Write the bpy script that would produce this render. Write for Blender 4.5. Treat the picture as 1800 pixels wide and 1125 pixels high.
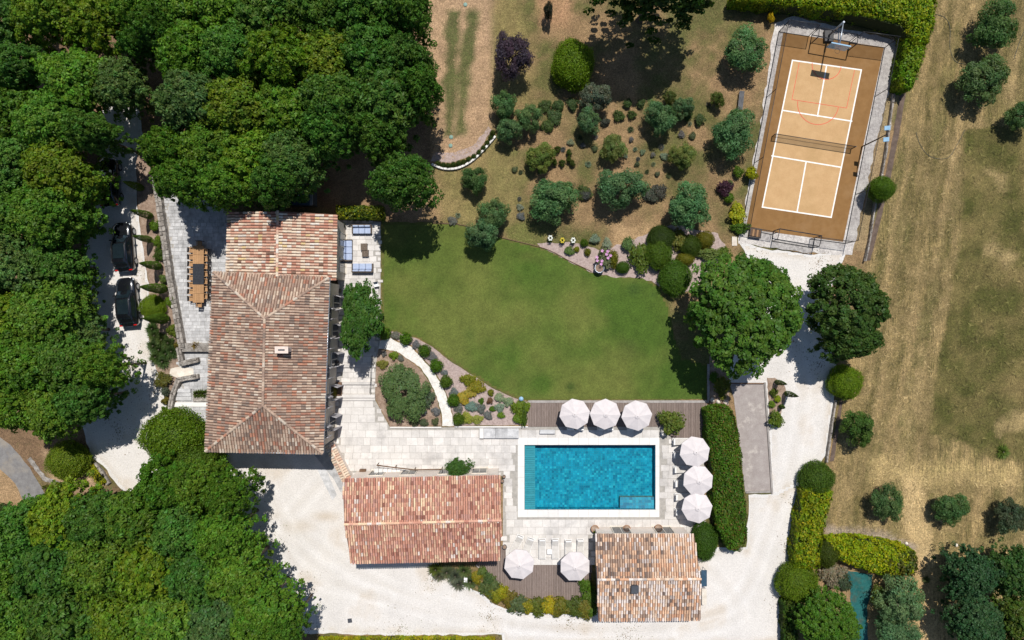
import bpy, math, random
import numpy as np
from mathutils import Vector, Matrix
R = math.radians
scene = bpy.context.scene
for o in list(bpy.data.objects):
    bpy.data.objects.remove(o)
COL = scene.collection

# ---------------------------------------------------------------- camera, sky, sun, exposure
H = 66.7                                   # drone height above the garden, metres
PXM = 18.0                                 # photograph pixels per metre on the ground
cam_d = bpy.data.cameras.new('Camera')
cam_d.lens = 24.0; cam_d.sensor_width = 36.0; cam_d.clip_end = 2000.0; cam_d.clip_start = 0.5
cam = bpy.data.objects.new('Camera', cam_d); COL.objects.link(cam)
cam.location = (0, 0, H); cam.rotation_euler = (0, 0, 0)
scene.camera = cam
SUN = Vector((0.10, 0.47, 1.0)).normalized()      # towards the sun
SUN_EL = math.asin(SUN.z); SUN_AZ = math.atan2(SUN.x, SUN.y)
world = bpy.data.worlds.new('World'); scene.world = world; world.use_nodes = True
wn = world.node_tree.nodes; wl = world.node_tree.links
sky = wn.new('ShaderNodeTexSky'); sky.sky_type = 'NISHITA'; sky.sun_disc = False
sky.sun_elevation = SUN_EL; sky.sun_rotation = SUN_AZ
sky.air_density = 1.0; sky.dust_density = 0.6; sky.ozone_density = 2.5
wn['Background'].inputs['Strength'].default_value = 0.088
wl.new(sky.outputs[0], wn['Background'].inputs['Color'])
sd = bpy.data.lights.new('Sun', 'SUN'); sd.energy = 4.9; sd.angle = R(0.55); sd.color = (1.0, 0.968, 0.92)
sun = bpy.data.objects.new('Sun', sd); COL.objects.link(sun)
sun.rotation_euler = SUN.to_track_quat('Z', 'Y').to_euler(); sun.location = (0, 0, 90)
vs = scene.view_settings
vs.view_transform = 'Standard'; vs.look = 'None'; vs.exposure = 0.0; vs.gamma = 1.0; vs.use_curve_mapping = False
scene.cycles.max_bounces = 4; scene.cycles.transparent_max_bounces = 8
scene.cycles.caustics_reflective = False; scene.cycles.caustics_refractive = False

# ---------------------------------------------------------------- helpers
def P(px, py, z=0.0):
    """World point at height z that the photograph shows at pixel px, py."""
    k = (H - z) / H / PXM
    return Vector(((px - 900) * k, (562.5 - py) * k, z))
def PL(pts, z=0.0):
    return [P(a, b, z) for a, b in pts]
def mlen(px, z=0.0):
    return px / PXM * (H - z) / H

def tag(o, label=None, cat=None, group=None, kind=None):
    if label: o['label'] = label
    if cat: o['category'] = cat
    if group: o['group'] = group
    if kind: o['kind'] = kind
    return o
def empty(name, loc, rz=0.0, label=None, cat=None, group=None):
    o = bpy.data.objects.new(name, None); COL.objects.link(o)
    o.empty_display_size = 0.3
    o.location = loc; o.rotation_euler = (0, 0, rz)
    return tag(o, label, cat, group)
def link(name, me, parent=None, mat=None):
    o = bpy.data.objects.new(name, me); COL.objects.link(o)
    if mat is not None and not me.materials: me.materials.append(mat)
    if parent is not None: o.parent = parent
    return o
def copy_tree(o, parent=None):
    c = o.copy(); COL.objects.link(c); c.parent = parent
    for ch in list(o.children): copy_tree(ch, c)
    return c

class MB:
    """Collects shapes; build() links them as one mesh object."""
    def __init__(s): s.v = []; s.f = []; s.sm = []
    def add(s, vs_, fs, smooth=False):
        b = len(s.v); s.v += [tuple(p) for p in vs_]
        s.f += [tuple(b + i for i in f) for f in fs]; s.sm += [smooth] * len(fs); return s
    def box(s, x0, x1, y0, y1, z0, z1, bev=0.0, M=None):
        if bev <= 0:
            vs_ = [(x, y, z) for z in (z0, z1) for y in (y0, y1) for x in (x0, x1)]
            fs = [(0, 2, 3, 1), (4, 5, 7, 6), (0, 1, 5, 4), (2, 6, 7, 3), (0, 4, 6, 2), (1, 3, 7, 5)]
        else:
            def ring(i, z): return [(x0 + i, y0, z), (x1 - i, y0, z), (x1, y0 + i, z), (x1, y1 - i, z), (x1 - i, y1, z), (x0 + i, y1, z), (x0, y1 - i, z), (x0, y0 + i, z)]
            a, b = ring(bev, z0), ring(bev, z1 - bev)
            cc = [(x0 + bev, y0 + bev, z1), (x1 - bev, y0 + bev, z1), (x1 - bev, y1 - bev, z1), (x0 + bev, y1 - bev, z1)]
            vs_ = a + b + cc
            fs = [(k, (k + 1) % 8, 8 + (k + 1) % 8, 8 + k) for k in range(8)]
            fs += [(8, 9, 17, 16), (9, 10, 17), (10, 11, 18, 17), (11, 12, 18), (12, 13, 19, 18), (13, 14, 19), (14, 15, 16, 19), (15, 8, 16), (16, 17, 18, 19), (7, 6, 5, 4, 3, 2, 1, 0)]
        if M is not None: vs_ = [M @ Vector(p) for p in vs_]
        return s.add(vs_, fs)
    def tube(s, pts, rad, n=8, cap=True, smooth=True):
        pts = [Vector(p) for p in pts]
        rs = rad if isinstance(rad, (list, tuple)) else [rad] * len(pts)
        vs_ = []; m = len(pts)
        for i, p in enumerate(pts):
            d = (pts[min(i + 1, m - 1)] - pts[max(i - 1, 0)]).normalized()
            a = d.cross(Vector((0, 0, 1)))
            if a.length < 1e-3: a = d.cross(Vector((1, 0, 0)))
            a.normalize(); b = d.cross(a)
            vs_ += [p + (a * math.cos(2 * math.pi * k / n) + b * math.sin(2 * math.pi * k / n)) * rs[i] for k in range(n)]
        fs = [(i * n + k, i * n + (k + 1) % n, (i + 1) * n + (k + 1) % n, (i + 1) * n + k) for i in range(m - 1) for k in range(n)]
        s.add(vs_, fs, smooth)
        if cap: s.f += [tuple(len(s.v) - m * n + k for k in range(n))[::-1], tuple(len(s.v) - n + k for k in range(n))]; s.sm += [False, False]
        return s
    def lathe(s, prof, n=20, c=(0, 0, 0), smooth=True):
        vs_ = [(c[0] + r * math.cos(2 * math.pi * k / n), c[1] + r * math.sin(2 * math.pi * k / n), c[2] + z) for r, z in prof for k in range(n)]
        fs = [(i * n + k, i * n + (k + 1) % n, (i + 1) * n + (k + 1) % n, (i + 1) * n + k) for i in range(len(prof) - 1) for k in range(n)]
        return s.add(vs_, fs, smooth)
    def prism(s, pts, z0, z1):
        n = len(pts)
        a = sum(pts[i][0] * pts[(i + 1) % n][1] - pts[(i + 1) % n][0] * pts[i][1] for i in range(n))
        if a < 0: pts = pts[::-1]
        vs_ = [(p[0], p[1], z0) for p in pts] + [(p[0], p[1], z1) for p in pts]
        fs = [tuple(range(n, 2 * n)), tuple(range(n))[::-1]] + [(k, (k + 1) % n, n + (k + 1) % n, n + k) for k in range(n)]
        return s.add(vs_, fs)
    def mesh(s, name, mat=None):
        me = bpy.data.meshes.new(name); me.from_pydata(s.v, [], s.f)
        me.polygons.foreach_set('use_smooth', s.sm)
        if mat is not None: me.materials.append(mat)
        me.update(); return me
    def build(s, name, mat, parent=None):
        return link(name, s.mesh(name, mat), parent)

def vnoise(x, y, seed=0):
    """Value noise in 0..1 on numpy arrays."""
    xi = np.floor(x).astype(np.int64); yi = np.floor(y).astype(np.int64)
    fx = x - xi; fy = y - yi
    fx = fx * fx * (3 - 2 * fx); fy = fy * fy * (3 - 2 * fy)
    def h(a, b):
        n = (a * 374761393 + b * 668265263 + seed * 1442695041) & 0xFFFFFFFF
        n = ((n ^ (n >> 13)) * 1274126177) & 0xFFFFFFFF
        return ((n ^ (n >> 16)) & 0xFFFF) / 65535.0
    return (h(xi, yi) * (1 - fx) + h(xi + 1, yi) * fx) * (1 - fy) + (h(xi, yi + 1) * (1 - fx) + h(xi + 1, yi + 1) * fx) * fy
def fbm(x, y, seed=0, o=4):
    t = 0; a = 0.5; s = 0
    for k in range(o):
        t = t + a * vnoise(x * 2 ** k, y * 2 ** k, seed + 17 * k); s += a; a *= 0.55
    return t / s
def inside(x, y, poly):
    r = np.zeros(x.shape, bool); n = len(poly)
    for i in range(n):
        x0, y0 = poly[i][:2]; x1, y1 = poly[(i + 1) % n][:2]
        if y0 == y1: continue
        c = ((y0 > y) != (y1 > y)) & (x < (x1 - x0) * (y - y0) / (y1 - y0) + x0)
        r ^= c
    return r
def sdist(x, y, poly):
    """Signed distance to a polygon, positive inside."""
    d = np.full(x.shape, 1e9); n = len(poly)
    for i in range(n):
        x0, y0 = poly[i][:2]; x1, y1 = poly[(i + 1) % n][:2]
        ex, ey = x1 - x0, y1 - y0; L = ex * ex + ey * ey + 1e-9
        t = np.clip(((x - x0) * ex + (y - y0) * ey) / L, 0, 1)
        d = np.minimum(d, np.hypot(x - x0 - t * ex, y - y0 - t * ey))
    return np.where(inside(x, y, poly), d, -d)
def jagged(poly, step=0.5, amp=0.12, seed=1):
    """Subdivide a closed outline and wobble it, as trodden edges are."""
    rnd = random.Random(seed); out = []; n = len(poly)
    for i in range(n):
        a, b = Vector(poly[i]), Vector(poly[(i + 1) % n]); m = max(1, int((b - a).length / step))
        for k in range(m):
            p = a.lerp(b, k / m); d = (b - a).normalized(); nn = Vector((-d.y, d.x, 0))
            out.append(p + nn * (rnd.uniform(-amp, amp) if k else 0))
    return out
def smooth_line(pts, m=6):
    pts = [Vector(p) for p in pts]; out = []; n = len(pts)
    for i in range(n - 1):
        p0, p1, p2, p3 = pts[max(i - 1, 0)], pts[i], pts[i + 1], pts[min(i + 2, n - 1)]
        for k in range(m):
            t = k / m
            out.append(0.5 * ((2 * p1) + (p2 - p0) * t + (2 * p0 - 5 * p1 + 4 * p2 - p3) * t * t + (3 * p1 - p0 - 3 * p2 + p3) * t ** 3))
    return out + [pts[-1]]

# ---------------------------------------------------------------- materials
def new_mat(name):
    m = bpy.data.materials.new(name); m.use_nodes = True
    return m, m.node_tree.nodes, m.node_tree.links, m.node_tree.nodes['Principled BSDF']
def c4(c): return (c[0], c[1], c[2], 1.0)
def noise_fac(nt, lk, scale, detail=4, rough=0.6, lo=0.35, hi=0.65, stretch=None, rot=0.0, obj=False):
    if obj:
        tc = nt.new('ShaderNodeTexCoord'); src = tc.outputs['Object']
    else:
        g = nt.new('ShaderNodeNewGeometry'); src = g.outputs['Position']
    if stretch:
        mp = nt.new('ShaderNodeMapping'); mp.inputs['Scale'].default_value = stretch; mp.inputs['Rotation'].default_value = (0, 0, rot)
        lk.new(src, mp.inputs['Vector']); src = mp.outputs[0]
    t = nt.new('ShaderNodeTexNoise'); t.inputs['Scale'].default_value = scale; t.inputs['Detail'].default_value = detail; t.inputs['Roughness'].default_value = rough
    lk.new(src, t.inputs['Vector'])
    r = nt.new('ShaderNodeMapRange'); r.inputs[1].default_value = lo; r.inputs[2].default_value = hi
    lk.new(t.outputs[0], r.inputs[0]); return r.outputs[0]
def mix(nt, lk, fac, a, b, mode='MIX'):
    m = nt.new('ShaderNodeMix'); m.data_type = 'RGBA'; m.blend_type = mode
    for i, v in ((0, fac), (6, a), (7, b)):
        if isinstance(v, (int, float)): m.inputs[i].default_value = v
        elif isinstance(v, (tuple, list)): m.inputs[i].default_value = c4(v)
        else: lk.new(v, m.inputs[i])
    return m.outputs[2]
def pm(name, c1, c2, scale=2.0, c3=None, scale3=0.3, lo3=0.5, hi3=0.7, fine=0.0, fscale=25, bump=0.0, rough=0.85, rnd=0.0, metal=0.0, obj=False, stretch=None, spec=0.3, detail=5, coat=0.0, attr=None):
    """Procedural surface: two colours by noise, a third in large blotches, fine grain, relief, per-object spread."""
    m, nt, lk, b = new_mat(name)
    f = noise_fac(nt, lk, scale, detail, obj=obj, stretch=stretch)
    col = mix(nt, lk, f, c1, c2)
    if attr:
        a = nt.new('ShaderNodeAttribute'); a.attribute_name = attr
        col = mix(nt, lk, 1.0, col, a.outputs['Color'], 'MULTIPLY')
    if c3 is not None:
        col = mix(nt, lk, noise_fac(nt, lk, scale3, 6, 0.65, lo3, hi3), col, c3)
    if fine:
        g = noise_fac(nt, lk, fscale, 3, 0.7, 0.25, 0.75, obj=obj)
        col = mix(nt, lk, g, mix(nt, lk, 1.0, col, (1 - fine,) * 3, 'MULTIPLY'), mix(nt, lk, 1.0, col, (1 + fine,) * 3, 'MULTIPLY'))
    if rnd:
        oi = nt.new('ShaderNodeObjectInfo'); mr = nt.new('ShaderNodeMapRange')
        mr.inputs[3].default_value = 1 - rnd; mr.inputs[4].default_value = 1 + rnd * 0.6; lk.new(oi.outputs['Random'], mr.inputs[0])
        col = mix(nt, lk, 1.0, col, mr.outputs[0], 'MULTIPLY')
    lk.new(col, b.inputs['Base Color'])
    b.inputs['Roughness'].default_value = rough; b.inputs['Metallic'].default_value = metal
    b.inputs['Specular IOR Level'].default_value = spec; b.inputs['Coat Weight'].default_value = coat
    if bump:
        bp = nt.new('ShaderNodeBump'); bp.inputs['Strength'].default_value = bump; bp.inputs['Distance'].default_value = 0.05
        t = noise_fac(nt, lk, fscale * 0.6, 4, 0.7, 0.2, 0.8, obj=obj); lk.new(t, bp.inputs['Height']); lk.new(bp.outputs[0], b.inputs['Normal'])
    return m
def leaf_mat():
    m, nt, lk, b = new_mat('leaf')
    a = nt.new('ShaderNodeAttribute'); a.attribute_name = 'col'
    oi = nt.new('ShaderNodeObjectInfo')
    col = mix(nt, lk, 1.0, a.outputs['Color'], oi.outputs['Color'], 'MULTIPLY')
    lk.new(col, b.inputs['Base Color']); b.inputs['Roughness'].default_value = 0.55; b.inputs['Specular IOR Level'].default_value = 0.25
    tr = nt.new('ShaderNodeBsdfTranslucent'); tc = mix(nt, lk, 1.0, col, (1.5, 1.6, 0.7), 'MULTIPLY'); lk.new(tc, tr.inputs['Color'])
    mx = nt.new('ShaderNodeMixShader'); mx.inputs[0].default_value = 0.38
    lk.new(b.outputs[0], mx.inputs[1]); lk.new(tr.outputs[0], mx.inputs[2])
    lk.new(mx.outputs[0], nt['Material Output'].inputs['Surface']); return m
MT = {}
MT['leaf'] = leaf_mat()
MT['bark'] = pm('bark', (.10, .075, .055), (.20, .16, .125), 6, fine=.35, bump=.6, rough=.95, stretch=(3, 3, .6))
MT['gravel'] = pm('gravel', (.565, .54, .51), (.63, .605, .575), .9, c3=(.50, .465, .425), scale3=.16, lo3=.50, hi3=.85, fine=.2, fscale=9, bump=.35, rough=.95)
MT['gravel_path'] = pm('gravel_path', (.58, .55, .50), (.74, .71, .66), 2.5, fine=.2, fscale=12, bump=.4, rough=.95)
MT['pebble'] = pm('pebble', (.36, .33, .31), (.58, .54, .50), 3.5, c3=(.66, .62, .57), scale3=.5, fine=.3, fscale=14, bump=.5, rough=.9)
MT['asphalt'] = pm('asphalt', (.16, .15, .145), (.22, .21, .2), 2, c3=(.28, .24, .19), scale3=.4, fine=.2, fscale=18, bump=.3)
MT['paving'] = pm('paving', (.56, .525, .485), (.64, .605, .565), 1.1, c3=(.33, .31, .295), scale3=.42, lo3=.50, hi3=.80, fine=.10, fscale=10, bump=.12, rough=.8, rnd=.13)
MT['paving_grey'] = pm('paving_grey', (.40, .395, .39), (.56, .55, .54), 2.2, c3=(.26, .255, .25), scale3=.8, lo3=.5, hi3=.75, fine=.14, fscale=10, bump=.12, rough=.8, rnd=.2)
MT['joint'] = pm('joint', (.30, .28, .25), (.40, .37, .33), 3, fine=.2)
MT['coping'] = pm('coping', (.66, .635, .60), (.73, .70, .66), 2, fine=.05, rough=.7, rnd=.06)
MT['wood_deck'] = pm('wood_deck', (.175, .132, .112), (.245, .192, .165), 3, fine=.2, fscale=14, rough=.8, rnd=.14, stretch=(8, .6, 1))
MT['bench_grey'] = pm('bench_grey', (.085, .085, .09), (.13, .13, .135), 3, fine=.2)
MT['wood_grey'] = pm('wood_grey', (.25, .225, .205), (.34, .31, .285), 3, fine=.2, rough=.85, rnd=.15)
MT['teak'] = pm('teak', (.34, .185, .08), (.43, .245, .115), 4, fine=.15, rough=.6, rnd=.12, stretch=(.7, 5, 1))
MT['brown_wood'] = pm('brown_wood', (.11, .062, .035), (.17, .10, .06), 5, fine=.2, rough=.7)
MT['black_metal'] = pm('black_metal', (.018, .018, .02), (.03, .03, .033), 4, rough=.45, spec=.5)
MT['dark_fabric'] = pm('dark_fabric', (.022, .025, .032), (.035, .038, .045), 6, fine=.2, rough=.9)
MT['render'] = pm('render', (.50, .43, .35), (.60, .53, .44), 1.2, c3=(.42, .35, .28), scale3=.6, fine=.1, bump=.2, rough=.95)
MT['render_pink'] = pm('render_pink', (.66, .575, .50), (.74, .66, .585), 1.2, fine=.08, bump=.2, rough=.95)
MT['stone'] = pm('stone', (.20, .175, .15), (.34, .305, .27), 3, c3=(.42, .39, .35), scale3=1.5, fine=.3, fscale=12, bump=.6, rough=.95, rnd=.3)
MT['stone_pale'] = pm('stone_pale', (.60, .53, .44), (.74, .68, .59), 2, fine=.15, bump=.3, rnd=.1)
MT['shutter'] = pm('shutter', (.36, .345, .36), (.43, .41, .42), 3, fine=.08, rough=.6)
MT['white_paint'] = pm('white_paint', (.76, .75, .73), (.82, .81, .79), 3, rough=.5)
MT['canvas'] = pm('canvas', (.57, .52, .51), (.62, .57, .555), 3, fine=.05, rough=.9)
MT['sling'] = pm('sling', (.50, .47, .43), (.58, .55, .51), 5, fine=.1, rough=.9)
MT['cushion_blue'] = pm('cushion_blue', (.33, .39, .53), (.40, .46, .60), 4, fine=.08, rough=.9, obj=True)
MT['wicker'] = pm('wicker', (.10, .075, .055), (.17, .13, .10), 9, fine=.3, fscale=30, bump=.4, rough=.8)
MT['terracotta'] = pm('terracotta', (.30, .16, .09), (.40, .23, .14), 4, fine=.2, rough=.9)
MT['zinc'] = pm('zinc', (.30, .33, .37), (.40, .43, .47), 3, rough=.35, metal=.6)
MT['blue_panel'] = pm('blue_panel', (.03, .065, .10), (.045, .085, .13), 3, rough=.3, spec=.5)
MT['dark_box'] = pm('dark_box', (.045, .05, .06), (.07, .075, .085), 3, rough=.5)
MT['soil'] = pm('soil', (.20, .135, .095), (.30, .215, .16), 3, c3=(.38, .29, .22), scale3=1.2, fine=.35, fscale=14, bump=.5, rough=.98)
MT['mulch_pink'] = pm('mulch_pink', (.30, .225, .20), (.42, .33, .295), 4, fine=.3, fscale=15, bump=.5, rough=.98)
MT['boule'] = pm('boule', (.285, .245, .225), (.34, .30, .275), 1.5, c3=(.47, .42, .37), scale3=.75, lo3=.56, hi3=.72, fine=.12, fscale=12, bump=.2, rough=.95)
MT['dark_strip'] = pm('dark_strip', (.085, .06, .045), (.14, .10, .078), 2, fine=.25, rough=.95)
MT['court_out'] = pm('court_out', (.20, .10, .029), (.235, .122, .039), 1.5, c3=(.27, .155, .065), scale3=.5, lo3=.52, hi3=.9, fine=.08, fscale=20, rough=.8)
MT['court_in'] = pm('court_in', (.45, .275, .125), (.50, .315, .15), 1.0, c3=(.42, .26, .115), scale3=.4, fine=.10, fscale=16, rough=.8)
MT['line_white'] = pm('line_white', (.76, .72, .66), (.80, .76, .70), 4, c3=(.58, .43, .28), scale3=2.5, lo3=.56, hi3=.85, rough=.7)
MT['line_red'] = pm('line_red', (.62, .10, .055), (.68, .13, .07), 4, rough=.7)
MT['car_paint'] = pm('car_paint', (.006, .007, .009), (.008, .009, .012), 1, rough=.18, spec=.6, coat=1.0)
MT['car_glass'] = pm('car_glass', (.008, .014, .018), (.012, .02, .025), 1, rough=.05, spec=.8)
MT['tyre'] = pm('tyre', (.015, .015, .015), (.022, .022, .022), 8, rough=.9)
MT['rim'] = pm('rim', (.30, .31, .33), (.38, .39, .41), 3, rough=.3, metal=.9)
MT['tail_red'] = pm('tail_red', (.45, .01, .01), (.5, .015, .012), 3, rough=.15)
MT['lamp_glass'] = pm('lamp_glass', (.55, .6, .65), (.65, .7, .75), 3, rough=.1)
MT['flood'] = pm('flood', (.25, .42, .56), (.32, .5, .65), 3, rough=.15, spec=.7)
MT['board_blue'] = pm('board_blue', (.24, .40, .55), (.32, .49, .64), 2, rough=.12, spec=.7)
MT['teal_liner'] = pm('teal_liner', (.014, .082, .080), (.025, .122, .115), 1.2, c3=(.08, .085, .055), scale3=.8, lo3=.5, hi3=.75, fine=.3, fscale=6, rough=.3)
MT['window_glass'] = pm('window_glass', (.02, .025, .03), (.03, .035, .042), 2, rough=.06, spec=.7)
MT['hose'] = pm('hose', (.05, .06, .05), (.07, .08, .07), 3, rough=.6)
MT['flower_pink'] = pm('flower_pink', (.55, .22, .45), (.70, .40, .62), 9, rough=.8)
MT['flower_white'] = pm('flower_white', (.75, .76, .68), (.82, .82, .76), 9, rough=.8)
MT['petal_yellow'] = pm('petal_yellow', (.55, .42, .03), (.62, .50, .06), 9, rough=.8)
MT['plaster_chimney'] = pm('plaster_chimney', (.62, .50, .42), (.70, .58, .50), 4, fine=.1)
def attr_mat(name, rough=.85, fine=.25, fscale=12, bump=.3, spec=.25, blotch=None, grit=None, streak=None):
    m, nt, lk, b = new_mat(name)
    a = nt.new('ShaderNodeAttribute'); a.attribute_name = 'col'; col = a.outputs['Color']
    g = noise_fac(nt, lk, fscale, 4, .7, .25, .75)
    col = mix(nt, lk, g, mix(nt, lk, 1.0, col, (1 - fine,) * 3, 'MULTIPLY'), mix(nt, lk, 1.0, col, (1 + fine,) * 3, 'MULTIPLY'))
    if streak:                                             # mown rows: stretched grain where the sheet is marked as field
        sa = nt.new('ShaderNodeAttribute'); sa.attribute_name = 'mown'
        for sc, lo, hi, st_ in ((1.0, .30, .70, (4.5, .22, 1)), (1.0, .35, .65, (9, 1.6, 1))):
            n_ = noise_fac(nt, lk, sc, 4, .65, lo, hi, stretch=st_, rot=streak)
            s_ = mix(nt, lk, n_, mix(nt, lk, 1.0, col, (.60, .63, .60), 'MULTIPLY'), mix(nt, lk, 1.0, col, (1.36, 1.33, 1.31), 'MULTIPLY'))
            col = mix(nt, lk, sa.outputs['Fac'], col, s_)
    if grit:
        g2 = noise_fac(nt, lk, grit[0], 2, .6, .3, .7); col = mix(nt, lk, g2, mix(nt, lk, 1.0, col, (1 - grit[1],) * 3, 'MULTIPLY'), mix(nt, lk, 1.0, col, (1 + grit[1],) * 3, 'MULTIPLY'))
    if blotch: col = mix(nt, lk, noise_fac(nt, lk, blotch[1], 6, .7, blotch[2], blotch[3]), col, blotch[0])
    lk.new(col, b.inputs['Base Color']); b.inputs['Roughness'].default_value = rough; b.inputs['Specular IOR Level'].default_value = spec
    if bump:
        bp = nt.new('ShaderNodeBump'); bp.inputs['Strength'].default_value = bump; bp.inputs['Distance'].default_value = .05
        lk.new(g, bp.inputs['Height']); lk.new(bp.outputs[0], b.inputs['Normal'])
    return m
MT['tile'] = attr_mat('roof_tile', .9, .26, 8, .2, blotch=((.20, .165, .13), .7, .58, 1.05))
MT['pool_tile'] = attr_mat('pool_tile', .5, .12, 6, 0)
MT['ground'] = attr_mat('ground', .98, .40, 4, .9, grit=(11, .45), streak=R(-9.5), blotch=((.12, .10, .04), 1.6, .54, .85))
MT['tuft'] = attr_mat('tuft', .95, .15, 6, 0)
MT['gravel_top'] = attr_mat('gravel_top', .95, .2, 8, .35)
MT['lawn'] = attr_mat('lawn', .95, .24, 4, .5, grit=(11, .26))
def alpha_mat(name, col, alpha, rough=.6):
    m, nt, lk, b = new_mat(name); b.inputs['Base Color'].default_value = c4(col); b.inputs['Roughness'].default_value = rough
    t = nt.new('ShaderNodeBsdfTransparent'); mx = nt.new('ShaderNodeMixShader'); mx.inputs[0].default_value = alpha
    lk.new(t.outputs[0], mx.inputs[1]); lk.new(b.outputs[0], mx.inputs[2]); lk.new(mx.outputs[0], nt['Material Output'].inputs['Surface']); return m
MT['wire_mesh'] = alpha_mat('wire_mesh', (.03, .03, .032), .30)
MT['net_mesh'] = alpha_mat('net_mesh', (.02, .022, .02), .42)
def water_mat(name, tint, deep=1.0):
    m, nt, lk, b = new_mat(name)
    t = nt.new('ShaderNodeBsdfTransparent'); t.inputs['Color'].default_value = c4(tint)
    g = nt.new('ShaderNodeBsdfGlossy'); g.inputs['Roughness'].default_value = .04
    fr = nt.new('ShaderNodeFresnel'); fr.inputs['IOR'].default_value = 1.33
    bp = nt.new('ShaderNodeBump'); bp.inputs['Strength'].default_value = .25; bp.inputs['Distance'].default_value = .05
    lk.new(noise_fac(nt, lk, 2.2, 3, .5, .2, .8), bp.inputs['Height'])
    lk.new(bp.outputs[0], g.inputs['Normal']); lk.new(bp.outputs[0], fr.inputs['Normal'])
    mx = nt.new('ShaderNodeMixShader'); lk.new(fr.outputs[0], mx.inputs[0]); lk.new(t.outputs[0], mx.inputs[1]); lk.new(g.outputs[0], mx.inputs[2])
    lk.new(mx.outputs[0], nt['Material Output'].inputs['Surface']); return m
MT['water'] = water_mat('water', (.62, .93, .97))
# ---------------------------------------------------------------- the ground, one sheet
def set_col(me, cols):
    a = me.attributes.new('col', 'FLOAT_COLOR', 'POINT')
    d = np.ones((len(me.vertices), 4), np.float32); d[:, :3] = cols
    a.data.foreach_set('color', d.ravel())
def np_mesh(name, V, F, mat, cols=None, smooth=False):
    me = bpy.data.meshes.new(name); n = F.shape[1]
    me.vertices.add(len(V)); me.vertices.foreach_set('co', np.ascontiguousarray(V, np.float32).ravel())
    me.loops.add(F.size); me.loops.foreach_set('vertex_index', np.ascontiguousarray(F, np.int32).ravel())
    me.polygons.add(len(F)); me.polygons.foreach_set('loop_start', np.arange(0, F.size, n, dtype=np.int32))
    me.update(calc_edges=True)
    if smooth: me.polygons.foreach_set('use_smooth', np.ones(len(F), bool))
    if mat is not None: me.materials.append(mat)
    if cols is not None: set_col(me, cols)
    me.validate(); return me
def wp(pts): return [tuple(p)[:2] for p in PL(pts)]

POOL_OUT = (910, 769, 1159, 909); POOL_IN = (922, 782, 1152, 896)
pool_a = P(POOL_IN[0], POOL_IN[3]); pool_b = P(POOL_IN[2], POOL_IN[1])      # lower left, upper right in world

LAWN = [(671, 391), (770, 391), (815, 396), (880, 417), (958, 437), (1000, 458), (1038, 477), (1075, 484), (1130, 487), (1160, 505), (1176, 540), (1186, 590), (1200, 630), (1243, 640), (1243, 702), (928, 704), (905, 698), (865, 680), (820, 651), (790, 632), (760, 608), (735, 594), (700, 584), (671, 577)]
gx = np.concatenate([[-400, -250, -150, -95, -70, -60], np.arange(-54, 54.01, .3), [60, 70, 95, 150, 250, 400]])
gy = np.concatenate([[-400, -250, -150, -80, -50, -40], np.arange(-34.2, 34.3, .3), [40, 50, 80, 150, 250, 400]])
X, Y = np.meshgrid(gx, gy)
px = X * PXM + 900; py = 562.5 - Y * PXM
def jn(a, s, seed): return (fbm(X * s, Y * s, seed) - .5) * 2 * a
def zone(C, poly, col, soft=.6, wob=.8, ws=.5, seed=3, amt=1.0):
    d = sdist(X, Y, wp(poly)) + jn(wob, ws, seed)
    w = np.clip(d / soft + .5, 0, 1)[..., None] * amt
    return C * (1 - w) + np.array(col) * w
straw = np.array((.285, .185, .093)); olive = np.array((.086, .100, .026)); soil = np.array((.26, .155, .085)); green = np.array((.085, .11, .025))
f = np.clip((fbm(X * .28, Y * .28, 5) - .36) * 5, 0, 1)[..., None]
C = straw * (1 - f * .85) + olive * f * .85
f2 = np.clip((fbm(X * .9, Y * .9, 9) - .5) * 5, 0, 1)[..., None]
C = C * (1 - .35 * f2) + soil * .35 * f2
# woodland floor
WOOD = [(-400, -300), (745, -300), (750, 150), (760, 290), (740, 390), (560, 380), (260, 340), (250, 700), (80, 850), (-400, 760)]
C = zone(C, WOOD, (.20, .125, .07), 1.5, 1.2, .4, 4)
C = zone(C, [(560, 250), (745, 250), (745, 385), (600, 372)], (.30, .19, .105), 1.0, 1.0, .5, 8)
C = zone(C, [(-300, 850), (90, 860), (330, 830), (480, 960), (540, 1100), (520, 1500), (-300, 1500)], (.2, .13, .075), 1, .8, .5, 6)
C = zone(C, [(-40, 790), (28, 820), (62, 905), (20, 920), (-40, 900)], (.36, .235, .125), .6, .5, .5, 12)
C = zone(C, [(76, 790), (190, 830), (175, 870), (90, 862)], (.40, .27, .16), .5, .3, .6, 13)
# bare allotment strip with two green rows beside the wood
C = zone(C, [(745, -20), (868, -20), (866, 150), (864, 225), (838, 268), (795, 285), (757, 282), (775, 200), (748, 80)], (.42, .275, .16), 1.0, .4, .6, 14)
for a, b, c, d in ((787, 809, 786, 800), (823, 846, 808, 822)):
    C = zone(C, [(a, 14), (b, 20), (d + 2, 150), (d - 2, 238), (c - 4, 238), (c - 4, 130)], (.075, .095, .026), .6, .5, .9, 15 + a, .92)
C = zone(C, [(868, -20), (905, -20), (940, 60), (938, 190), (870, 170)], (.25, .195, .075), 1.2, .8, .5, 31, .8)
C = zone(C, [(940, -10), (1010, -10), (1000, 40), (950, 45)], (.42, .24, .13), .8, .4, .7, 32, .8)
C = zone(C, [(770, 300), (830, 285), (870, 250), (930, 300), (900, 400), (780, 395)], (.245, .20, .075), 1.2, .8, .5, 33, .7)
C = zone(C, [(905, 385), (960, 395), (960, 436), (900, 420), (885, 400)], (.14, .145, .04), .8, .6, .6, 34, .9)
C = zone(C, [(1080, 395), (1150, 395), (1130, 430), (1080, 435)], (.44, .29, .15), .7, .5, .6, 35, .8)
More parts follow.
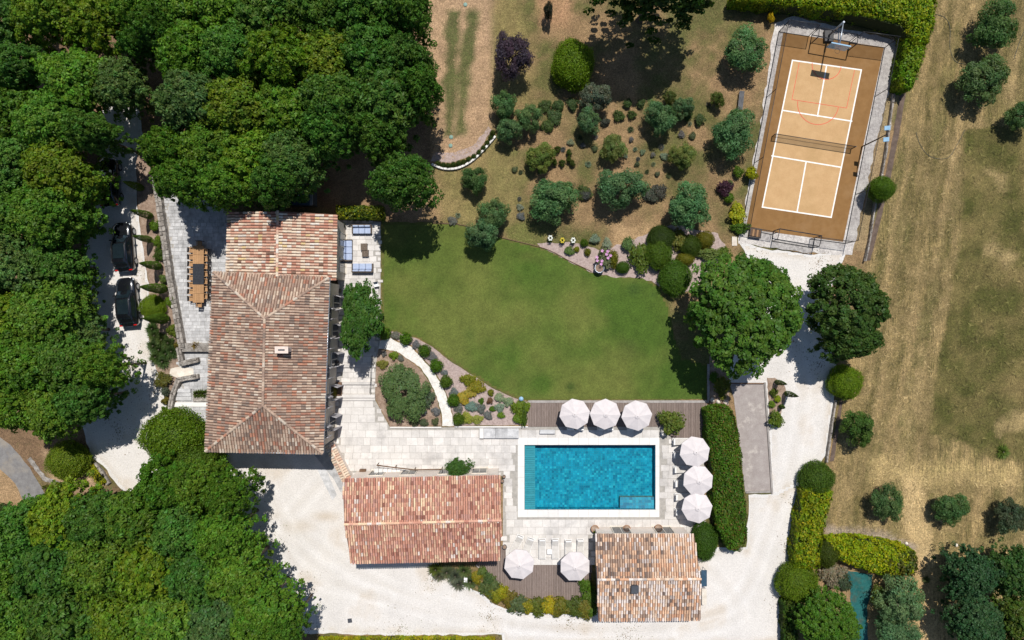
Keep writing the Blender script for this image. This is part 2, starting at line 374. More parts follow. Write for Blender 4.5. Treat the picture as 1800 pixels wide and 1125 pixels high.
# field east of the stone wall: mown straw, tracks, rough meadow
FIELD = [(1650, -300), (1606, 130), (1560, 330), (1520, 480), (1480, 700), (1462, 830), (1460, 945), (1640, 960), (1640, 1600), (3000, 1600), (3000, -300)]
tilt = math.radians(9.5)
U = X * math.cos(tilt) + Y * math.sin(tilt) * -1; Vv = X * math.sin(tilt) + Y * math.cos(tilt)
st = np.clip((fbm(U * 1.5, Vv * .10, 41, 4) * .62 + fbm(U * 2.2, Vv * .8, 45, 3) * .38 - .5) * 2.6 + .5, 0, 1); st2 = fbm(U * .55, Vv * .07, 42, 3)
FC = np.array((.125, .10, .036)) * (1 - st[..., None]) + np.array((.375, .265, .125)) * st[..., None]
g = np.clip((st2 - .5) * 6, 0, 1)[..., None] * np.clip((fbm(X * .8, Y * .8, 43) - .25) * 3, 0, 1)[..., None]
FC = FC * (1 - .6 * g) + np.array((.115, .11, .034)) * .6 * g
d = np.clip((sdist(X, Y, wp(FIELD)) + jn(.4, .6, 44)) / .8 + .5, 0, 1)[..., None]
C = C * (1 - d) + FC * d; MOWN = d[..., 0].copy()
MEADOW = [(1698, 230), (1690, 420), (1668, 560), (1648, 640), (1635, 760), (1690, 775), (1740, 805), (1800, 812), (3000, 850), (3000, 240), (1800, 225), (1745, 218)]
mf = fbm(X * .45, Y * .45, 51)[..., None]
mf = np.clip((mf - .5) * 2.2 + .45, 0, 1)
MC = np.array((.078, .078, .019)) * (1 - mf) + np.array((.205, .155, .06)) * mf
d = np.clip((sdist(X, Y, wp(MEADOW)) + jn(.3, .8, 52)) / .35 + .5, 0, 1)[..., None]
C = C * (1 - d) + MC * d; MOWN = MOWN * (1 - .8 * d[..., 0])
for pl, se in (([(1752, 745), (1790, 715), (1830, 720), (1810, 760), (1760, 765)], 1), ([(1745, 420), (1790, 450), (1770, 470), (1735, 440)], 2), ([(1735, 300), (1775, 305), (1765, 330)], 3)):
    C = zone(C, pl, (.40, .29, .135), .8, .8, .8, 53 + se, .7)
C = zone(C, [(1585, 830), (1625, 835), (1640, 950), (1655, 1060), (1640, 1300), (1600, 1300), (1615, 1060), (1605, 960), (1590, 900)], (.56, .40, .20), .8, .5, .5, 60, .85)
C = zone(C, [(1450, 925), (1500, 925), (1560, 935), (1610, 960), (1600, 975), (1450, 950)], (.36, .29, .235), .6, .3, .5, 61, .8)
C = zone(C, [(1510, 940), (1660, 1000), (1660, 1300), (1500, 1300)], (.46, .30, .14), .8, .6, .5, 62, .6)
C = zone(C, [(1530, 800), (1800, 820), (1800, 850), (1530, 850)], (.52, .38, .17), 1.0, .8, .5, 63, .55)
# strip of soil right of the court
C = zone(C, [(1558, 75), (1590, 100), (1580, 160), (1545, 330), (1525, 440), (1492, 440), (1530, 270)], (.33, .24, .13), .4, .3, .6, 64, .8)
C = C * (0.58 + 0.56 * fbm(X * 1.6, Y * 1.6, 70))[..., None]
nx, ny = len(gx), len(gy)
idx = np.arange(nx * ny).reshape(ny, nx)
Fq = np.stack([idx[:-1, :-1], idx[:-1, 1:], idx[1:, 1:], idx[1:, :-1]], -1).reshape(-1, 4)
x0 = X.ravel()[Fq[:, 0]]; x1 = X.ravel()[Fq[:, 2]]; y0 = Y.ravel()[Fq[:, 0]]; y1 = Y.ravel()[Fq[:, 2]]
hole = (x1 > pool_a.x) & (x0 < pool_b.x) & (y1 > pool_a.y) & (y0 < pool_b.y)
V = np.stack([X, Y, np.zeros_like(X)], -1).reshape(-1, 3)
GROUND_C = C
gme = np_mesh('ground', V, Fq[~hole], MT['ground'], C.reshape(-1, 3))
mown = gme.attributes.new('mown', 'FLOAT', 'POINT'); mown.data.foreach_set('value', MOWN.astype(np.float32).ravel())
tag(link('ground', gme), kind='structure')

def sheet(name, pts_px, z, mat, amp=0.0, step=.5, seed=1, parent=None, thick=0.0):
    """A flat surface laid on the ground (or a slab when thick) whose outline is given in photograph pixels."""
    pts = PL(pts_px, 0)
    if amp: pts = jagged(pts, step, amp, seed)
    mb = MB()
    if thick: mb.prism(pts, z - thick, z)
    else:
        a = sum(pts[i].x * pts[(i + 1) % len(pts)].y - pts[(i + 1) % len(pts)].x * pts[i].y for i in range(len(pts)))
        if a < 0: pts = pts[::-1]
        mb.add([(p.x, p.y, z) for p in pts], [tuple(range(len(pts)))])
    o = mb.build(name, mat, parent)
    if parent is None: tag(o, kind='structure')
    return o

# lawn: its own fine grid so that the turf colour varies
lx = np.arange(-13, 19.5, .25); ly = np.arange(-8.2, 9.9, .25)
LX, LY = np.meshgrid(lx, ly)
lw = wp(LAWN)
lf = fbm(LX * .16, LY * .16, 81); lf2 = fbm(LX * .6, LY * .6, 82)
lush = np.array((.053, .096, .012)); tired = np.array((.122, .134, .030)); deep = np.array((.034, .064, .011))
t = np.clip((lf - .40) * 4, 0, 1)[..., None]
LC = lush * (1 - t * .75) + tired * t * .75
edge = np.clip(1.0 - sdist(LX, LY, lw) / 2.3, 0, 1)[..., None] * np.clip(1.5 * lf2[..., None], 0, 1)
westbias = np.clip((-9.6 - LX) / 2.5, 0, 1)[..., None]
LC = LC * (1 - .45 * edge * (.35 + .65 * westbias)) + tired * 1.05 * .45 * edge * (.35 + .65 * westbias)
for cx, cy, r, col, am in ((1105, 612, 1.0, deep, .7), (1003, 680, .5, deep, .8), (826, 589, .7, deep, .5), (1115, 508, .7, deep, .7), (1148, 518, .4, deep, .6), (780, 455, 3.5, lush * .9, .5), (835, 500, 2.6, tired, .6), (1085, 640, 2.6, tired, .6), (960, 560, 4.5, tired, .35), (860, 470, 3, tired, .4), (1020, 540, 2.5, tired, .35), (1100, 685, 1.3, tired, .4), (980, 600, 3, lush, .4), (700, 505, 1.5, tired, .5)):
    c = P(cx, cy); w = np.clip(1.3 - np.hypot(LX - c.x, LY - c.y) / r - .6 * (lf2 - .5), 0, 1)[..., None] * am
    LC = LC * (1 - w) + col * w
LC *= (0.75 + .5 * fbm(LX * 1.4, LY * 1.4, 83))[..., None]
lidx = np.arange(LX.size).reshape(LX.shape)
LF = np.stack([lidx[:-1, :-1], lidx[:-1, 1:], lidx[1:, 1:], lidx[1:, :-1]], -1).reshape(-1, 4)
keep = inside(LX, LY, lw) ; kk = keep.ravel()[LF].all(1)
LV = np.stack([LX, LY, np.full_like(LX, .016)], -1).reshape(-1, 3)
# a plain green sheet under the fine grid carries the exact outline
tag(link('lawn', np_mesh('lawn', LV, LF[kk], MT['lawn'], LC.reshape(-1, 3))), kind='structure')
MT['lawn_edge'] = pm('lawn_edge', (.07, .09, .012), (.12, .11, .028), 1.5, fine=.25, fscale=10, bump=.3)
sheet('lawn_edge', LAWN, .012, MT['lawn_edge'], .06, .4, 5)

# gravel, roads, beds
def line_dist(x, y, pts):
    d = np.full(x.shape, 1e9)
    for a, b in zip(pts, pts[1:]):
        ex, ey = b.x - a.x, b.y - a.y; L = ex * ex + ey * ey + 1e-9; t_ = np.clip(((x - a.x) * ex + (y - a.y) * ey) / L, 0, 1)
        d = np.minimum(d, np.hypot(x - a.x - t_ * ex, y - a.y - t_ * ey))
    return d
TRACKS = [[(235, 560), (262, 650), (300, 790), (420, 870), (560, 960), (700, 1040), (900, 1095)], [(560, 850), (500, 930), (540, 1010), (680, 1050)], [(900, 1100), (1150, 1105), (1290, 1060), (1345, 950), (1390, 820), (1410, 700), (1400, 600)], [(470, 860), (560, 1000), (760, 1075), (1000, 1104)], [(1250, 1000), (1300, 1080), (1200, 1112)]]
def gravel(name, poly, z, amp, step, seed):
    """A gravel surface: the exact outline, and over it a fine sheet that carries wheel marks and worn patches."""
    base = sheet(name, poly, z, MT['gravel'], amp, step, seed)
    q = wp(poly); a = np.array(q); gx_ = np.arange(a[:, 0].min(), a[:, 0].max(), .22); gy_ = np.arange(a[:, 1].min(), a[:, 1].max(), .22)
    x, y = np.meshgrid(gx_, gy_); d = sdist(x, y, q)
    n1 = fbm(x * .35, y * .35, seed + 90); n2 = fbm(x * 1.3, y * 1.3, seed + 91); n3 = fbm(x * 3.1, y * 3.1, seed + 92)
    c = np.array((.60, .565, .525)) * (.80 + .26 * n1 + .10 * n2 + .06 * n3)[..., None]
    warm = np.array((.46, .38, .29))
    w = np.clip((n1 - .56) * 3.2, 0, .55)[..., None] * np.clip(n2 * 1.6, 0, 1)[..., None]; c = c * (1 - w) + warm * w
    e = np.clip(1 - d / .9, 0, 1)[..., None] * np.clip((n2[..., None] - .3) * 2.2, 0, 1) * .65; c = c * (1 - e) + np.array((.42, .34, .24)) * e
    for tr in TRACKS:
        pts = smooth_line([P(*p) for p in tr], 6); dd = line_dist(x, y, pts); dd = np.abs(dd - .78)
        w = np.clip(1 - dd / .30, 0, 1)[..., None] * (.16 + .44 * np.clip(n2 - .25, 0, 1))[..., None]; c = c * (1 - w) + np.array((.72, .69, .655)) * w
        dd2 = np.abs(line_dist(x, y, pts)); w = np.clip(1 - dd2 / .45, 0, 1)[..., None] * (.42 * n2)[..., None]; c = c * (1 - w) + np.array((.47, .42, .355)) * w
    for px_, py_, rx, ry, am in ((572, 908, 1.6, .6, .55), (530, 925, 1.6, .8, .4), (480, 905, 1.2, .5, .2), (1010, 1105, 3, .6, .25), (1290, 905, 1.2, 2.5, .2)):
        p_ = P(px_, py_); w = np.clip(1.2 - np.hypot((x - p_.x) / rx, (y - p_.y) / ry), 0, 1)[..., None] * am; c = c * (1 - w) + np.array((.42, .33, .225)) * w
    id_ = np.arange(x.size).reshape(x.shape); F_ = np.stack([id_[:-1, :-1], id_[:-1, 1:], id_[1:, 1:], id_[1:, :-1]], -1).reshape(-1, 4)
    ok = (d > .12).ravel()[F_].all(1)
    link('gravel_surface', np_mesh('gravel_surface', np.stack([x, y, np.full_like(x, z + .003)], -1).reshape(-1, 3), F_[ok], MT['gravel_top'], c.reshape(-1, 3)), base)
gravel('driveway', [(188, 120), (232, 130), (252, 240), (240, 330), (246, 400), (262, 500), (262, 600), (272, 640), (288, 690), (300, 760), (345, 815), (430, 822), (430, 870), (330, 900), (215, 862), (180, 818), (158, 800), (130, 700), (120, 560), (150, 420), (175, 300), (178, 200)], .008, .12, .6, 2)
sheet('woodland_track', [(-20, 95), (20, 108), (60, 118), (110, 130), (60, 145), (-20, 140)], .006, MT['gravel'], .2, .5, 3)
gravel('courtyard', [(395, 790), (400, 765), (600, 768), (612, 800), (640, 820), (640, 950), (760, 955), (776, 1008), (812, 1028), (845, 1042), (868, 1062), (905, 1076), (960, 1078), (1036, 1080), (1036, 1050), (1215, 1050), (1215, 985), (1262, 962), (1312, 962), (1316, 870), (1360, 868), (1420, 840), (1402, 930), (1384, 1000), (1372, 1050), (1378, 1132), (1200, 1132), (884, 1132), (882, 1116), (700, 1117), (525, 1113), (440, 1080), (380, 950), (400, 860)], .012, .10, .6, 4)
gravel('garden_path', [(1298, 425), (1340, 436), (1430, 448), (1490, 440), (1470, 480), (1440, 560), (1470, 640), (1466, 700), (1455, 790), (1440, 818), (1424, 846), (1356, 872), (1352, 760), (1345, 676), (1282, 676), (1282, 640), (1330, 560), (1330, 480)], .016, .12, .5, 6)
sheet('asphalt_road', [(-120, 700), (-20, 752), (18, 782), (52, 822), (78, 868), (95, 915), (120, 960), (80, 960), (52, 905), (26, 850), (-20, 806), (-120, 760)], .008, MT['asphalt'], .05, .6, 7)
sheet('road_verge_kerb', [(48, 808), (54, 803), (80, 838), (120, 852), (118, 857), (76, 845)], .05, MT['stone'], .04, .3, 8, thick=.05)
sheet('gravel_walk', [(660, 596), (667, 599), (687, 594), (700, 602), (722, 609), (738, 626), (756, 646), (775, 673), (785, 698), (795, 729), (798, 749), (777, 749), (777, 730), (768, 697), (755, 670), (741, 648), (719, 632), (697, 618), (668, 613), (660, 613)], .022, MT['gravel_path'], .05, .3, 9)
sheet('island_bed', [(663, 614), (697, 620), (719, 634), (740, 650), (754, 671), (767, 698), (775, 731), (776, 748), (686, 750), (675, 730), (660, 700), (657, 640)], .024, MT['soil'], .03, .4, 10)
sheet('flower_bed', [(672, 579), (700, 585), (735, 596), (760, 610), (790, 634), (820, 653), (865, 682), (905, 700), (928, 706), (928, 747), (800, 748), (796, 728), (787, 697), (777, 672), (758, 645), (740, 625), (724, 607), (702, 600), (688, 592), (672, 596)], .026, MT['mulch_pink'], .03, .4, 11)
sheet('rose_bed', [(944, 428), (1000, 425), (1060, 440), (1100, 425), (1180, 395), (1262, 410), (1285, 450), (1230, 500), (1192, 520), (1166, 505), (1130, 489), (1075, 487), (1040, 479), (1000, 460), (960, 439)], .018, MT['mulch_pink'], .12, .4, 12)
sheet('corner_bed', [(1247, 625), (1282, 630), (1282, 712), (1247, 712)], .018, MT['soil'], .04, .4, 13)
sheet('cypress_bed', [(1348, 664), (1362, 664), (1378, 676), (1384, 692), (1376, 716), (1370, 738), (1353, 742)], .020, MT['soil'], .05, .3, 14)
sheet('bank_bed', [(240, 260), (270, 262), (276, 340), (284, 430), (300, 520), (316, 600), (318, 640), (300, 700), (290, 690), (272, 640), (262, 600), (262, 500), (246, 400), (240, 330)], .014, MT['soil'], .08, .4, 15)
sheet('allotment_bed', [(757, 283), (795, 286), (838, 269), (864, 228), (858, 222), (832, 255), (800, 268), (765, 268)], .008, MT['mulch_pink'], .08, .4, 16)
sheet('courtyard_stain_strip', [(556, 822), (572, 822), (592, 870), (584, 880)], .016, MT['paving_grey'], .03, .4, 17)

# tufts of dry grass: nobody could count them
rng = np.random.default_rng(7)
def tuft_patch(name, poly, n, col_a, col_b, label, size=(.10, .26), seed=0):
    q = np.array(wp(poly)); lo = q.min(0); hi = q.max(0)
    pts = rng.uniform(lo, hi, (int(n * 1.8), 2)); pts = pts[inside(pts[:, 0], pts[:, 1], [tuple(k) for k in q])][:n]
    dens = fbm(pts[:, 0] * .8, pts[:, 1] * .8, seed + 3); pts = pts[dens > rng.uniform(.25, .6, len(pts))]
    m = len(pts); B = 4
    ang = rng.uniform(0, 2 * np.pi, (m, B)); s = rng.uniform(*size, (m, B)); h = s * rng.uniform(.04, .28, (m, B))
    d = np.stack([np.cos(ang), np.sin(ang)], -1); pr = np.stack([-np.sin(ang), np.cos(ang)], -1)
    base = pts[:, None, :]
    w = s[..., None] * .22
    v0 = np.concatenate([base - pr * w, np.full((m, B, 1), .005)], -1); v1 = np.concatenate([base + pr * w, np.full((m, B, 1), .005)], -1)
    v2 = np.concatenate([base + d * s[..., None], h[..., None]], -1)
    Vt = np.stack([v0, v1, v2], 2).reshape(-1, 3); Ft = np.arange(len(Vt)).reshape(-1, 3)
    ix = np.clip(np.searchsorted(gx, pts[:, 0]), 0, len(gx) - 1); iy = np.clip(np.searchsorted(gy, pts[:, 1]), 0, len(gy) - 1)
    own = GROUND_C[iy, ix][:, None, None, :]                      # blades take the tint of the turf they grow in
    f = rng.uniform(0, 1, (m, 1, 1, 1)) * np.ones((1, B, 3, 1))
    cc = (own * .8 + .2 * (np.array(col_a) * (1 - f) + np.array(col_b) * f)) * rng.uniform(.6, 1.5, (m, B, 1, 1))
    o = link(name, np_mesh(name, Vt, Ft, MT['tuft'], cc.reshape(-1, 3)))
    tag(o, label, 'grass', kind='stuff')
tuft_patch('dry_grass', [(1600, -20), (1830, -20), (1830, 220), (1700, 225), (1690, 430), (1640, 640), (1640, 830), (1830, 830), (1830, 960), (1640, 960), (1470, 930), (1470, 830), (1490, 700), (1560, 420), (1610, 130)], 56000, (.36, .26, .12), (.13, .105, .04), 'mown straw-coloured grass on the field right of the stone wall', (.07, .20), 1)
tuft_patch('meadow_grass', MEADOW[:9] + [(1830, 830), (1830, 240)] + MEADOW[10:], 30000, (.065, .07, .016), (.17, .125, .048), 'rough olive-brown meadow grass at the right edge', (.08, .24), 2)
tuft_patch('orchard_grass', [(870, -10), (1360, -10), (1340, 130), (1290, 400), (1180, 392), (1060, 430), (960, 430), (880, 405), (775, 390), (770, 300), (870, 250)], 34000, (.27, .175, .088), (.11, .095, .034), 'dry patchy grass between the olive trees', (.07, .18), 3)
tuft_patch('allotment_grass', [(748, -10), (868, -10), (862, 225), (838, 262), (795, 280), (760, 280), (778, 200)], 7000, (.34, .22, .13), (.13, .12, .045), 'thin dry grass on the tilled strip beside the wood', (.06, .14), 4)
tuft_patch('meadow_tussock', MEADOW[:9] + [(1830, 830), (1830, 240)] + MEADOW[10:], 2600, (.055, .07, .014), (.26, .20, .085), 'coarse tussocks standing out of the meadow at the right edge', (.22, .5), 5)
tuft_patch('field_tussock', [(1560, 330), (1690, 230), (1690, 430), (1640, 640), (1640, 830), (1830, 830), (1830, 960), (1640, 960), (1470, 930), (1490, 700)], 1500, (.10, .095, .03), (.45, .34, .17), 'coarse straw tussocks on the mown field', (.18, .4), 6)
# fallen leaves along the edges of the gravel
def litter(spots, n, name, label):
    q = []
    for (x, y, r) in spots:
        c_ = P(x, y); m = int(n * r); a = rng.uniform(0, 6.283, m); rr = np.abs(rng.normal(size=m)) * r * .55; q.append(np.stack([c_.x + np.cos(a) * rr, c_.y + np.sin(a) * rr], 1))
    q = np.concatenate(q); m = len(q); a = rng.uniform(0, 6.283, m); s_ = rng.uniform(.03, .075, m)
    d = np.stack([np.cos(a), np.sin(a)], 1) * s_[:, None]; e = np.stack([-d[:, 1], d[:, 0]], 1) * .5
    z = lambda k: np.full((m, 1), k)
    Vt = np.stack([np.hstack([q - d, z(.024)]), np.hstack([q + e, z(.035)]), np.hstack([q + d, z(.024)]), np.hstack([q - e, z(.03)])], 1).reshape(-1, 3)
    cc = np.array([(.16, .10, .05), (.10, .12, .03), (.24, .17, .09), (.08, .06, .04)])[rng.integers(0, 4, m)]
    tag(link(name, np_mesh(name, Vt, np.arange(4 * m).reshape(-1, 4), MT['tuft'], np.repeat(cc, 4, 0))), label, 'leaves', kind='stuff')
litter([(445, 860, 2), (470, 950, 2.5), (530, 1040, 2.5), (540, 1100, 2), (270, 690, 2), (230, 640, 2), (210, 760, 2.5), (1395, 600, 2.5), (1440, 640, 2), (1400, 880, 1.5), (1385, 960, 1.5), (1372, 1060, 1.5), (760, 1020, 1.5), (860, 1085, 2), (1000, 1090, 2), (1330, 455, 1.5), (1440, 460, 1.5), (700, 1110, 3), (1100, 1118, 3), (240, 480, 1.5)], 55, 'fallen_leaves', 'fallen leaves scattered along the edges of the white gravel')
# ---------------------------------------------------------------- buildings
def tile_geo(seg=4):
    vs_ = []
    for y, r, dz in ((0.0, .114, .016), (1.0, .100, .0)):
        for k in range(seg + 1):
            a = math.pi * k / seg
            vs_.append((-r * math.cos(a), y, dz + r * math.sin(a) * .82))
    fs = [(k, k + 1, seg + 2 + k, seg + 1 + k) for k in range(seg)]
    return np.array(vs_), fs
TILE_V, TILE_F = tile_geo()
PALS = {
 'aged': [((.27, .185, .14), 5), ((.33, .23, .17), 6), ((.20, .15, .12), 2.5), ((.40, .285, .21), 5), ((.38, .18, .115), 2.6), ((.46, .355, .265), 3), ((.30, .145, .10), 1.8), ((.50, .42, .335), 1.0)],
 'bright': [((.53, .345, .25), 5), ((.60, .455, .335), 5), ((.63, .515, .39), 4), ((.44, .21, .145), 3.2), ((.36, .165, .11), 2), ((.57, .42, .21), .9), ((.62, .55, .47), 1.6), ((.50, .28, .195), 4), ((.17, .10, .07), .4)],
 'pink': [((.50, .245, .17), 5), ((.56, .31, .22), 5), ((.43, .19, .135), 3), ((.60, .37, .245), 4), ((.68, .49, .32), 2.6), ((.26, .105, .078), .8), ((.64, .54, .47), 1.2), ((.45, .24, .19), 3)],
 'peach': [((.62, .40, .26), 4), ((.66, .50, .375), 4), ((.68, .59, .53), 3.2), ((.55, .31, .19), 2.4), ((.32, .225, .17), 1.3), ((.17, .13, .11), .8), ((.44, .30, .21), 1.6), ((.47, .40, .36), 1.5)],
}
TILE_ME = {}
def tile_meshes(pal):
    if pal not in TILE_ME:
        out = []
        for c, w in PALS[pal]:
            mb = MB(); mb.add(TILE_V, TILE_F, True); me = mb.mesh('tile', MT['tile'])
            set_col(me, np.tile(np.array(c), (len(me.vertices), 1))); out.append(me)
        TILE_ME[pal] = out
    return TILE_ME[pal]
class Roof:
    """Canal tiles on the slopes of one roof: the first 300 are objects, the rest one joined part."""
    def __init__(s, parent, pal, pitch=.25, tl=.44, limit=300, seed=1, bias=None):
        s.parent = parent; s.pal = pal; s.pitch = pitch; s.tl = tl; s.left = limit; s.rnd = random.Random(seed); s.jv = []; s.jf = []; s.jc = []; s.bias = bias; s.deck = MB(); s.nb = 0
        s.w = [w for c, w in PALS[pal]]; s.c = [c for c, w in PALS[pal]]; s.mean = sum(sum(c) * w for c, w in PALS[pal]) / sum(s.w)
    def slope(s, pts):
        p0, p1 = pts[0], pts[1]; u = (p1 - p0).normalized(); n = u.cross(pts[2] - p0).normalized()
        if n.z < 0: p0, p1 = p1, p0; u = -u; n = -n; pts = [pts[1], pts[0]] + pts[2:][::-1]
        v = n.cross(u).normalized()
        q = [((p - p0).dot(u), (p - p0).dot(v)) for p in pts]
        k = len(pts); s.deck.add([p - n * .03 for p in pts] + [p - n * .14 for p in pts], [tuple(range(k)), tuple(range(2 * k - 1, k - 1, -1))] + [(i, k + i, k + (i + 1) % k, (i + 1) % k) for i in range(k)])
        W = (p1 - p0).length; cols = max(1, round(W / s.pitch)); us = [a for a, b in q]
        lo, hi = min(us), max(us); i = math.floor(lo / s.pitch)
        cols = []
        x = lo + s.pitch * .5
        while x < hi: cols.append(x); x += s.pitch
        for uc in cols:
            hits = []
            for j in range(k):
                (a, b), (c, d) = q[j], q[(j + 1) % k]
                if (a - uc) * (c - uc) < 0: hits.append(b + (d - b) * (uc - a) / (c - a))
            if len(hits) < 2: continue
            v0, v1 = min(hits), max(hits); v0 -= .07
            y = v0 + 0; first = True
            step = s.tl * .9; off = s.rnd.uniform(-.02, .02)
            while y < v1 - .06:
                L = min(s.tl, v1 - y + .02)
                w = s.w
                org = p0 + u * (uc + s.rnd.uniform(-.012, .012)) + v * (y + (off if not first else s.rnd.uniform(-.02, .02))) + n * s.rnd.uniform(-.004, .008)
                pt = float(vnoise(np.array([org.x * .45 + 50]), np.array([org.y * .45 + 50]), 3)[0]) * .6 + float(vnoise(np.array([org.x * 1.3 + 50]), np.array([org.y * 1.3 + 50]), 4)[0]) * .4
                w = [a_ * (max(.12, 2.3 * pt - .35) if sum(c_) < s.mean else max(.12, 1.95 - 2.3 * pt)) for a_, c_ in zip(s.w, s.c)]
                if s.bias: w = s.bias(org, w)
                ci = s.rnd.choices(range(len(w)), w)[0]
                M = Matrix(((u.x, v.x, n.x, org.x), (u.y, v.y, n.y, org.y), (u.z, v.z, n.z, org.z), (0, 0, 0, 1))) @ Matrix.Rotation(s.rnd.uniform(-.03, .03), 4, 'Z') @ Matrix.Diagonal((s.pitch / .25 * .90, L, 1, 1))
                if s.left > 0:
                    o = bpy.data.objects.new('tile', tile_meshes(s.pal)[ci]); COL.objects.link(o); o.parent = s.parent; o.matrix_local = Matrix.Translation(-s.parent.location) @ M
                    s.left -= 1
                else:
                    A = np.array(M); vv = TILE_V @ A[:3, :3].T + A[:3, 3]
                    f = np.array(s.c[ci]) * s.rnd.uniform(.85, 1.15)
                    s.jv.append(vv); s.jc.append(np.tile(f, (len(vv), 1))); s.jf += [tuple(s.nb + i for i in fc) for fc in TILE_F]; s.nb += len(vv)
                y += step; first = False
    def ridge(s, a, b, cols=None, r=.135, name='ridge_tile'):
        d = b - a; L = d.length; d.normalize(); m = max(1, round(L / .42)); up = Vector((0, 0, 1)); side = d.cross(up).normalized(); nn = side.cross(d)
        for k in range(m):
            o_ = a + d * (L * k / m); lw_ = [w * (sum(c)) ** 2 for c, w in zip(s.c, s.w)]; ci = s.rnd.choices(range(len(lw_)), lw_)[0]
            M = Matrix(((side.x, d.x, nn.x, o_.x), (side.y, d.y, nn.y, o_.y), (side.z, d.z, nn.z, o_.z + .045), (0, 0, 0, 1))) @ Matrix.Diagonal((r / .118, L / m * 1.1, 1.1, 1))
            o = bpy.data.objects.new(name, tile_meshes(s.pal)[ci]); COL.objects.link(o); o.parent = s.parent; o.matrix_local = Matrix.Translation(-s.parent.location) @ M
    def finish(s):
        d = s.deck
        for i, p in enumerate(d.v): d.v[i] = tuple(Vector(p) - s.parent.location)
        o = d.build('roof_deck', MT['roof_deck'], s.parent)
        if s.jv:
            V = np.concatenate(s.jv) - np.array(s.parent.location)
            me = bpy.data.meshes.new('roof_tiles'); me.from_pydata(V.tolist(), [], s.jf); me.materials.append(MT['tile'])
            set_col(me, np.concatenate(s.jc)); me.polygons.foreach_set('use_smooth', np.ones(len(me.polygons), bool))
            tag(link('roof_tiles', me, s.parent), kind='stuff')
MT['roof_deck'] = pm('roof_deck', (.15, .082, .058), (.22, .125, .088), 3, fine=.3, fscale=10, rough=.95)  # dark channel-tile colour that also paints shadow into the gaps between tile columns

def inset(q, d):
    c = sum(q, Vector((0, 0, 0))) / len(q); out = []
    n = len(q)
    for i in range(n):
        a, b, e = q[i - 1], q[i], q[(i + 1) % n]
        u = (a - b); u.z = 0; u.normalize(); w = (e - b); w.z = 0; w.normalize()
        out.append(b + (u + w) * d)
    return out
def walls(parent, foot, tops, mat, gables=()):
    """foot: plan corners; tops: wall-top height at each corner; gables: (i, j, point) adds a gable triangle."""
    mb = MB(); n = len(foot); L = parent.location
    vs_ = [(p.x - L.x, p.y - L.y, 0) for p in foot] + [(p.x - L.x, p.y - L.y, t) for p, t in zip(foot, tops)]
    fs = [(k, (k + 1) % n, n + (k + 1) % n, n + k) for k in range(n)]
    mb.add(vs_, fs)
    for i, j, p in gables:
        mb.add([vs_[n + i], vs_[n + j], tuple(p - Vector((L.x, L.y, 0)))], [(0, 1, 2)])
    return mb.build('wall', mat, parent)
def add_window(parent, base, along, out, w, z0, z1, shutters=True, name='window', mat='window_glass', ang=75):
    """A framed opening on a wall; base is the middle of its foot on the wall plane (world xy)."""
    L = parent.location; o_ = Vector((base.x - L.x, base.y - L.y, 0))
    M = Matrix(((along.x, out.x, 0, o_.x), (along.y, out.y, 0, o_.y), (0, 0, 1, 0), (0, 0, 0, 1)))
    mb = MB(); t = .09
    for b in ((-w / 2 - t, -w / 2, 0, .07, z0, z1 + t), (w / 2, w / 2 + t, 0, .07, z0, z1 + t), (-w / 2, w / 2, 0, .07, z1, z1 + t), (-.03, .03, .0, .05, z0, z1)): mb.box(*b, M=M)
    win = mb.build(name, MT['stone_pale'], parent)
    MB().box(-w / 2, w / 2, -.02, .02, z0, z1, M=M).build('pane', MT[mat], win)
    MB().box(-w / 2 - .15, w / 2 + .15, .0, .16, z0 - .08, z0 - .005, M=M).build('sill', MT['stone_pale'], win)
    if shutters:
        for sg in (-1, 1):
            x0, x1 = (-w / 2, 0) if sg > 0 else (0, w / 2)
            h = M @ Matrix.Translation((sg * (w / 2 + .05), .09, 0)) @ Matrix.Rotation(R(ang) * (-sg if sg > 0 else 1), 4, 'Z')
            MB().box(x0, x1, 0, .05, z0, z1, M=h).build('shutter', MT['shutter'], win)
    return win

# main farmhouse, hipped roof
ZE, ZR = 5.5, 7.15
nw, ne, se, sw = P(375, 478, ZE), P(578, 488, ZE), P(567, 797, ZE), P(361, 793, ZE)
rn, rs = P(465, 560, ZR), P(462, 713, ZR)
hc = (nw + ne + se + sw) / 4
house = empty('farmhouse', (hc.x, hc.y, 0), 0, 'large farmhouse with weathered brown hipped roof of canal tiles', 'house')
bpy.context.view_layer.update()
rf = Roof(house, 'aged', .245, .46, 300, 3)
rf.slope([se, ne, rn, rs]); rf.slope([nw, sw, rs, rn]); rf.slope([ne, nw, rn]); rf.slope([sw, se, rs])
rf.ridge(rs, rn)
for a, b in ((nw, rn), (ne, rn), (sw, rs), (se, rs)): rf.ridge(a, b, name='hip_tile')
rf.finish()
ft = inset([nw, ne, se, sw], .38)
walls(house, ft, [ZE - .1] * 4, MT['render'])
a, b = ft[2], ft[1]; al = (b - a); al.z = 0; Lw = al.length; al.normalize(); outv = Vector((al.y, -al.x, 0))
for t in (.09, .27, .45, .63, .81): add_window(house, a + al * Lw * t + outv * .01, al, outv, 1.0, 3.3, 4.6)
for t in (.12, .31, .52, .70, .88): add_window(house, a + al * Lw * t + outv * .01, al, outv, 1.3, .12, 2.35, name='french_window')
mb = MB(); mb.tube([Vector((p.x - hc.x, p.y - hc.y, ZE - .08)) for p in (se + Vector((.06, 0, 0)), ne + Vector((.06, 0, 0)))], .07, 8); mb.build('gutter', MT['zinc'], house)
mb = MB(); mb.tube([Vector((p.x - hc.x, p.y - hc.y, ZE - .08)) for p in (sw + Vector((0, -.06, 0)), se + Vector((0, -.06, 0)))], .07, 8); mb.build('gutter', MT['zinc'], house)
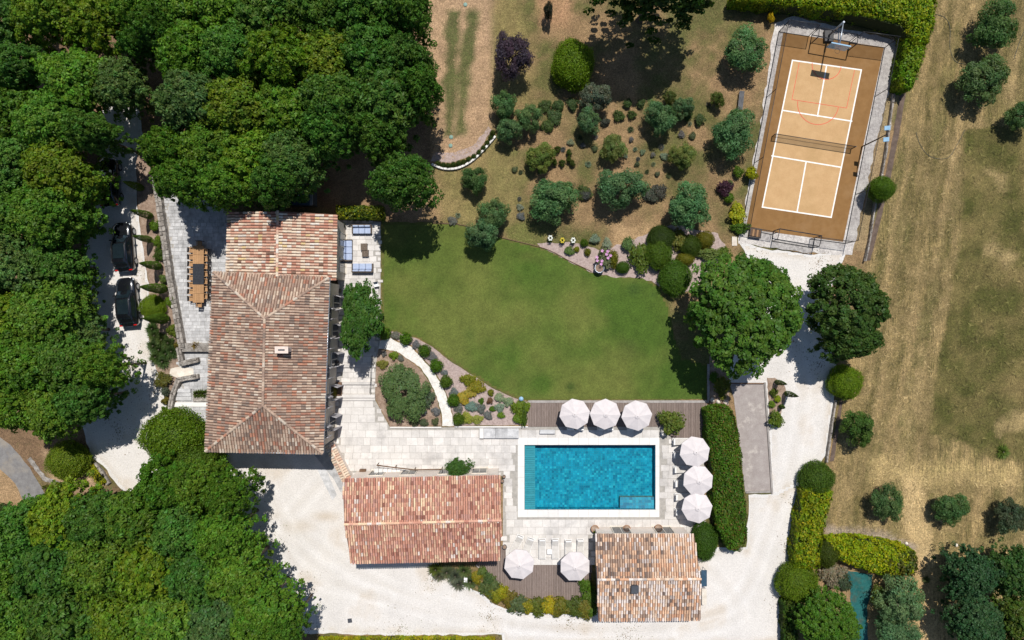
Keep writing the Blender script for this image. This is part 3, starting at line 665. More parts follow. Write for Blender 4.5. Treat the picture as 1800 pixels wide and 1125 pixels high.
# chimney on the east slope
cp = P(495, 615, 7.6) - hc; ch = MB().box(cp.x - .50, cp.x + .50, cp.y - .22, cp.y + .22, 6.3, 7.6, .03).build('chimney', MT['plaster_chimney'], house)
MB().box(cp.x - .58, cp.x + .58, cp.y - .30, cp.y + .30, 7.602, 7.68).build('chimney_cap', MT['plaster_chimney'], ch)
MB().box(cp.x - .28, cp.x + .28, cp.y - .06, cp.y + .06, 7.682, 7.72).build('flue', MT['dark_box'], ch)
for q in ((473, 656), (400, 680)):
    v = P(q[0], q[1], 6.95 if q[0] > 450 else 6.3) - hc; MB().lathe([(.16, -.4), (.16, .05), (.22, .08), (.02, .16)], 12, (v.x, v.y, v.z)).build('vent_cowl', MT['terracotta'], house)

# lower north wing of the farmhouse, bright gable roof
ZE2, ZR2 = 4.65, 5.55
w0, w1, e0, e1 = P(401, 372, ZE2), P(398, 482, ZE2), P(592, 377, ZE2), P(590, 494, ZE2)
r0, r1 = P(488, 371, ZR2), P(487, 486, ZR2)
wc = (w0 + w1 + e0 + e1) / 4
wing = empty('farmhouse_wing', (wc.x, wc.y, 0), 0, 'low house wing with bright pink and cream tiled gable roof', 'house')
rf = Roof(wing, 'bright', .262, .44, 300, 5)
rf.slope([e1, e0, r0, r1]); rf.slope([w0, w1, r1, r0]); rf.ridge(r1, r0); rf.finish()
ft = inset([w0, e0, e1, w1], .3); ft = [ft[0], ft[1], ft[2], ft[3]]
walls(wing, ft, [ZE2 - .1] * 4, MT['render'], [(0, 1, r0 + Vector((0, -.3, -.15))), (2, 3, r1 + Vector((0, .3, -.15)))])
a, b = ft[2], ft[1]; al = (b - a); al.z = 0; Lw = al.length; al.normalize(); outv = Vector((al.y, -al.x, 0))
for t in (.25, .70): add_window(wing, a + al * Lw * t + outv * .01, al, outv, 1.2, .12, 2.3, shutters=False, name='french_window')
# long pool wing: N-S slopes
zn, zs, zr = 4.5, 4.35, 5.2
n0, n1, s0, s1 = P(602, 842, zn), P(880, 836, zn), P(617, 990, zs), P(880, 984, zs)
q0, q1 = P(605, 922, zr), P(881, 915, zr)
bc = (n0 + n1 + s0 + s1) / 4
barn = empty('long_outbuilding', (bc.x, bc.y, 0), 0, 'long outbuilding with pinkish terracotta tiled roof left of the pool', 'building')
def pinkbias(p, w):
    w = list(w)
    if p.y < bc.y and p.x < bc.x + 1: w[4] *= .6; w[6] *= .8; w[5] *= .5
    if p.y < bc.y and p.x >= bc.x + 1: w[5] *= 2.5; w[6] *= 2.0; w[4] *= 1.5
    return w
rf = Roof(barn, 'pink', .215, .42, 300, 7, pinkbias)
rf.slope([n1, n0, q0, q1]); rf.slope([s0, s1, q1, q0]); rf.ridge(q0, q1); rf.finish()
ft = inset([n0, n1, s1, s0], .28)
walls(barn, ft, [zn - .1, zn - .1, zs - .1, zs - .1], MT['render_pink'], [(1, 2, q1 + Vector((-.28, 0, -.15))), (3, 0, q0 + Vector((.28, 0, -.15)))])
a, b = ft[1], ft[0]; al = (b - a); al.z = 0; Lw = al.length; al.normalize(); outv = Vector((-al.y, al.x, 0))
if outv.y < 0: outv = -outv
al2 = Vector((outv.y, -outv.x, 0))
for t in (.13, .36, .62, .84): add_window(barn, a + al * Lw * t + outv * .01, al2, outv, 1.3, .15, 2.3, shutters=False, name='glazed_door')
for q in ((647, 980), (853, 970)):
    v = P(q[0], q[1], 4.7) - bc; MB().lathe([(.10, -.3), (.10, .12), (.14, .13), (.14, .17), (.02, .18)], 10, (v.x, v.y, v.z)).build('vent_pipe', MT['dark_box'], barn)
# pool house
zn, zs, zr = 3.0, 3.0, 3.75
n0, n1, s0, s1 = P(1047, 939, zn), P(1220, 939, zn), P(1052, 1091, zs), P(1232, 1090, zs)
q0, q1 = P(1050, 1019, zr), P(1232, 1018, zr)
ph = (n0 + n1 + s0 + s1) / 4
pool_house = empty('pool_house', (ph.x, ph.y, 0), 0, 'small pool house with peach and white tiled gable roof', 'building')
def peachbias(p, w):
    w = list(w)
    if p.y > ph.y and p.x < ph.x + .6: w[0] *= .6; w[1] *= .4; w[2] *= .25; w[4] *= 3.2; w[5] *= 2.4; w[6] *= 2.5
    elif p.y > ph.y: w[4] *= .4; w[5] *= .3; w[0] *= 1.6; w[1] *= 1.6
    else: w[2] *= 1.5; w[7] *= 1.3
    return w
rf = Roof(pool_house, 'peach', .225, .42, 300, 9, peachbias)
rf.slope([n1, n0, q0, q1]); rf.slope([s0, s1, q1, q0]); rf.ridge(q0, q1); rf.finish()
ft = inset([n0, n1, s1, s0], .25)
walls(pool_house, ft, [zn - .1] * 4, MT['render_pink'], [(1, 2, q1 + Vector((-.25, 0, -.15))), (3, 0, q0 + Vector((.25, 0, -.15)))])
a, b = ft[1], ft[0]; al = (b - a); al.z = 0; Lw = al.length; al.normalize(); outv = Vector((0, 1, 0))
for t in (.25, .72): add_window(pool_house, a + al * Lw * t + outv * .01, Vector((1, 0, 0)), outv, 1.6, .1, 2.2, shutters=False, name='glazed_door')
v = P(1116, 1036, 4.0) - ph; c = MB().box(v.x - .30, v.x + .30, v.y - .32, v.y + .32, 3.2, 4.05, .03).build('chimney', MT['dark_box'], pool_house)
MB().box(v.x - .34, v.x + .34, v.y - .36, v.y + .36, 4.052, 4.12).build('chimney_cap', MT['dark_box'], c)
v = P(1226, 1032, 4.0) - ph; MB().lathe([(.13, -.8), (.13, .05), (.24, .06), (.22, .2), (.03, .26)], 12, (v.x, v.y, v.z - .25)).build('vent_cowl', MT['zinc'], pool_house)
# shed half hidden beneath the oaks above the wing
c0 = P(522, 342, 2.4)
shed = empty('garden_shed', (c0.x, c0.y, 0), 0, 'small shed with dark blue-grey roof under the oaks above the wing', 'shed')
MB().box(-1.2, 1.2, -.75, .75, 0, 2.3).build('wall', MT['dark_box'], shed)
MB().box(-1.45, 1.2, -1.0, 1.0, 2.302, 2.42, .02).build('roof', MT['blue_panel'], shed)
MB().box(1.2, 1.45, -1.0, 1.0, 2.302, 2.43, .01).build('roof_edge', MT['zinc'], shed)
# units fixed beside the pool house
c0 = P(1238, 1017, 1.2)
ac = empty('solar_panel', (c0.x, c0.y, 0), 0, 'dark blue panel on a stand at the right side of the pool house', 'panel')
MB().box(-.27, .27, -.78, .78, 1.12, 1.18, .01).build('panel', MT['blue_panel'], ac)
for sx in (-.2, .2):
    for sy in (-.7, .7): MB().tube([(sx, sy, 0), (sx, sy, 1.118)], .025, 6).build('leg', MT['zinc'], ac)
c0 = P(1236, 1046, .5)
bx_ = empty('meter_cabinet', (c0.x, c0.y, 0), 0, 'pale grey cabinet against the pool house, below the blue panel', 'cabinet')
MB().box(-.2, .2, -.75, .75, 0, .9, .02).build('body', MT['shutter'], bx_)
MB().box(-.23, .23, -.78, .78, .902, .95, .01).build('lid', MT['stone_pale'], bx_)

# ---------------------------------------------------------------- pool
pool = tag(empty('swimming_pool', ((pool_a.x + pool_b.x) / 2, (pool_a.y + pool_b.y) / 2, 0)), 'rectangular blue tiled swimming pool with white stone coping', 'swimming pool')
pc = pool.location.copy(); hw, hh = (pool_b.x - pool_a.x) / 2, (pool_b.y - pool_a.y) / 2; D = 1.0
oa = P(POOL_OUT[0], POOL_OUT[3]) - pc; ob = P(POOL_OUT[2], POOL_OUT[1]) - pc
cm = {}
def slab(parent, x0, x1, y0, y1, z0, z1, mat, name, gap=.012, bev=.008):
    key = mat
    if key not in cm: cm[key] = MB().box(-.5, .5, -.5, .5, -.5, .5).mesh(name, MT[mat])
    o = bpy.data.objects.new(name, cm[key]); COL.objects.link(o); o.parent = parent
    o.location = ((x0 + x1) / 2, (y0 + y1) / 2, (z0 + z1) / 2); o.scale = (x1 - x0 - gap, y1 - y0 - gap, z1 - z0); return o
def run(a, b, n): return [(a + (b - a) * k / n, a + (b - a) * (k + 1) / n) for k in range(n)]
for x0, x1 in run(oa.x, ob.x, 14):
    slab(pool, x0, x1, hh, ob.y, -.1, .085, 'coping', 'coping_slab'); slab(pool, x0, x1, oa.y, -hh, -.1, .085, 'coping', 'coping_slab')
for y0, y1 in run(-hh, hh, 6):
    slab(pool, oa.x, -hw, y0, y1, -.1, .085, 'coping', 'coping_slab'); slab(pool, hw, ob.x, y0, y1, -.1, .085, 'coping', 'coping_slab')
# basin tiles (too small to pick apart singly): floor and walls
rng2 = np.random.default_rng(21)
cell = .21; nxp = round(2 * hw / cell); nyp = round(2 * hh / cell)
tv = []; tf = []; tc = []
pcol = [(.008, .215, .30), (.014, .27, .365), (.006, .165, .25), (.022, .335, .42), (.007, .245, .35), (.045, .41, .48), (.005, .13, .215)]
def quad(a, b, c, d, col):
    k = len(tv); tv.extend([a, b, c, d]); tf.append((k, k + 1, k + 2, k + 3)); tc.extend([col] * 4)
prob = np.array([3, 4, 2.4, 2, 3, 1.0, 1.3]); prob = prob / prob.sum()
for i in range(nxp):
    for j in range(nyp):
        x0 = -hw + 2 * hw * i / nxp; x1 = -hw + 2 * hw * (i + 1) / nxp; y0 = -hh + 2 * hh * j / nyp; y1 = -hh + 2 * hh * (j + 1) / nyp
        g = .003; z = -D + rng2.uniform(0, .004); c = np.array(pcol[rng2.choice(7, p=prob)]) * .68 + .32 * np.array(pcol[0]) * (.6 + 1.3 * float(vnoise(np.array([i * .45]), np.array([j * .45]), 5)[0]))
        quad((x0 + g, y0 + g, z), (x1 - g, y0 + g, z), (x1 - g, y1 - g, z), (x0 + g, y1 - g, z), c)
for i in range(nxp):
    x0 = -hw + 2 * hw * i / nxp; x1 = -hw + 2 * hw * (i + 1) / nxp
    for k in range(3):
        za = -D + .3 * k; zb = za + .29
        quad((x0, hh, za), (x1, hh, za), (x1, hh, zb), (x0, hh, zb), pcol[rng2.choice(7, p=prob)]); quad((x1, -hh, za), (x0, -hh, za), (x0, -hh, zb), (x1, -hh, zb), pcol[rng2.choice(7, p=prob)])
for j in range(nyp):
    y0 = -hh + 2 * hh * j / nyp; y1 = -hh + 2 * hh * (j + 1) / nyp
    for k in range(3):
        za = -D + .3 * k; zb = za + .29
        quad((hw, y1, za), (hw, y0, za), (hw, y0, zb), (hw, y1, zb), pcol[rng2.choice(7, p=prob)]); quad((-hw, y0, za), (-hw, y1, za), (-hw, y1, zb), (-hw, y0, zb), pcol[rng2.choice(7, p=prob)])
me = bpy.data.meshes.new('basin_tiles'); me.from_pydata(tv, [], tf); me.materials.append(MT['pool_tile']); set_col(me, np.array(tc)); tag(link('basin_tiles', me, pool), kind='stuff')
mb = MB(); mb.box(-hw - .02, hw + .02, -hh - .02, hh + .02, -D - .1, -D - .01); mb.build('basin', MT['zinc'], pool)
# submerged steps in the lower right corner
p0 = P(1091, 876) - pc
st = MB().box(p0.x, hw - .01, -hh + .01, p0.y, -D + .01, -.42).build('step', MT['stone'], pool)
tv, tf, tc = [], [], []
m_, n_ = 11, 4
for i in range(m_):
    for j in range(n_):
        x0 = p0.x + (hw - .02 - p0.x) * i / m_; x1 = p0.x + (hw - .02 - p0.x) * (i + 1) / m_; y0 = -hh + .02 + (p0.y + hh - .02) * j / n_; y1 = -hh + .02 + (p0.y + hh - .02) * (j + 1) / n_
        c = np.array(pcol[rng2.choice(7, p=prob)]) * .75 + np.array((.09, .10, .13)); quad((x0 + .006, y0 + .006, -.415), (x1 - .006, y0 + .006, -.415), (x1 - .006, y1 - .006, -.415), (x0 + .006, y1 - .006, -.415), c)
me = bpy.data.meshes.new('step_tiles'); me.from_pydata(tv, [], tf); me.materials.append(MT['pool_tile']); set_col(me, np.array(tc)); tag(link('step_tiles', me, st), kind='stuff')
# slatted cover housing at the left end, just below the water
MT['cover_slat'] = pm('cover_slat', (.08, .27, .31), (.11, .32, .36), 3, fine=.1, rough=.5, rnd=.12)
xr = P(941, 800).x - pc.x
for y0, y1 in run(-hh, hh, 30): slab(pool, -hw + .01, xr, y0, y1, -.26, -.20, 'cover_slat', 'cover_slat', .02)
MB().add([(-hw, -hh, -.10), (hw, -hh, -.10), (hw, hh, -.10), (-hw, hh, -.10)], [(0, 1, 2, 3)]).build('water', MT['water'], pool)

# ---------------------------------------------------------------- terraces with single paving stones
def terrace(name, label, poly, bw, bh, mat, z=.06, holes=(), limit=300, seed=1, stagger=True, split=()):
    if holes:
        hx0, hy0, hx1, hy1 = holes[0]; ib = 4
        base = None; strips = [[(p_[0], p_[1]) for p_ in q_] for q_ in split]
        mb_ = MB()
        for s_ in strips: mb_.prism(PL(s_, 0), -.02, z - .03)
        base = tag(mb_.build(name, MT['joint']), kind='structure')
    else: base = sheet(name, poly, z - .03, MT['joint'], thick=z - .03 + .05)
    if label: tag(base, label)
    q = wp(poly); rnd = random.Random(seed)
    xs = [p[0] for p in q]; ys = [p[1] for p in q]
    hol = [(P(a, d).x, P(c, b).x, P(a, d).y, P(c, b).y) for a, b, c, d in holes]
    key = 'pv_' + mat
    if key not in cm: cm[key] = MB().box(-.5, .5, -.5, .5, -.5, .5).mesh('paving_stone', MT[mat])
    rest = MB(); y = min(ys); n = 0; row = 0
    L = []
    while y < max(ys):
        h = bh * rnd.choice((1, 1, .8)); x = min(xs) - (rnd.random() * bw if stagger else 0)
        while x < max(xs):
            w = bw * (rnd.choice((1, 1, 1.4, .8)) if stagger else 1)
            L.append((x, x + w, y, y + h)); x += w
        y += h; row += 1
    arr = np.array(L); cx = (arr[:, 0] + arr[:, 1]) / 2; cy = (arr[:, 2] + arr[:, 3]) / 2
    ok = np.ones(len(arr), bool)
    for i in (0, 1):
        for j in (2, 3): ok &= inside(arr[:, i] * .92 + cx * .08, arr[:, j] * .92 + cy * .08, q)
    for (x0, x1, y0, y1) in hol: ok &= ~((arr[:, 1] > x0 + .02) & (arr[:, 0] < x1 - .02) & (arr[:, 3] > y0 + .02) & (arr[:, 2] < y1 - .02))
    part = inside(cx, cy, q) & ~ok
    for (x0, x1, y0, y1) in hol: part &= ~((arr[:, 1] > x0 + .02) & (arr[:, 0] < x1 - .02) & (arr[:, 3] > y0 + .02) & (arr[:, 2] < y1 - .02))
    for k in np.nonzero(ok | part)[0]:
        x0, x1, y0, y1 = arr[k]
        if part[k]:
            x0, x1 = cx[k] - (x1 - x0) * .28, cx[k] + (x1 - x0) * .28; y0, y1 = cy[k] - (y1 - y0) * .3, cy[k] + (y1 - y0) * .3
        zt = z + rnd.uniform(-.004, .006); g = .022
        if n < limit:
            o = bpy.data.objects.new('paving_stone', cm[key]); COL.objects.link(o); o.parent = base
            o.location = ((x0 + x1) / 2, (y0 + y1) / 2, zt - .025); o.scale = (x1 - x0 - g, y1 - y0 - g, .05); n += 1
        else: rest.box(x0 + g / 2, x1 - g / 2, y0 + g / 2, y1 - g / 2, zt - .05, zt)
    if rest.v: tag(rest.build('paving_stones', MT[mat], base), kind='stuff')
    return base
terrace('west_terrace', None, [(283, 340), (330, 335), (400, 340), (404, 372), (410, 480), (372, 490), (372, 612), (318, 612), (300, 480)], .55, .36, 'paving_grey', .10, seed=2)
terrace('front_terrace', None, [(590, 386), (669, 390), (669, 590), (661, 640), (659, 702), (588, 702), (594, 500)], .66, .55, 'paving', .07, seed=3)
terrace('pool_terrace', None, [(586, 702), (659, 702), (675, 732), (686, 752), (928, 750), (1165, 750), (1182, 772), (1238, 772), (1238, 940), (1046, 940), (1046, 993), (884, 993), (884, 836), (604, 840), (590, 800)], .80, .74, 'paving', .065, holes=[POOL_OUT], seed=4, split=([(586, 702), (659, 702), (675, 732), (686, 752), (914, 750), (914, 836), (604, 840), (590, 800)], [(884, 836.01), (914, 836.01), (914, 993), (884, 993)], [(914.01, 750), (1165, 750), (1156, 765), (1156, 773), (914.01, 773)], [(914.01, 905), (1156, 905), (1156, 940), (1046, 940), (1046, 993), (914.01, 993)], [(1156.01, 764), (1165, 750), (1182, 772), (1238, 772), (1238, 940), (1156.01, 940)]))
terrace('lower_terrace', None, [(318, 614), (372, 614), (372, 742), (340, 742), (308, 716), (314, 690), (322, 660), (312, 640)], .6, .42, 'paving_grey', .05, seed=5)

# timber decks: every board a part
def deck(name, label, poly, pitch, z, border=None):
    root = empty(name, (0, 0, 0), 0, label, 'deck')
    q = wp(poly); sheet('joist_bed', poly, z - .04, MT['dark_strip'], parent=root)
    xs = [p[0] for p in q]; x = min(xs) + pitch / 2
    key = 'board'
    if key not in cm: cm[key] = MB().box(-.5, .5, -.5, .5, -.5, .5).mesh('board', MT['wood_deck'])
    n = len(q)
    while x < max(xs):
        hits = sorted(q[i][1] + (q[(i + 1) % n][1] - q[i][1]) * (x - q[i][0]) / (q[(i + 1) % n][0] - q[i][0]) for i in range(n) if (q[i][0] - x) * (q[(i + 1) % n][0] - x) < 0)
        for a, b in zip(hits[::2], hits[1::2]):
            if b - a < .1: continue
            o = bpy.data.objects.new('board', cm[key]); COL.objects.link(o); o.parent = root
            o.location = (x, (a + b) / 2, z - .0125); o.scale = (pitch - .034, b - a, .025)
        x += pitch
    return root
dk = deck('lawn_deck', 'grey-brown timber deck between the lawn and the pool', [(928, 708), (1242, 708), (1242, 772), (1182, 772), (1166, 750), (928, 750)], .165, .10)
a, b = P(928, 708), P(1246, 704)
MB().box(a.x, b.x, a.y + .01, b.y + .02, .02, .13).build('border_board', MT['wood_grey'], dk)
a, b = P(1243, 704), P(1247, 640)
MB().box(a.x, b.x, a.y + .03, b.y, .02, .13).build('border_board', MT['wood_grey'], dk)
dk = deck('south_deck', 'timber sun deck with a curved edge below the pool', [(836, 992), (884, 958), (888, 960), (888, 993), (1041, 993), (1034, 1054), (940, 1054), (905, 1042), (868, 1016)], .165, .10)
c = smooth_line([P(836, 993), P(868, 1017), P(905, 1043), P(940, 1056), P(1034, 1056)], 5)
mb = MB(); mb.tube([(p.x, p.y, .09) for p in c], .06, 6); mb.build('edge_board', MT['wood_grey'], dk)
# ---------------------------------------------------------------- walls, edgings and fences of the garden
def stone_wall(pts, w, h, label, seed=1, mat='stone', name='dry_stone_wall', stone=.5, zb=0.0, cat='wall'):
    """Low wall: a rubble core and a row of cap stones, each stone a part."""
    pts = [P(a, b, h) for a, b in pts]; c = sum(pts, Vector()) / len(pts)
    root = empty(name, (c.x, c.y, 0), 0, label, cat); rnd = random.Random(seed)
    core = MB()
    for a, b in zip(pts, pts[1:]):
        d = b - a; d.z = 0; L = d.length; d.normalize(); n = Vector((-d.y, d.x, 0)); o_ = a - c; o_.z = 0
        M = Matrix(((d.x, n.x, 0, o_.x), (d.y, n.y, 0, o_.y), (0, 0, 1, 0), (0, 0, 0, 1)))
        core.box(-w * .3, L + w * .3, -w * .44, w * .44, zb, h - .10, M=M)
        x = 0
        while x < L:
            s_ = min(stone * rnd.uniform(.7, 1.3), L - x + .1)
            rows = 1 if w < .45 else 2
            for r in range(rows):
                y0 = -w / 2 + w * r / rows; y1 = y0 + w / rows
                j = lambda: rnd.uniform(-.035, .035)
                z1 = h + rnd.uniform(-.04, .05)
                vs_ = [(x + .015 + j(), y0 + .015 + j(), h - .14), (x + s_ - .015 + j(), y0 + .015 + j(), h - .14), (x + s_ - .015 + j(), y1 - .015 + j(), h - .14), (x + .015 + j(), y1 - .015 + j(), h - .14)]
                cx_, cy_ = x + s_ / 2, (y0 + y1) / 2
                vt = [(cx_ + (p[0] - cx_) * .86, cy_ + (p[1] - cy_) * .84, z1 + j() * .5) for p in vs_]
                vm = [(p[0] + j() * .3, p[1] + j() * .3, z1 - .04) for p in vs_]
                mb = MB(); mb.add([M @ Vector(p) for p in vs_ + vm + vt], [(0, 1, 5, 4), (1, 2, 6, 5), (2, 3, 7, 6), (3, 0, 4, 7), (4, 5, 9, 8), (5, 6, 10, 9), (6, 7, 11, 10), (7, 4, 8, 11), (8, 9, 10, 11)])
                mb.build('stone', MT[mat], root)
            x += s_
    core.build('wall_core', MT[mat], root)
    return root
stone_wall([(270, 300), (276, 345), (284, 400), (297, 490), (312, 575), (318, 610)], .62, .75, 'long dry stone retaining wall along the left edge of the dining terrace', 1)
stone_wall([(313, 612), (318, 640), (344, 633)], .5, .6, 'hooked low stone wall below the orange-leaved plant', 2)
stone_wall([(344, 662), (312, 668), (302, 694), (297, 722)], .5, .6, 'bent low stone wall curving down to the driveway', 3)
stone_wall([(165, 817), (177, 832), (188, 850)], .45, .35, 'short stone kerb wall right of the round bush by the road', 4)
stone_wall([(1573, 165), (1560, 260), (1548, 330)], .18, .45, 'narrow pale stone wall right of the court, upper stretch below the hedge', 5, 'stone', stone=.8)
stone_wall([(1541, 350), (1531, 420), (1522, 458)], .18, .45, 'narrow pale stone wall below the round tree beside the court', 6, 'stone', stone=.8)
stone_wall([(1471, 705), (1464, 745), (1455, 812)], .18, .45, 'narrow pale stone wall right of the white garden path', 7, 'stone', stone=.8)
sheet('soil_strip', [(1588, 130), (1598, 135), (1576, 260), (1562, 330), (1545, 400), (1530, 458), (1520, 458), (1538, 390), (1552, 330), (1566, 260)], .012, MT['dark_strip'], .03, .5, 30)  # flat strip of dark brown soil along the right of the stone wall
sheet('soil_strip', [(1477, 700), (1483, 700), (1466, 810), (1458, 812)], .012, MT['dark_strip'], .03, .5, 31)
# white kerb of the allotment bed
c = smooth_line([P(759, 289), P(780, 297), (P(805, 296)), P(830, 283), P(852, 262), P(871, 240)], 4)
kerb = empty('white_kerb', (0, 0, 0), 0, 'curved white stone kerb around the tilled strip by the wood', 'kerb')
for a, b in zip(c, c[1:]):
    d = (b - a).normalized(); n = Vector((-d.y, d.x, 0)); M = Matrix(((d.x, n.x, 0, a.x), (d.y, n.y, 0, a.y), (0, 0, 1, 0), (0, 0, 0, 1)))
    MB().box(.01, (b - a).length - .01, -.1, .1, 0, .30, .02, M).build('kerb_stone', MT['coping'], kerb)
# steel lawn edging
mb = MB(); c = smooth_line([P(760, 392), P(815, 396), P(880, 417), P(958, 437), P(1000, 458), P(1040, 477)], 5)
for a, b in zip(c, c[1:]):
    d = (b - a).normalized(); n = Vector((-d.y, d.x, 0)) * .025
    mb.add([a - n, b - n, b + n, a + n] + [p + Vector((0, 0, .10)) for p in (a - n, b - n, b + n, a + n)], [(4, 5, 6, 7), (0, 1, 5, 4), (2, 3, 7, 6)])
tag(mb.build('lawn_edging', MT['brown_wood']), 'dark steel edging along the upper curve of the lawn', 'edging')
mb = MB(); c = [P(686, 752), P(776, 750)]
mb.box(c[0].x, c[1].x, c[1].y - .12, c[1].y, 0, .16); tag(mb.build('bed_kerb', MT['coping']), 'pale kerb along the lower edge of the island bed', 'kerb')
mb = MB(); c = [P(799, 750), P(928, 749)]
mb.box(c[0].x, c[1].x, c[1].y - .12, c[1].y, 0, .16); tag(mb.build('bed_kerb', MT['coping']), 'pale kerb along the lower edge of the flower bed', 'kerb')
# boules pitch with timber kerbs
sheet('boules_pitch', [(1283, 676), (1344, 676), (1355, 864), (1310, 866), (1290, 700)], .030, MT['boule'], .02, .5, 20)
def beam(label, a, b, w, h, mat='wood_grey'):
    a, b = P(*a), P(*b); d = (b - a); L = d.length; d.normalize(); n = Vector((-d.y, d.x, 0))
    r_ = empty('timber_kerb', (a.x, a.y, 0), 0, label, 'kerb'); k = max(1, round(L / 2.2))
    M = Matrix(((d.x, n.x, 0, 0), (d.y, n.y, 0, 0), (0, 0, 1, 0), (0, 0, 0, 1)))
    for i in range(k): MB().box(L * i / k + .005, L * (i + 1) / k - .005, -w / 2, w / 2, 0, h, M=M).build('beam', MT[mat], r_)
beam('grey timber kerb along the right side of the boules pitch', (1344, 672), (1357, 868), .17, .16)
beam('grey timber kerb across the lower end of the boules pitch', (1311, 865), (1354, 864), .2, .14)
beam('dark timber kerb across the upper end of the boules pitch', (1282, 674), (1342, 674), .12, .14, 'brown_wood')

# front terrace steps and rails
def steps(label, x0, x1, ys, z0, rise, mat='paving', cat='steps', name='terrace_step'):
    r_ = empty(name, (P(x0, ys[0]).x, P(x0, ys[0]).y, 0), 0, label, cat); o_ = r_.location
    for k in range(len(ys) - 1):
        a, b = P(x0, ys[k + 1]), P(x1, ys[k])
        MB().box(a.x - o_.x, b.x - o_.x, a.y - o_.y + .01, b.y - o_.y, 0, z0 + rise * (len(ys) - 1 - k), .01).build('tread', MT[mat], r_)
    return r_
steps('wide pale step across the front terrace below the broadleaf tree', 590, 661, (641, 646), .075, .18)
steps('wide pale step across the front terrace above the square planter', 602, 659, (671, 676), .075, .18)
steps('pale double step where the front terrace meets the pool terrace', 590, 660, (693, 699, 704), .07, .13)
steps('flight of three grey steps beside the lily planter', 307, 337, (683, 690, 697, 704), .05, .08, 'paving_grey')
steps('single pale step across the lower terrace left of the farmhouse', 304, 368, (707, 715), .05, .10, 'coping')
def rail(label, pts, h, mat='black_metal', step=1.2):
    q = [P(a, b) for a, b in pts]; r_ = empty('handrail', (q[0].x, q[0].y, 0), 0, label, 'handrail'); o_ = Vector((q[0].x, q[0].y, 0))
    MB().tube([p - o_ + Vector((0, 0, h)) for p in q], .025, 6).build('rail', MT[mat], r_)
    for p in q: MB().tube([p - o_, p - o_ + Vector((0, 0, h - .02))], .02, 6).build('post', MT[mat], r_)
rail('thin black handrail beside the front terrace steps', [(656, 625), (655, 646), (654, 672), (653, 690)], .8)

# stair and brown rail against the long outbuilding
c0 = P(700, 826); stair = empty('outside_stair', (c0.x, c0.y, 0), 0, 'narrow pale stair with brown rail along the long outbuilding', 'stairs')
for k in range(11):
    a, b = P(661 + k * 7.5, 820 + k * .75), P(661 + (k + 1) * 7.5, 832 + k * .3)
    MB().box(a.x - c0.x + .01, b.x - c0.x - .01, b.y - c0.y, a.y - c0.y, 0, .10 + .085 * (11 - k), .01).build('tread', MT['coping'], stair)
pts = [P(662, 818, 1.2), P(694, 822, 1.2), P(728, 826, 1.2), P(776, 825, 1.2)]
MB().tube([p - c0 for p in pts], .06, 6).build('handrail', MT['brown_wood'], stair)
for p in pts: MB().tube([Vector((p.x - c0.x, p.y - c0.y, 0)), p - c0 - Vector((0, 0, .04))], .035, 6).build('post', MT['brown_wood'], stair)
# diagonal wall with a coping of canal tiles
pts = [P(577, 781, 1.8), P(612, 851, 1.8)]
cw = empty('tile_coped_wall', ((pts[0].x + pts[1].x) / 2, (pts[0].y + pts[1].y) / 2, 0), 0, 'diagonal garden wall capped with cream canal tiles at the farmhouse corner', 'wall')
d = pts[1] - pts[0]; L = d.length; d.normalize(); n = Vector((-d.y, d.x, 0)); o_ = pts[0] - cw.location; o_.z = 0
M = Matrix(((d.x, n.x, 0, o_.x), (d.y, n.y, 0, o_.y), (0, 0, 1, 0), (0, 0, 0, 1)))
MB().box(0, L, -.2, .2, 0, 1.6, M=M).build('wall', MT['render_pink'], cw)
tm = tile_meshes('bright'); rnd = random.Random(4); k = 0; x = .12
while x < L - .05:
    for sg in (-1, 1):
        o = bpy.data.objects.new('coping_tile', tm[rnd.choice([1, 2, 1, 6, 0, 7])]); COL.objects.link(o); o.parent = cw
        T_ = Matrix.Translation((x, sg * .46, 1.56)) @ Matrix.Rotation(0 if sg < 0 else math.pi, 4, 'Z') @ Matrix.Rotation(R(22), 4, 'X') @ Matrix.Diagonal((1, .46, 1, 1))
        o.matrix_local = M @ T_
    x += .24
for k in range(round(L / .42)):
    o = bpy.data.objects.new('coping_tile', tm[rnd.choice([1, 2, 0])]); COL.objects.link(o); o.parent = cw
    o.matrix_local = M @ Matrix.Translation((.42 * k + .44, 0, 1.74)) @ Matrix.Rotation(math.pi / 2, 4, 'Z') @ Matrix.Diagonal((1.0, .45, .8, 1))
sheet('entrance_path', [(552, 800), (580, 790), (604, 838), (600, 866), (585, 840)], .02, MT['paving_grey'], .03, .4, 33)

# ---------------------------------------------------------------- plants
LEAF = {}; GRP = [None]
def leaf_cloud(name, Pn, N, size, aspect, rg, hue=.12, val=.22, grp=None):
    m = len(Pn); N = N / np.linalg.norm(N, axis=1, keepdims=True)
    t = rg.normal(size=(m, 3)); t -= N * (t * N).sum(1, keepdims=True); t /= np.linalg.norm(t, axis=1, keepdims=True)
    b = np.cross(N, t); s = size * rg.uniform(.7, 1.3, (m, 1))
    V_ = np.stack([Pn - t * s, Pn + b * s * aspect + N * s * .18, Pn + t * s, Pn - b * s * aspect + N * s * .18], 1).reshape(-1, 3)
    v = rg.uniform(1 - val, 1 + val, (m, 1)); c = np.concatenate([v * rg.uniform(1 - hue, 1 + hue * 1.5, (m, 1)), v, v * rg.uniform(1 - hue, 1 + hue, (m, 1))], 1)
    if grp is not None:
        n_g = grp.max() + 1; gv = rg.uniform(.80, 1.22, n_g)[grp][:, None]; c = c * gv * np.stack([rg.uniform(.78, 1.12, n_g)[grp], np.ones(m), np.ones(m)], 1)
    return np_mesh(name, V_, np.arange(4 * m).reshape(-1, 4), MT['leaf'], np.repeat(c, 4, 0))
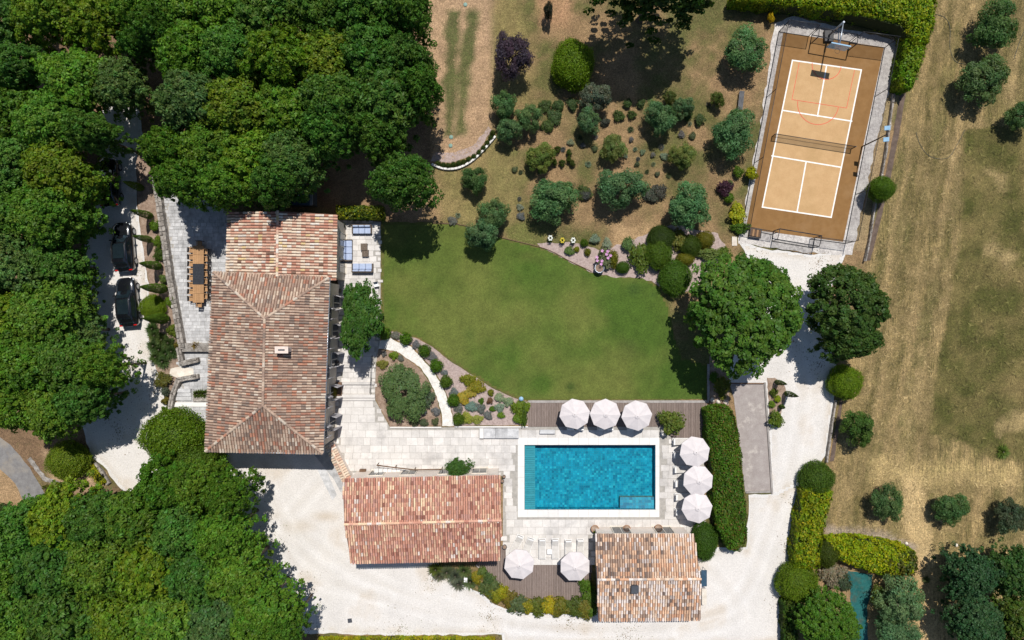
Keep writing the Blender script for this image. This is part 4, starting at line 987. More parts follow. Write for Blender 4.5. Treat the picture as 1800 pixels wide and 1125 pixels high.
def dirs(rg, m, zmin=-.3):
    z = rg.uniform(zmin, 1, m); a = rg.uniform(0, 2 * np.pi, m); r = np.sqrt(1 - z * z)
    return np.stack([r * np.cos(a), r * np.sin(a), z], 1)
def clumpy(seed, nc, nl, leaf, rc=(.15, .25), zmin=-.35, lump=.22, flat=.75, aspect=.55, inner=.25, layer=.35, broad=False):
    """Broadleaf crown of radius 1: leaf clumps set through an uneven dome."""
    rg = np.random.default_rng(seed)
    d = dirs(rg, nc, zmin); ph_ = rg.uniform(0, 6.28, 4); ang = np.arctan2(d[:, 1], d[:, 0])
    out = 1 - lump + lump * (np.sin(2 * ang + ph_[0]) * .35 + np.sin(3 * ang + ph_[1]) * .4 + np.sin(5 * ang + ph_[2]) * .35) + rg.uniform(-lump, lump, nc) * .5
    rad = np.where(rg.random(nc) < inner, rg.uniform(.35, .75, nc), rg.uniform(.80, .95, nc)) * out
    cen = d * rad[:, None]; cen[:, 2] *= flat
    if broad:                                              # wide flat-topped crown, evenly leafed as seen from above
        r_ = np.sqrt(rg.random(nc)); o2 = np.clip(out, .5, 1.15); cen[:, 0] = np.cos(ang) * r_ * o2; cen[:, 1] = np.sin(ang) * r_ * o2
        cen[:, 2] = np.sqrt(1 - np.clip(r_, 0, 1) ** 2.8) * flat - .05 + rg.normal(size=nc) * .07 - np.where(rg.random(nc) < inner, rg.uniform(.15, .8, nc), 0)
        d = cen / np.linalg.norm(cen, axis=1, keepdims=True) * .5 + np.array([0, 0, .5])
    cr = rg.uniform(rc[0], rc[1], nc)
    k = np.repeat(np.arange(nc), nl); m = len(k)
    ld = rg.normal(size=(m, 3)); ld /= np.linalg.norm(ld, axis=1, keepdims=True); ld[:, 2] = np.abs(ld[:, 2]) * .9 - .2
    lr = rg.uniform(.35, 1.0, m) ** .6
    p = cen[k] + ld * (cr[k] * lr)[:, None] * np.array([1, 1, .8])
    nrm = ld * .55 + d[k] * .35 + np.array([0, 0, layer]) + rg.normal(size=(m, 3)) * .45
    GRP[0] = k
    return p, nrm, rg
def with_core(me, r=.82):
    """Dense foliage inside a clipped shape: a closed leafy surface under the loose leaves."""
    n = len(me.vertices); co = np.empty(n * 3, np.float32); me.vertices.foreach_get('co', co); cl = np.empty(n * 4, np.float32); me.attributes['col'].data.foreach_get('color', cl)
    lat, lon = 9, 18; vs_ = []; fs = []
    for i in range(lat + 1):
        t = math.pi * (.5 - .85 * i / lat) if i else math.pi / 2
        for j in range(lon): vs_.append((r * math.cos(t) * math.cos(2 * math.pi * j / lon), r * math.cos(t) * math.sin(2 * math.pi * j / lon), r * math.sin(t)))
    for i in range(lat):
        for j in range(lon): fs.append((n + i * lon + j, n + (i + 1) * lon + j, n + (i + 1) * lon + (j + 1) % lon, n + i * lon + (j + 1) % lon))
    V_ = np.concatenate([co.reshape(-1, 3), np.array(vs_)]); c_ = np.concatenate([cl.reshape(-1, 4)[:, :3], np.full((len(vs_), 3), .8)])
    F_ = np.concatenate([np.arange(n).reshape(-1, 4), np.array(fs)])
    return np_mesh('foliage', V_, F_, MT['leaf'], c_)
def make_kinds():
    for i in range(6):
        p, n_, rg = clumpy(100 + i, 560, 38, .052, rc=(.04, .15), lump=.27, inner=.3, broad=True)
        LEAF['oak', i] = leaf_cloud('crown', p, n_, (.034, .041, .030, .038, .033, .044)[i], (.62, .5, .7, .55, .62, .48)[i], rg, .16, .30, GRP[0])
    for i in range(3):
        p, n_, rg = clumpy(150 + i, 640, 42, .055, rc=(.05, .11), lump=.13, inner=.25, broad=(i != 1))
        LEAF['plane', i] = leaf_cloud('crown', p, n_, .028, .7, rg, .14, .28, GRP[0])
    for i in range(4):
        p, n_, rg = clumpy(200 + i, 85, 120, .05, rc=(.15, .28), lump=.26, inner=.2)
        LEAF['olive', i] = leaf_cloud('crown', p, n_, .050, .34, rg, .10, .3, GRP[0])
    for i in range(2):
        p, n_, rg = clumpy(250 + i, 110, 90, .06, rc=(.12, .24), lump=.22, inner=.1, zmin=-.1)
        r2 = np.hypot(p[:, 0], p[:, 1]); kp = (r2 > .10 + .12 * rg.random(len(p))) | (p[:, 1] > .12); LEAF['ring', i] = leaf_cloud('crown', p[kp], n_[kp], .048, .34, rg, .14, .3)
    for i in range(3):                                     # clipped balls
        rg = np.random.default_rng(300 + i); d = dirs(rg, 4200, -.55)
        a = np.arctan2(d[:, 1], d[:, 0]); w = 1 + .03 * np.sin(5 * a + i) + .03 * np.sin(7 * d[:, 2] * 3 + i * 2)
        p = d * (w * np.where(rg.random(len(d)) < .06, rg.uniform(1.0, 1.09, len(d)), rg.uniform(.88, 1.0, len(d))))[:, None]; n_ = d * .8 + rg.normal(size=d.shape) * .45
        d2 = dirs(rg, 1100, -.4); rr2 = np.where(rg.random(1100) < .15, rg.uniform(1.0, 1.16, 1100), rg.uniform(.78, 1.02, 1100)) * (1 + .08 * np.sin(3 * np.arctan2(d2[:, 1], d2[:, 0]) + i))
        LEAF['mini', i] = with_core(leaf_cloud('foliage', d2 * rr2[:, None], d2 * .6 + rg.normal(size=d2.shape) * .6, .085, .55, rg, .18, .4), .74)
        LEAF['ball', i] = with_core(leaf_cloud('foliage', p, n_, .040, .6, rg, .14, .3))
        d = dirs(rg, 13000, -.5); a = np.arctan2(d[:, 1], d[:, 0]); w = 1 + .05 * np.sin(4 * a + i) + .05 * np.sin(6 * d[:, 2] * 2 + i * 2) + (vnoise(d[:, 0] * 5 + 9, d[:, 1] * 5 + d[:, 2] * 3 + 9, i) - .5) * .12
        LEAF['dome', i] = with_core(leaf_cloud('foliage', d * (w * np.where(rg.random(len(d)) < .05, rg.uniform(1.0, 1.07, len(d)), rg.uniform(.87, 1.0, len(d))))[:, None], d * .7 + rg.normal(size=d.shape) * .55, .030, .6, rg, .16, .38))
    for i in range(3):                                     # loose shrubs
        p, n_, rg = clumpy(350 + i, 26, 55, .1, rc=(.26, .42), lump=.25, inner=.25, zmin=-.1)
        LEAF['shrub', i] = leaf_cloud('foliage', p, n_, .105, .5, rg, .16, .32)
    for i in range(2):                                     # bladed tufts: lavender, agapanthus, grasses
        rg = np.random.default_rng(380 + i); m = 260; a = rg.uniform(0, 6.283, m); l = rg.uniform(.6, 1.05, m); el = rg.uniform(.25, 1.4, m)
        d = np.stack([np.cos(a) * np.cos(el), np.sin(a) * np.cos(el), np.sin(el)], 1); pr = np.stack([-np.sin(a), np.cos(a), np.zeros(m)], 1)
        b0 = d * .05; mid = d * l[:, None] * .6 + np.array([0, 0, .06]); tip = d * l[:, None] * np.array([1.05, 1.05, .82])
        V_ = np.stack([b0, mid - pr * .035, tip, mid + pr * .035], 1).reshape(-1, 3)
        v = rg.uniform(.7, 1.3, (m, 1)); c = np.concatenate([v * rg.uniform(.85, 1.25, (m, 1)), v, v], 1)
        LEAF['tuft', i] = np_mesh('foliage', V_, np.arange(4 * m).reshape(-1, 4), MT['leaf'], np.repeat(c, 4, 0))
    rg = np.random.default_rng(390); m = 2600              # upright cypress, height 1 along z
    z = rg.uniform(0.02, 1, m); a = rg.uniform(0, 6.283, m); r = np.sin(np.clip((1 - z) * 1.9, 0, 1.45)) ** .8 * (.75 + .25 * np.clip(z * 6, 0, 1)) * rg.uniform(.8, 1.05, m)
    p = np.stack([r * np.cos(a), r * np.sin(a), z], 1); n_ = np.stack([np.cos(a), np.sin(a), np.full(m, .35)], 1) + rg.normal(size=(m, 3)) * .3
    LEAF['cypress', 0] = leaf_cloud('foliage', p, n_, .16, .35, rg, .1, .28)
    V_ = np.array(LEAF['cypress', 0].vertices[0].co)
make_kinds()
def fix_cypress():
    me = LEAF['cypress', 0]; n = len(me.vertices); c = np.empty(n * 3, np.float32); me.vertices.foreach_get('co', c); c = c.reshape(-1, 4, 3)
    m = c.mean(1, keepdims=True); q = (c - m) * np.array([1, 1, .16]) + m; me.vertices.foreach_set('co', q.astype(np.float32).ravel()); me.update()
fix_cypress()
def trunk_mesh(seed, limbs=6):
    rnd = random.Random(seed); mb = MB()
    top = Vector((rnd.uniform(-.05, .05), rnd.uniform(-.05, .05), .55))
    mb.tube([(0, 0, 0), (0.01, 0, .08), tuple(top * .6), tuple(top)], [.075, .055, .045, .038], 8)
    for k in range(limbs):
        a = 2 * math.pi * k / limbs + rnd.uniform(-.3, .3); r = rnd.uniform(.22, .45); zt = rnd.uniform(.72, .95)
        s = top * rnd.uniform(.75, 1.0)
        mid = s.lerp(Vector((math.cos(a) * r, math.sin(a) * r, zt)), .5) + Vector((0, 0, .05)); e = Vector((math.cos(a) * r, math.sin(a) * r, zt))
        mb.tube([s, mid, e], [.03, .02, .009], 6)
        for q in (-.5, .5):
            e2 = mid + Vector((math.cos(a + q) * .22, math.sin(a + q) * .22, .16)); mb.tube([mid, e2], [.014, .006], 5)
    return mb.mesh('trunk', MT['bark'])
TRUNK = [trunk_mesh(k) for k in range(4)]
vr = random.Random(99); COUNT = [0]
def jit(col, s=.14):
    v = vr.uniform(1 - s, 1 + s); return (col[0] * v * vr.uniform(.9, 1.12), col[1] * v, col[2] * v * vr.uniform(.85, 1.15), 1)
def tree(kind, x, y, rx, label, col, h, ry=None, name='oak_tree', cat='tree', group=None, lift=.30, spread=.14):
    """Tree whose crown the photograph shows at x, y with radius rx (pixels); h is its height in metres."""
    ry = ry or rx; zc = h * (.5 + lift * .5); p = P(x, y, zc); rw, rl = mlen(rx, zc), mlen(ry, zc); hz = h - zc
    root = empty(name, (p.x, p.y, 0), 0, label, cat, group); COUNT[0] += 1
    n = sum(1 for k in LEAF if k[0] == kind)
    t = bpy.data.objects.new('trunk', TRUNK[COUNT[0] % 4]); COL.objects.link(t); t.parent = root; t.scale = (rw, rl, h * .82)
    c = bpy.data.objects.new('crown', LEAF[kind, COUNT[0] % n]); COL.objects.link(c); c.parent = root
    c.location = (0, 0, zc); c.scale = (rw, rl, hz / .80); c.rotation_euler = (0, 0, vr.uniform(0, 6.28) if abs(rx - ry) < .2 * rx else vr.choice((0, 3.14159)))
    c.color = jit(col, spread); return root
def bush(kind, x, y, rx, label, col, h, ry=None, name='shrub', cat='shrub', group=None, rz=None, spread=.10, full=False):
    ry = ry or rx; zc = h * .5; p = P(x, y, zc); rw, rl = mlen(rx, zc), mlen(ry, zc)
    root = empty(name, (p.x, p.y, 0), 0, label, cat, group); COUNT[0] += 1
    n = sum(1 for k in LEAF if k[0] == kind)
    c = bpy.data.objects.new('foliage', LEAF[kind, COUNT[0] % n]); COL.objects.link(c); c.parent = root
    c.rotation_euler = (0, 0, vr.uniform(0, 6.28) if rz is None and rx == ry else (rz or 0)); c.color = jit(col, spread)
    if kind in ('tuft', 'cypress'): c.scale = (rw, rl, h); c.location = (0, 0, .01)
    else: c.scale = (rw, rl, h * .62); c.location = (0, 0, h * .40)
    s = MB().tube([(0, 0, 0), (0, 0, min(h * .5, .8))], min(.05, rw * .12), 6).build('stem', MT['bark'], root)
    return root
OAKG = (.080, .152, .034); OAK = (.094, .188, .016); OAKD = (.072, .158, .020); OAKY = (.124, .205, .012); PLANE = (.068, .150, .017); OLIVE = (.108, .198, .075); OLIVED = (.085, .152, .042); OLIVEY = (.145, .19, .045); BOX = (.068, .135, .009); BOXB = (.150, .150, .010); LIME = (.22, .26, .010); GREEN = (.10, .175, .012); GREY = (.19, .24, .165); LAV = (.135, .145, .135); YEL = (.36, .29, .015)
ORD = 'first second third fourth fifth sixth seventh eighth ninth tenth eleventh twelfth thirteenth fourteenth fifteenth sixteenth seventeenth'.split()
def wood(rows, where, group, base_h, grow=1.15):
    for r, (desc, lst) in enumerate(rows):
        for k, q in enumerate(lst):
            x, y, rr = q[:3]; rr *= grow; col = q[3] if len(q) > 3 else vr.choice((OAK, OAK, OAKD, OAKD, OAKY, OAKG, OAK)); bh = q[4] if len(q) > 4 else base_h
            pos = f'{ORD[k]} from the left' if len(lst) > 1 else 'standing alone'
            tree('oak', x, y, rr, f'leafy green oak in the {where}, {desc}, {pos}', col, bh + vr.uniform(-.8, .8) * bh / 9, rr * vr.uniform(.88, 1.1), group=group, lift=.2)
wood([
 ('top row', [(22, 40, 62), (100, 30, 68), (185, 45, 62, OAKY), (252, 30, 44, OAK)]),
 ('second row', [(55, 128, 52), (150, 150, 66), (228, 158, 50), (255, 92, 34, OAKD)]),
 ('third row', [(20, 205, 62), (110, 222, 66), (178, 240, 46)]),
 ('fourth row', [(35, 300, 66), (120, 305, 64), (160, 332, 44, OAK, 6.5)]),
 ('fifth row', [(25, 385, 62, OAKD), (100, 385, 64), (132, 388, 50, OAK, 6.0)]),
 ('sixth row', [(40, 470, 68), (112, 465, 56, OAKD, 7.0), (132, 512, 46, OAK, 6.0)]),
 ('seventh row', [(25, 555, 62, OAKY), (100, 550, 66), (150, 580, 44, OAKG, 6.5)]),
 ('eighth row', [(60, 635, 70, OAK), (140, 635, 64, OAKD), (196, 645, 42, OAK)]),
 ('bottom row', [(45, 705, 55, OAK), (110, 712, 64, OAK), (165, 700, 48, OAKD)])], 'wood left of the drive', 'oaks left of the driveway', 9.0, 1.04)
wood([
 ('top row', [(292, 70, 40, OAKD), (320, 25, 62, OAK), (400, 30, 66), (485, 35, 68), (570, 30, 66), (650, 30, 66, OAKD), (715, 35, 48, OAKD)]),
 ('second row', [(345, 105, 56), (425, 110, 66), (500, 118, 62, OAKY), (585, 115, 66), (660, 110, 62, OAKD), (712, 120, 48, OAKD)]),
 ('third row', [(350, 190, 60), (430, 200, 66), (515, 205, 66), (600, 195, 68, OAKD), (685, 185, 66, OAKD), (738, 165, 42, PLANE)]),
 ('fourth row', [(310, 272, 44), (375, 275, 60), (450, 285, 62), (520, 290, 55), (590, 240, 48, OAKD), (665, 240, 52, PLANE)]),
 ('bottom row', [(330, 325, 44, OAK), (400, 328, 46, OAK), (500, 322, 46, OAKD), (715, 325, 56, PLANE)])], 'wood above the farmhouse', 'oaks above the farmhouse', 10.0)
wood([
 ('top row', [(300, 848, 48, OAK), (355, 850, 48, OAK), (410, 862, 44, OAK)]),
 ('second row', [(50, 925, 62, OAKD), (120, 905, 56), (190, 905, 60, OAKD), (260, 900, 56), (330, 920, 54), (408, 930, 52, OAK)]),
 ('third row', [(28, 1000, 62), (110, 985, 66, OAKD), (195, 985, 64), (280, 985, 64, OAKY), (360, 1000, 62), (430, 1000, 54, OAK)]),
 ('fourth row', [(40, 1075, 66), (130, 1070, 66, OAKD), (220, 1070, 66, OAKY), (310, 1070, 66, OAK), (395, 1075, 64), (470, 1060, 60, OAK)]),
 ('bottom row', [(10, 1130, 50), (90, 1130, 60), (180, 1135, 60), (280, 1135, 60), (370, 1135, 60), (460, 1125, 58, OAK), (512, 1095, 34, OAK)])], 'wood at lower left', 'oaks at the lower left', 9.5)
# single large trees
tree('plane', 1304, 550, 114, 'largest round broadleaf tree, right of the lawn', PLANE, 9.5, 103, name='broadleaf_tree', lift=.2, spread=.03)
tree('plane', 1486, 536, 78, 'dense dark round tree beside the path below the court', (.055, .105, .018), 8.5, 82, name='broadleaf_tree', lift=.2, spread=.03)
tree('oak', 1487, 600, 58, 'lower half of the dark tree pair right of the white path', (.05, .1, .016), 7.0, 40, name='broadleaf_tree', lift=.2, spread=.03)
tree('plane', 1150, -26, 124, 'tall dark tree cut by the top edge, casting a broad shadow', (.03, .07, .008), 13.0, 76, name='broadleaf_tree', lift=.08, spread=.02)
tree('oak', 634, 560, 42, 'leafy broadleaf tree on the terrace in front of the farmhouse', (.062, .135, .018), 6.0, 74, name='broadleaf_tree', spread=.02)
tree('olive', 900, 97, 37, 'dark purple-leaved tree left of the conifer', (.060, .038, .058), 4.6, 48, name='purple_tree', spread=.02)
bush('dome', 1007, 112, 37, 'dense round green conifer at the edge of the big shadow', (.10, .18, .006), 3.4, 44, name='round_conifer', cat='conifer')
for x, y, r, h, lab, c, ry in (
 (1310, 90, 44, 4.0, 'grey-green olive tree left of the court\'s upper corner', OLIVE, 44), (1289, 234, 47, 4.2, 'grey-green olive tree left of the middle of the court', OLIVE, 44),
 (1160, 207, 34, 3.6, 'olive tree in the middle of the upper orchard', OLIVE, 30), (1200, 190, 22, 3.0, 'small olive crown just right of the middle orchard olive', OLIVE, 22),
 (886, 185, 24, 3.4, 'small olive tree below the purple tree', OLIVE, 30), (895, 228, 25, 3.2, 'olive tree beside the upper end of the white kerb', OLIVE, 26), (930, 207, 25, 3.2, 'olive tree right of the one by the white kerb', OLIVE, 28),
 (1046, 172, 31, 3.6, 'pale grey olive tree below the round conifer', (.13, .165, .10), 30), (1034, 213, 28, 3.4, 'olive tree directly below the pale grey olive', OLIVE, 24),
 (972, 350, 47, 4.3, 'large round olive tree above the rose bed, leftmost of three', OLIVE, 46), (1090, 330, 49, 4.3, 'large olive tree in the middle above the rose bed', OLIVE, 40), (1212, 362, 45, 4.3, 'large olive tree above the clipped shrubs, rightmost of three', OLIVE, 44),
 (868, 376, 30, 3.8, 'upper half of the tall olive pair on the lawn edge', OLIVE, 32), (848, 412, 32, 4.2, 'lower half of the tall olive pair on the lawn edge', OLIVE, 36),
 (834, 316, 26, 3.0, 'dark small olive below the white kerb', OLIVED, 27), (950, 277, 31, 2.8, 'yellowish bushy olive left of the row of small evergreens', OLIVEY, 28), (1078, 260, 25, 2.8, 'yellowish bushy olive in the middle of the orchard', OLIVEY, 30), (1198, 275, 26, 2.8, 'yellowish bushy olive below the middle orchard olive', OLIVEY, 29),
 (1748, 45, 50, 4.0, 'olive tree at the top of the right-hand field', OLIVED, 44), (1728, 140, 50, 4.0, 'olive tree below the topmost one in the right-hand field', OLIVED, 46), (1795, 205, 30, 3.0, 'olive tree cut by the right edge of the field', OLIVED, 32),
 (1509, 752, 35, 3.6, 'bright green young tree right of the lower stone wall', (.075, .13, .025), 33), (1559, 884, 29, 3.0, 'olive bush left of the sandy track in the lower field', OLIVED, 38), (1672, 894, 34, 3.0, 'olive bush right of the sandy track', OLIVED, 32), (1775, 908, 34, 3.0, 'olive bush near the right edge of the lower field', (.065, .1, .045), 32),
 (1582, 1058, 46, 4.0, 'olive tree right of the green pool liner', OLIVE, 52), (1575, 1110, 44, 3.6, 'olive tree at the bottom edge right of the green liner', OLIVE, 30)):
    tree('olive', x, y, r, lab, c, h, ry, name='olive_tree', cat='olive tree', group='olive trees', lift=.02, spread=.08)
bush('ring', 711, 690, 50, 'wide open-centred grey-green shrub filling the island bed', (.095, .16, .042), 2.4, 58, name='spreading_shrub')
for x, y, r, lab, c, h in ((1700, 1005, 54, 'dark blue-green tree at the lower right, left one of the upper pair', (.036, .085, .03), 5.2), (1772, 1000, 48, 'dark tree at the lower right, right one of the upper pair', (.05, .11, .018), 5.2), (1705, 1085, 58, 'dark blue-green tree at the bottom edge, lower right', (.04, .09, .028), 5.2), (1782, 1085, 48, 'dark yellowish tree in the lower right corner', (.08, .125, .015), 5.2)):
    tree('oak', x, y, r, lab, c, h, name='evergreen_tree', group='dark trees at the lower right', lift=.15, spread=.04)
tree('plane', 1452, 1085, 62, 'bright green broadleaf tree left of the green pool liner', (.075, .155, .012), 5.0, 52, name='broadleaf_tree', lift=.1, spread=.02)
tree('dome', 1548, 333, 22, 'small round clipped tree beside the court wall', (.085, .18, .012), 2.8, name='round_tree', lift=.2)
tree('oak', 806, 822, 28, 'small green tree against the long outbuilding', (.062, .13, .02), 3.2, 20, name='climbing_fig', spread=.02)
# clipped balls, domes and hedges
for x, y, r, lab, h, c, ry in (
 (1487, 672, 29, 'bright green clipped dome right of the white path', 2.6, (.135, .225, .010), 30), (117, 810, 36, 'round bright green clipped bush by the asphalt road', 2.4, (.125, .185, .010), 34),
 (303, 768, 56, 'large square-topped clipped evergreen left of the farmhouse corner', 4.2, (.10, .175, .010), 48), (340, 815, 48, 'rounded evergreen below the square-topped one', 4.0, (.09, .155, .012), 40),
 (1187, 488, 28, 'large round clipped shrub at the lawn corner, below the others', 1.9, BOX, 32), (1158, 446, 23, 'round clipped shrub in the middle of the shrub group', 1.8, BOX, 28), (1163, 418, 25, 'dark clipped shrub at the top of the shrub group', 1.6, (.036, .07, .008), 22),
 (1214, 432, 19, 'round green clipped shrub right of the middle one', 1.5, (.062, .10, .010), 20), (1240, 421, 17, 'bronze-green clipped shrub at the right of the shrub group', 1.3, BOXB, 16), (1078, 455, 9, 'small bronze clipped shrub left of the grassy shrub', 1.0, BOXB, 16), (1095, 470, 13, 'low dark clipped shrub at the lawn edge left of the grassy shrub', 1.0, BOX, 11),
 (1027, 427, 7, 'tiny dark clipped ball in the rose bed', .7, BOX, 7), (1033, 443, 6, 'tiny bronze clipped ball left of the pink roses', .6, BOXB, 7), (1014, 438, 5, 'tiny pale green clipped ball in the rose bed', .5, LIME, 5), (1205, 455, 17, 'bronze low shrub between the two largest clipped shrubs', 1.2, BOXB, 12),
 (1402, 1025, 36, 'round clipped dome on the right edge of the courtyard', 2.6, (.115, .19, .010), 34), (1452, 972, 22, 'olive-green clipped dome in the lower right hedge', 2.2, (.065, .095, .010), 26),
 (1437, 842, 30, 'leafy dark green bush topping the hedge on the courtyard\'s right edge', 2.2, (.06, .12, .012), 30),
 (1238, 952, 24, 'rounded dark shrub at the upper right corner of the pool house', 1.7, (.058, .118, .010), 34),
 (267, 540, 22, 'flat bright green clipped shrub between the two lower cypresses', 1.3, (.12, .2, .010), 22)):
    bush('dome' if r > 18 else 'ball' if r > 12 else 'mini', x, y, r, lab, c, h, ry, name='clipped_shrub', cat='shrub', group='clipped shrubs')
for k, (x, y, r) in enumerate(((676, 586, 11), (713, 595, 11), (746, 616, 11), (767, 643, 11.5), (784, 671, 11), (797, 704, 11), (806, 737, 10.5))):
    bush('mini', x, y, r, f'round green box ball along the gravel walk, {ORD[k]} from the top', (.085, .165, .012), 1.1, name='box_ball', cat='shrub', group='box balls along the gravel walk')
for x, y, r, ry, lab, c, h in (
 (1128, 452, 18, 26, 'grassy upright shrub between the clipped shrubs and the roses', (.075, .12, .014), 1.6), (1104, 430, 12, 13, 'pale green leafy shrub above the grassy shrub', (.10, .15, .04), 1.2), (1194, 422, 16, 18, 'olive-green loose shrub among the clipped shrubs', (.10, .115, .02), 1.4), (1247, 446, 20, 11, 'light green flowering shrub above the largest tree', (.10, .15, .03), 1.2), (1272, 445, 14, 11, 'bright green shrub right of the flowering one', (.085, .14, .015), 1.2),
 (1067, 428, 9, 10, 'blue-grey agave-like shrub above the roses', GREY, .8), (1046, 420, 8, 8, 'grey-blue spiky shrub at the top of the rose bed', GREY, .8), (1000, 441, 9, 8, 'low olive-grey shrub in the rose bed', OLIVED, .6),
 (1062, 455, 16, 18, 'loose rose bush covered in pink blooms', (.10, .13, .06), 1.3), (1275, 330, 12, 14, 'dark purple shrub left of the court', (.045, .02, .035), 1.3), (1283, 348, 9, 9, 'dark green shrub below the purple one', BOX, 1.0), (1296, 375, 16, 18, 'yellow-green shrub at the lower left corner of the court', LIME, 1.5), (1298, 302, 9, 9, 'dark small shrub at the court edge above the purple one', BOX, 1.0), (1321, 305, 11, 12, 'thin yellow-green sapling overhanging the court edge', LIME, 1.8), (1283, 323, 7, 6, 'pale green little shrub above the purple one', (.12, .15, .06), 1.0), (1302, 400, 15, 10, 'dark green shrub below the yellow-green one', BOX, 1.0),
 (1355, 30, 6, 10, 'tiny yellow sapling above the court\'s upper left corner', YEL, 1.6), (1180, 742, 23, 23, 'feathery green palm-like shrub on the lawn deck', (.09, .13, .02), 2.0), (1270, 680, 12, 20, 'green and gold shrub in the corner bed above the stones', (.10, .125, .014), 1.0), (1255, 665, 9, 11, 'dark low shrub at the top of the corner bed', BOX, .8), (1364, 738, 15, 14, 'bushy bright green plant below the little cypresses', (.085, .14, .012), 1.3), (1361, 690, 6, 8, 'small shrub beside the upper little cypress', (.075, .11, .014), .7), (1368, 702, 6, 6, 'pale lime shrub between the little cypresses', LIME, .6), (1357, 711, 7, 6, 'green shrub at the left of the cypress bed', GREEN, .6),
 (822, 667, 12, 10, 'bronze-green mat shrub, upper part of the lawn-side mound', BOXB, .7), (838, 680, 14, 12, 'bronze-green mat shrub, lower part of the lawn-side mound', BOXB, .7), (815, 700, 12, 12, 'gold-flowered shrub in the flower bed', (.30, .25, .03), .7), (826, 690, 10, 10, 'yellow-green santolina above the gold-flowered shrub', (.24, .23, .03), .6), (828, 715, 12, 9, 'blue-green shrub in the middle of the flower bed', (.13, .19, .14), .6), (820, 735, 13, 10, 'lime shrub at the lower left of the flower bed', (.20, .22, .03), .6), (838, 737, 10, 8, 'yellow-green shrub at the lower edge of the flower bed', (.22, .23, .04), .5),
 (862, 690, 6, 6, 'little bronze shrub near the lawn point of the flower bed', BOXB, .5), (861, 705, 6, 6, 'little purple-brown shrub in the flower bed', (.12, .07, .04), .5), (846, 705, 5, 5, 'little dark shrub left of the purple-brown one', BOX, .4), (877, 699, 9, 8, 'silver-green cushion, leftmost of three silver cushions', (.20, .25, .17), .6), (893, 706, 9, 9, 'silver-green cushion, rightmost of three silver cushions', (.20, .25, .16), .6), (878, 716, 8, 8, 'silver-green cushion, lowest of three silver cushions', (.18, .23, .15), .6), (865, 719, 6, 5, 'small dark green plant left of the lowest silver cushion', BOX, .4), (858, 730, 8, 8, 'grey lavender in the lower flower bed', LAV, .5), (845, 718, 8, 8, 'dusky lavender in the middle of the flower bed', LAV, .5), (880, 730, 7, 6, 'spiky green plant near the lower edge of the flower bed', GREEN, .5), (798, 690, 9, 8, 'grey lavender between two box balls, lower', LAV, .5), (806, 718, 8, 8, 'grey lavender between the last two box balls', LAV, .5), (695, 590, 9, 7, 'grey lavender right of the first box ball', LAV, .5), (760, 627, 9, 8, 'grey lavender right of the third box ball', LAV, .5), (731, 606, 7, 7, 'grey lavender right of the second box ball', LAV, .4), (782, 655, 6, 6, 'grey lavender right of the fourth box ball', LAV, .4),
 (692, 625, 8, 8, 'small green shrub at the top of the island bed', GREEN, .6), (672, 640, 9, 8, 'yellow-green shrub at the left of the island bed', (.15, .16, .03), .6), (704, 630, 5, 6, 'grey lavender at the top of the island bed', LAV, .4), (675, 622, 5, 5, 'grey lavender at the upper left corner of the island bed', LAV, .4), (748, 700, 14, 16, 'blue-green shrub at the right of the spreading shrub', (.07, .11, .06), 1.2), (744, 743, 8, 7, 'small green dome at the lower edge of the island bed, middle', (.075, .10, .045), .6), (765, 741, 7, 7, 'small green dome at the lower right of the island bed', (.08, .105, .05), .6), (728, 743, 8, 6, 'small green dome at the lower edge of the island bed, left', (.07, .095, .045), .6), (767, 723, 8, 8, 'dusky lavender at the right of the island bed', LAV, .5), (746, 725, 5, 5, 'dusky lavender in the middle of the island bed', LAV, .4),
 (915, 718, 14, 16, 'bright green leafy mound at the right end of the flower bed', (.11, .175, .010), 1.0), (912, 736, 12, 10, 'bright green leafy mound at the lower right of the flower bed', (.10, .16, .012), .8), (920, 728, 7, 22, 'dark green clipped strip hedge at the end of the lawn deck', (.048, .085, .006), .9)):
    bush('shrub', x, y, r * 1.18, lab, tuple(v_ * 1.2 for v_ in c), h, ry * 1.18, name='rose_bush' if 'rose bush' in lab else 'shrub', group='garden shrubs')
# flowering plants of the rose bed
def flowers(root, pts, mat, r=.07):
    for x, y, z in pts:
        mb = MB()
        for k in range(5):
            a = k * 1.2566; d = Vector((math.cos(a), math.sin(a), .35)); s_ = Vector((-d.y, d.x, 0))
            c = Vector((x, y, z)); mb.add([c, c + d * r - s_ * r * .5, c + d * r * 1.5, c + d * r + s_ * r * .5], [(0, 1, 2, 3)])
        mb.build('bloom', MT[mat], root)
rnd = random.Random(12)
rb = [o for o in bpy.data.objects if o.name.startswith('rose_bush')][0]
for k in range(9):
    a = rnd.uniform(0, 6.28); r_ = rnd.uniform(.2, .85); flowers(rb, [(math.cos(a) * r_ - .15, math.sin(a) * r_, 1.2 + .15 * (1 - r_))], 'flower_pink', .11)
for k, (x, y, m_) in enumerate(((967, 420, 'flower_white'), (988, 424, 'petal_yellow'), (1007, 424, 'flower_white'))):
    b = bush('shrub', x, y, 5, f'small flowering plant in the rose bed, {ORD[k]} from the left', (.10, .15, .03), .7, 6, name='flowering_plant', cat='plant', group='small flowering plants')
    for q in range(6):
        a = q * 1.05; flowers(b, [(math.cos(a) * .16, math.sin(a) * .2 + .05, .78)], m_, .07)
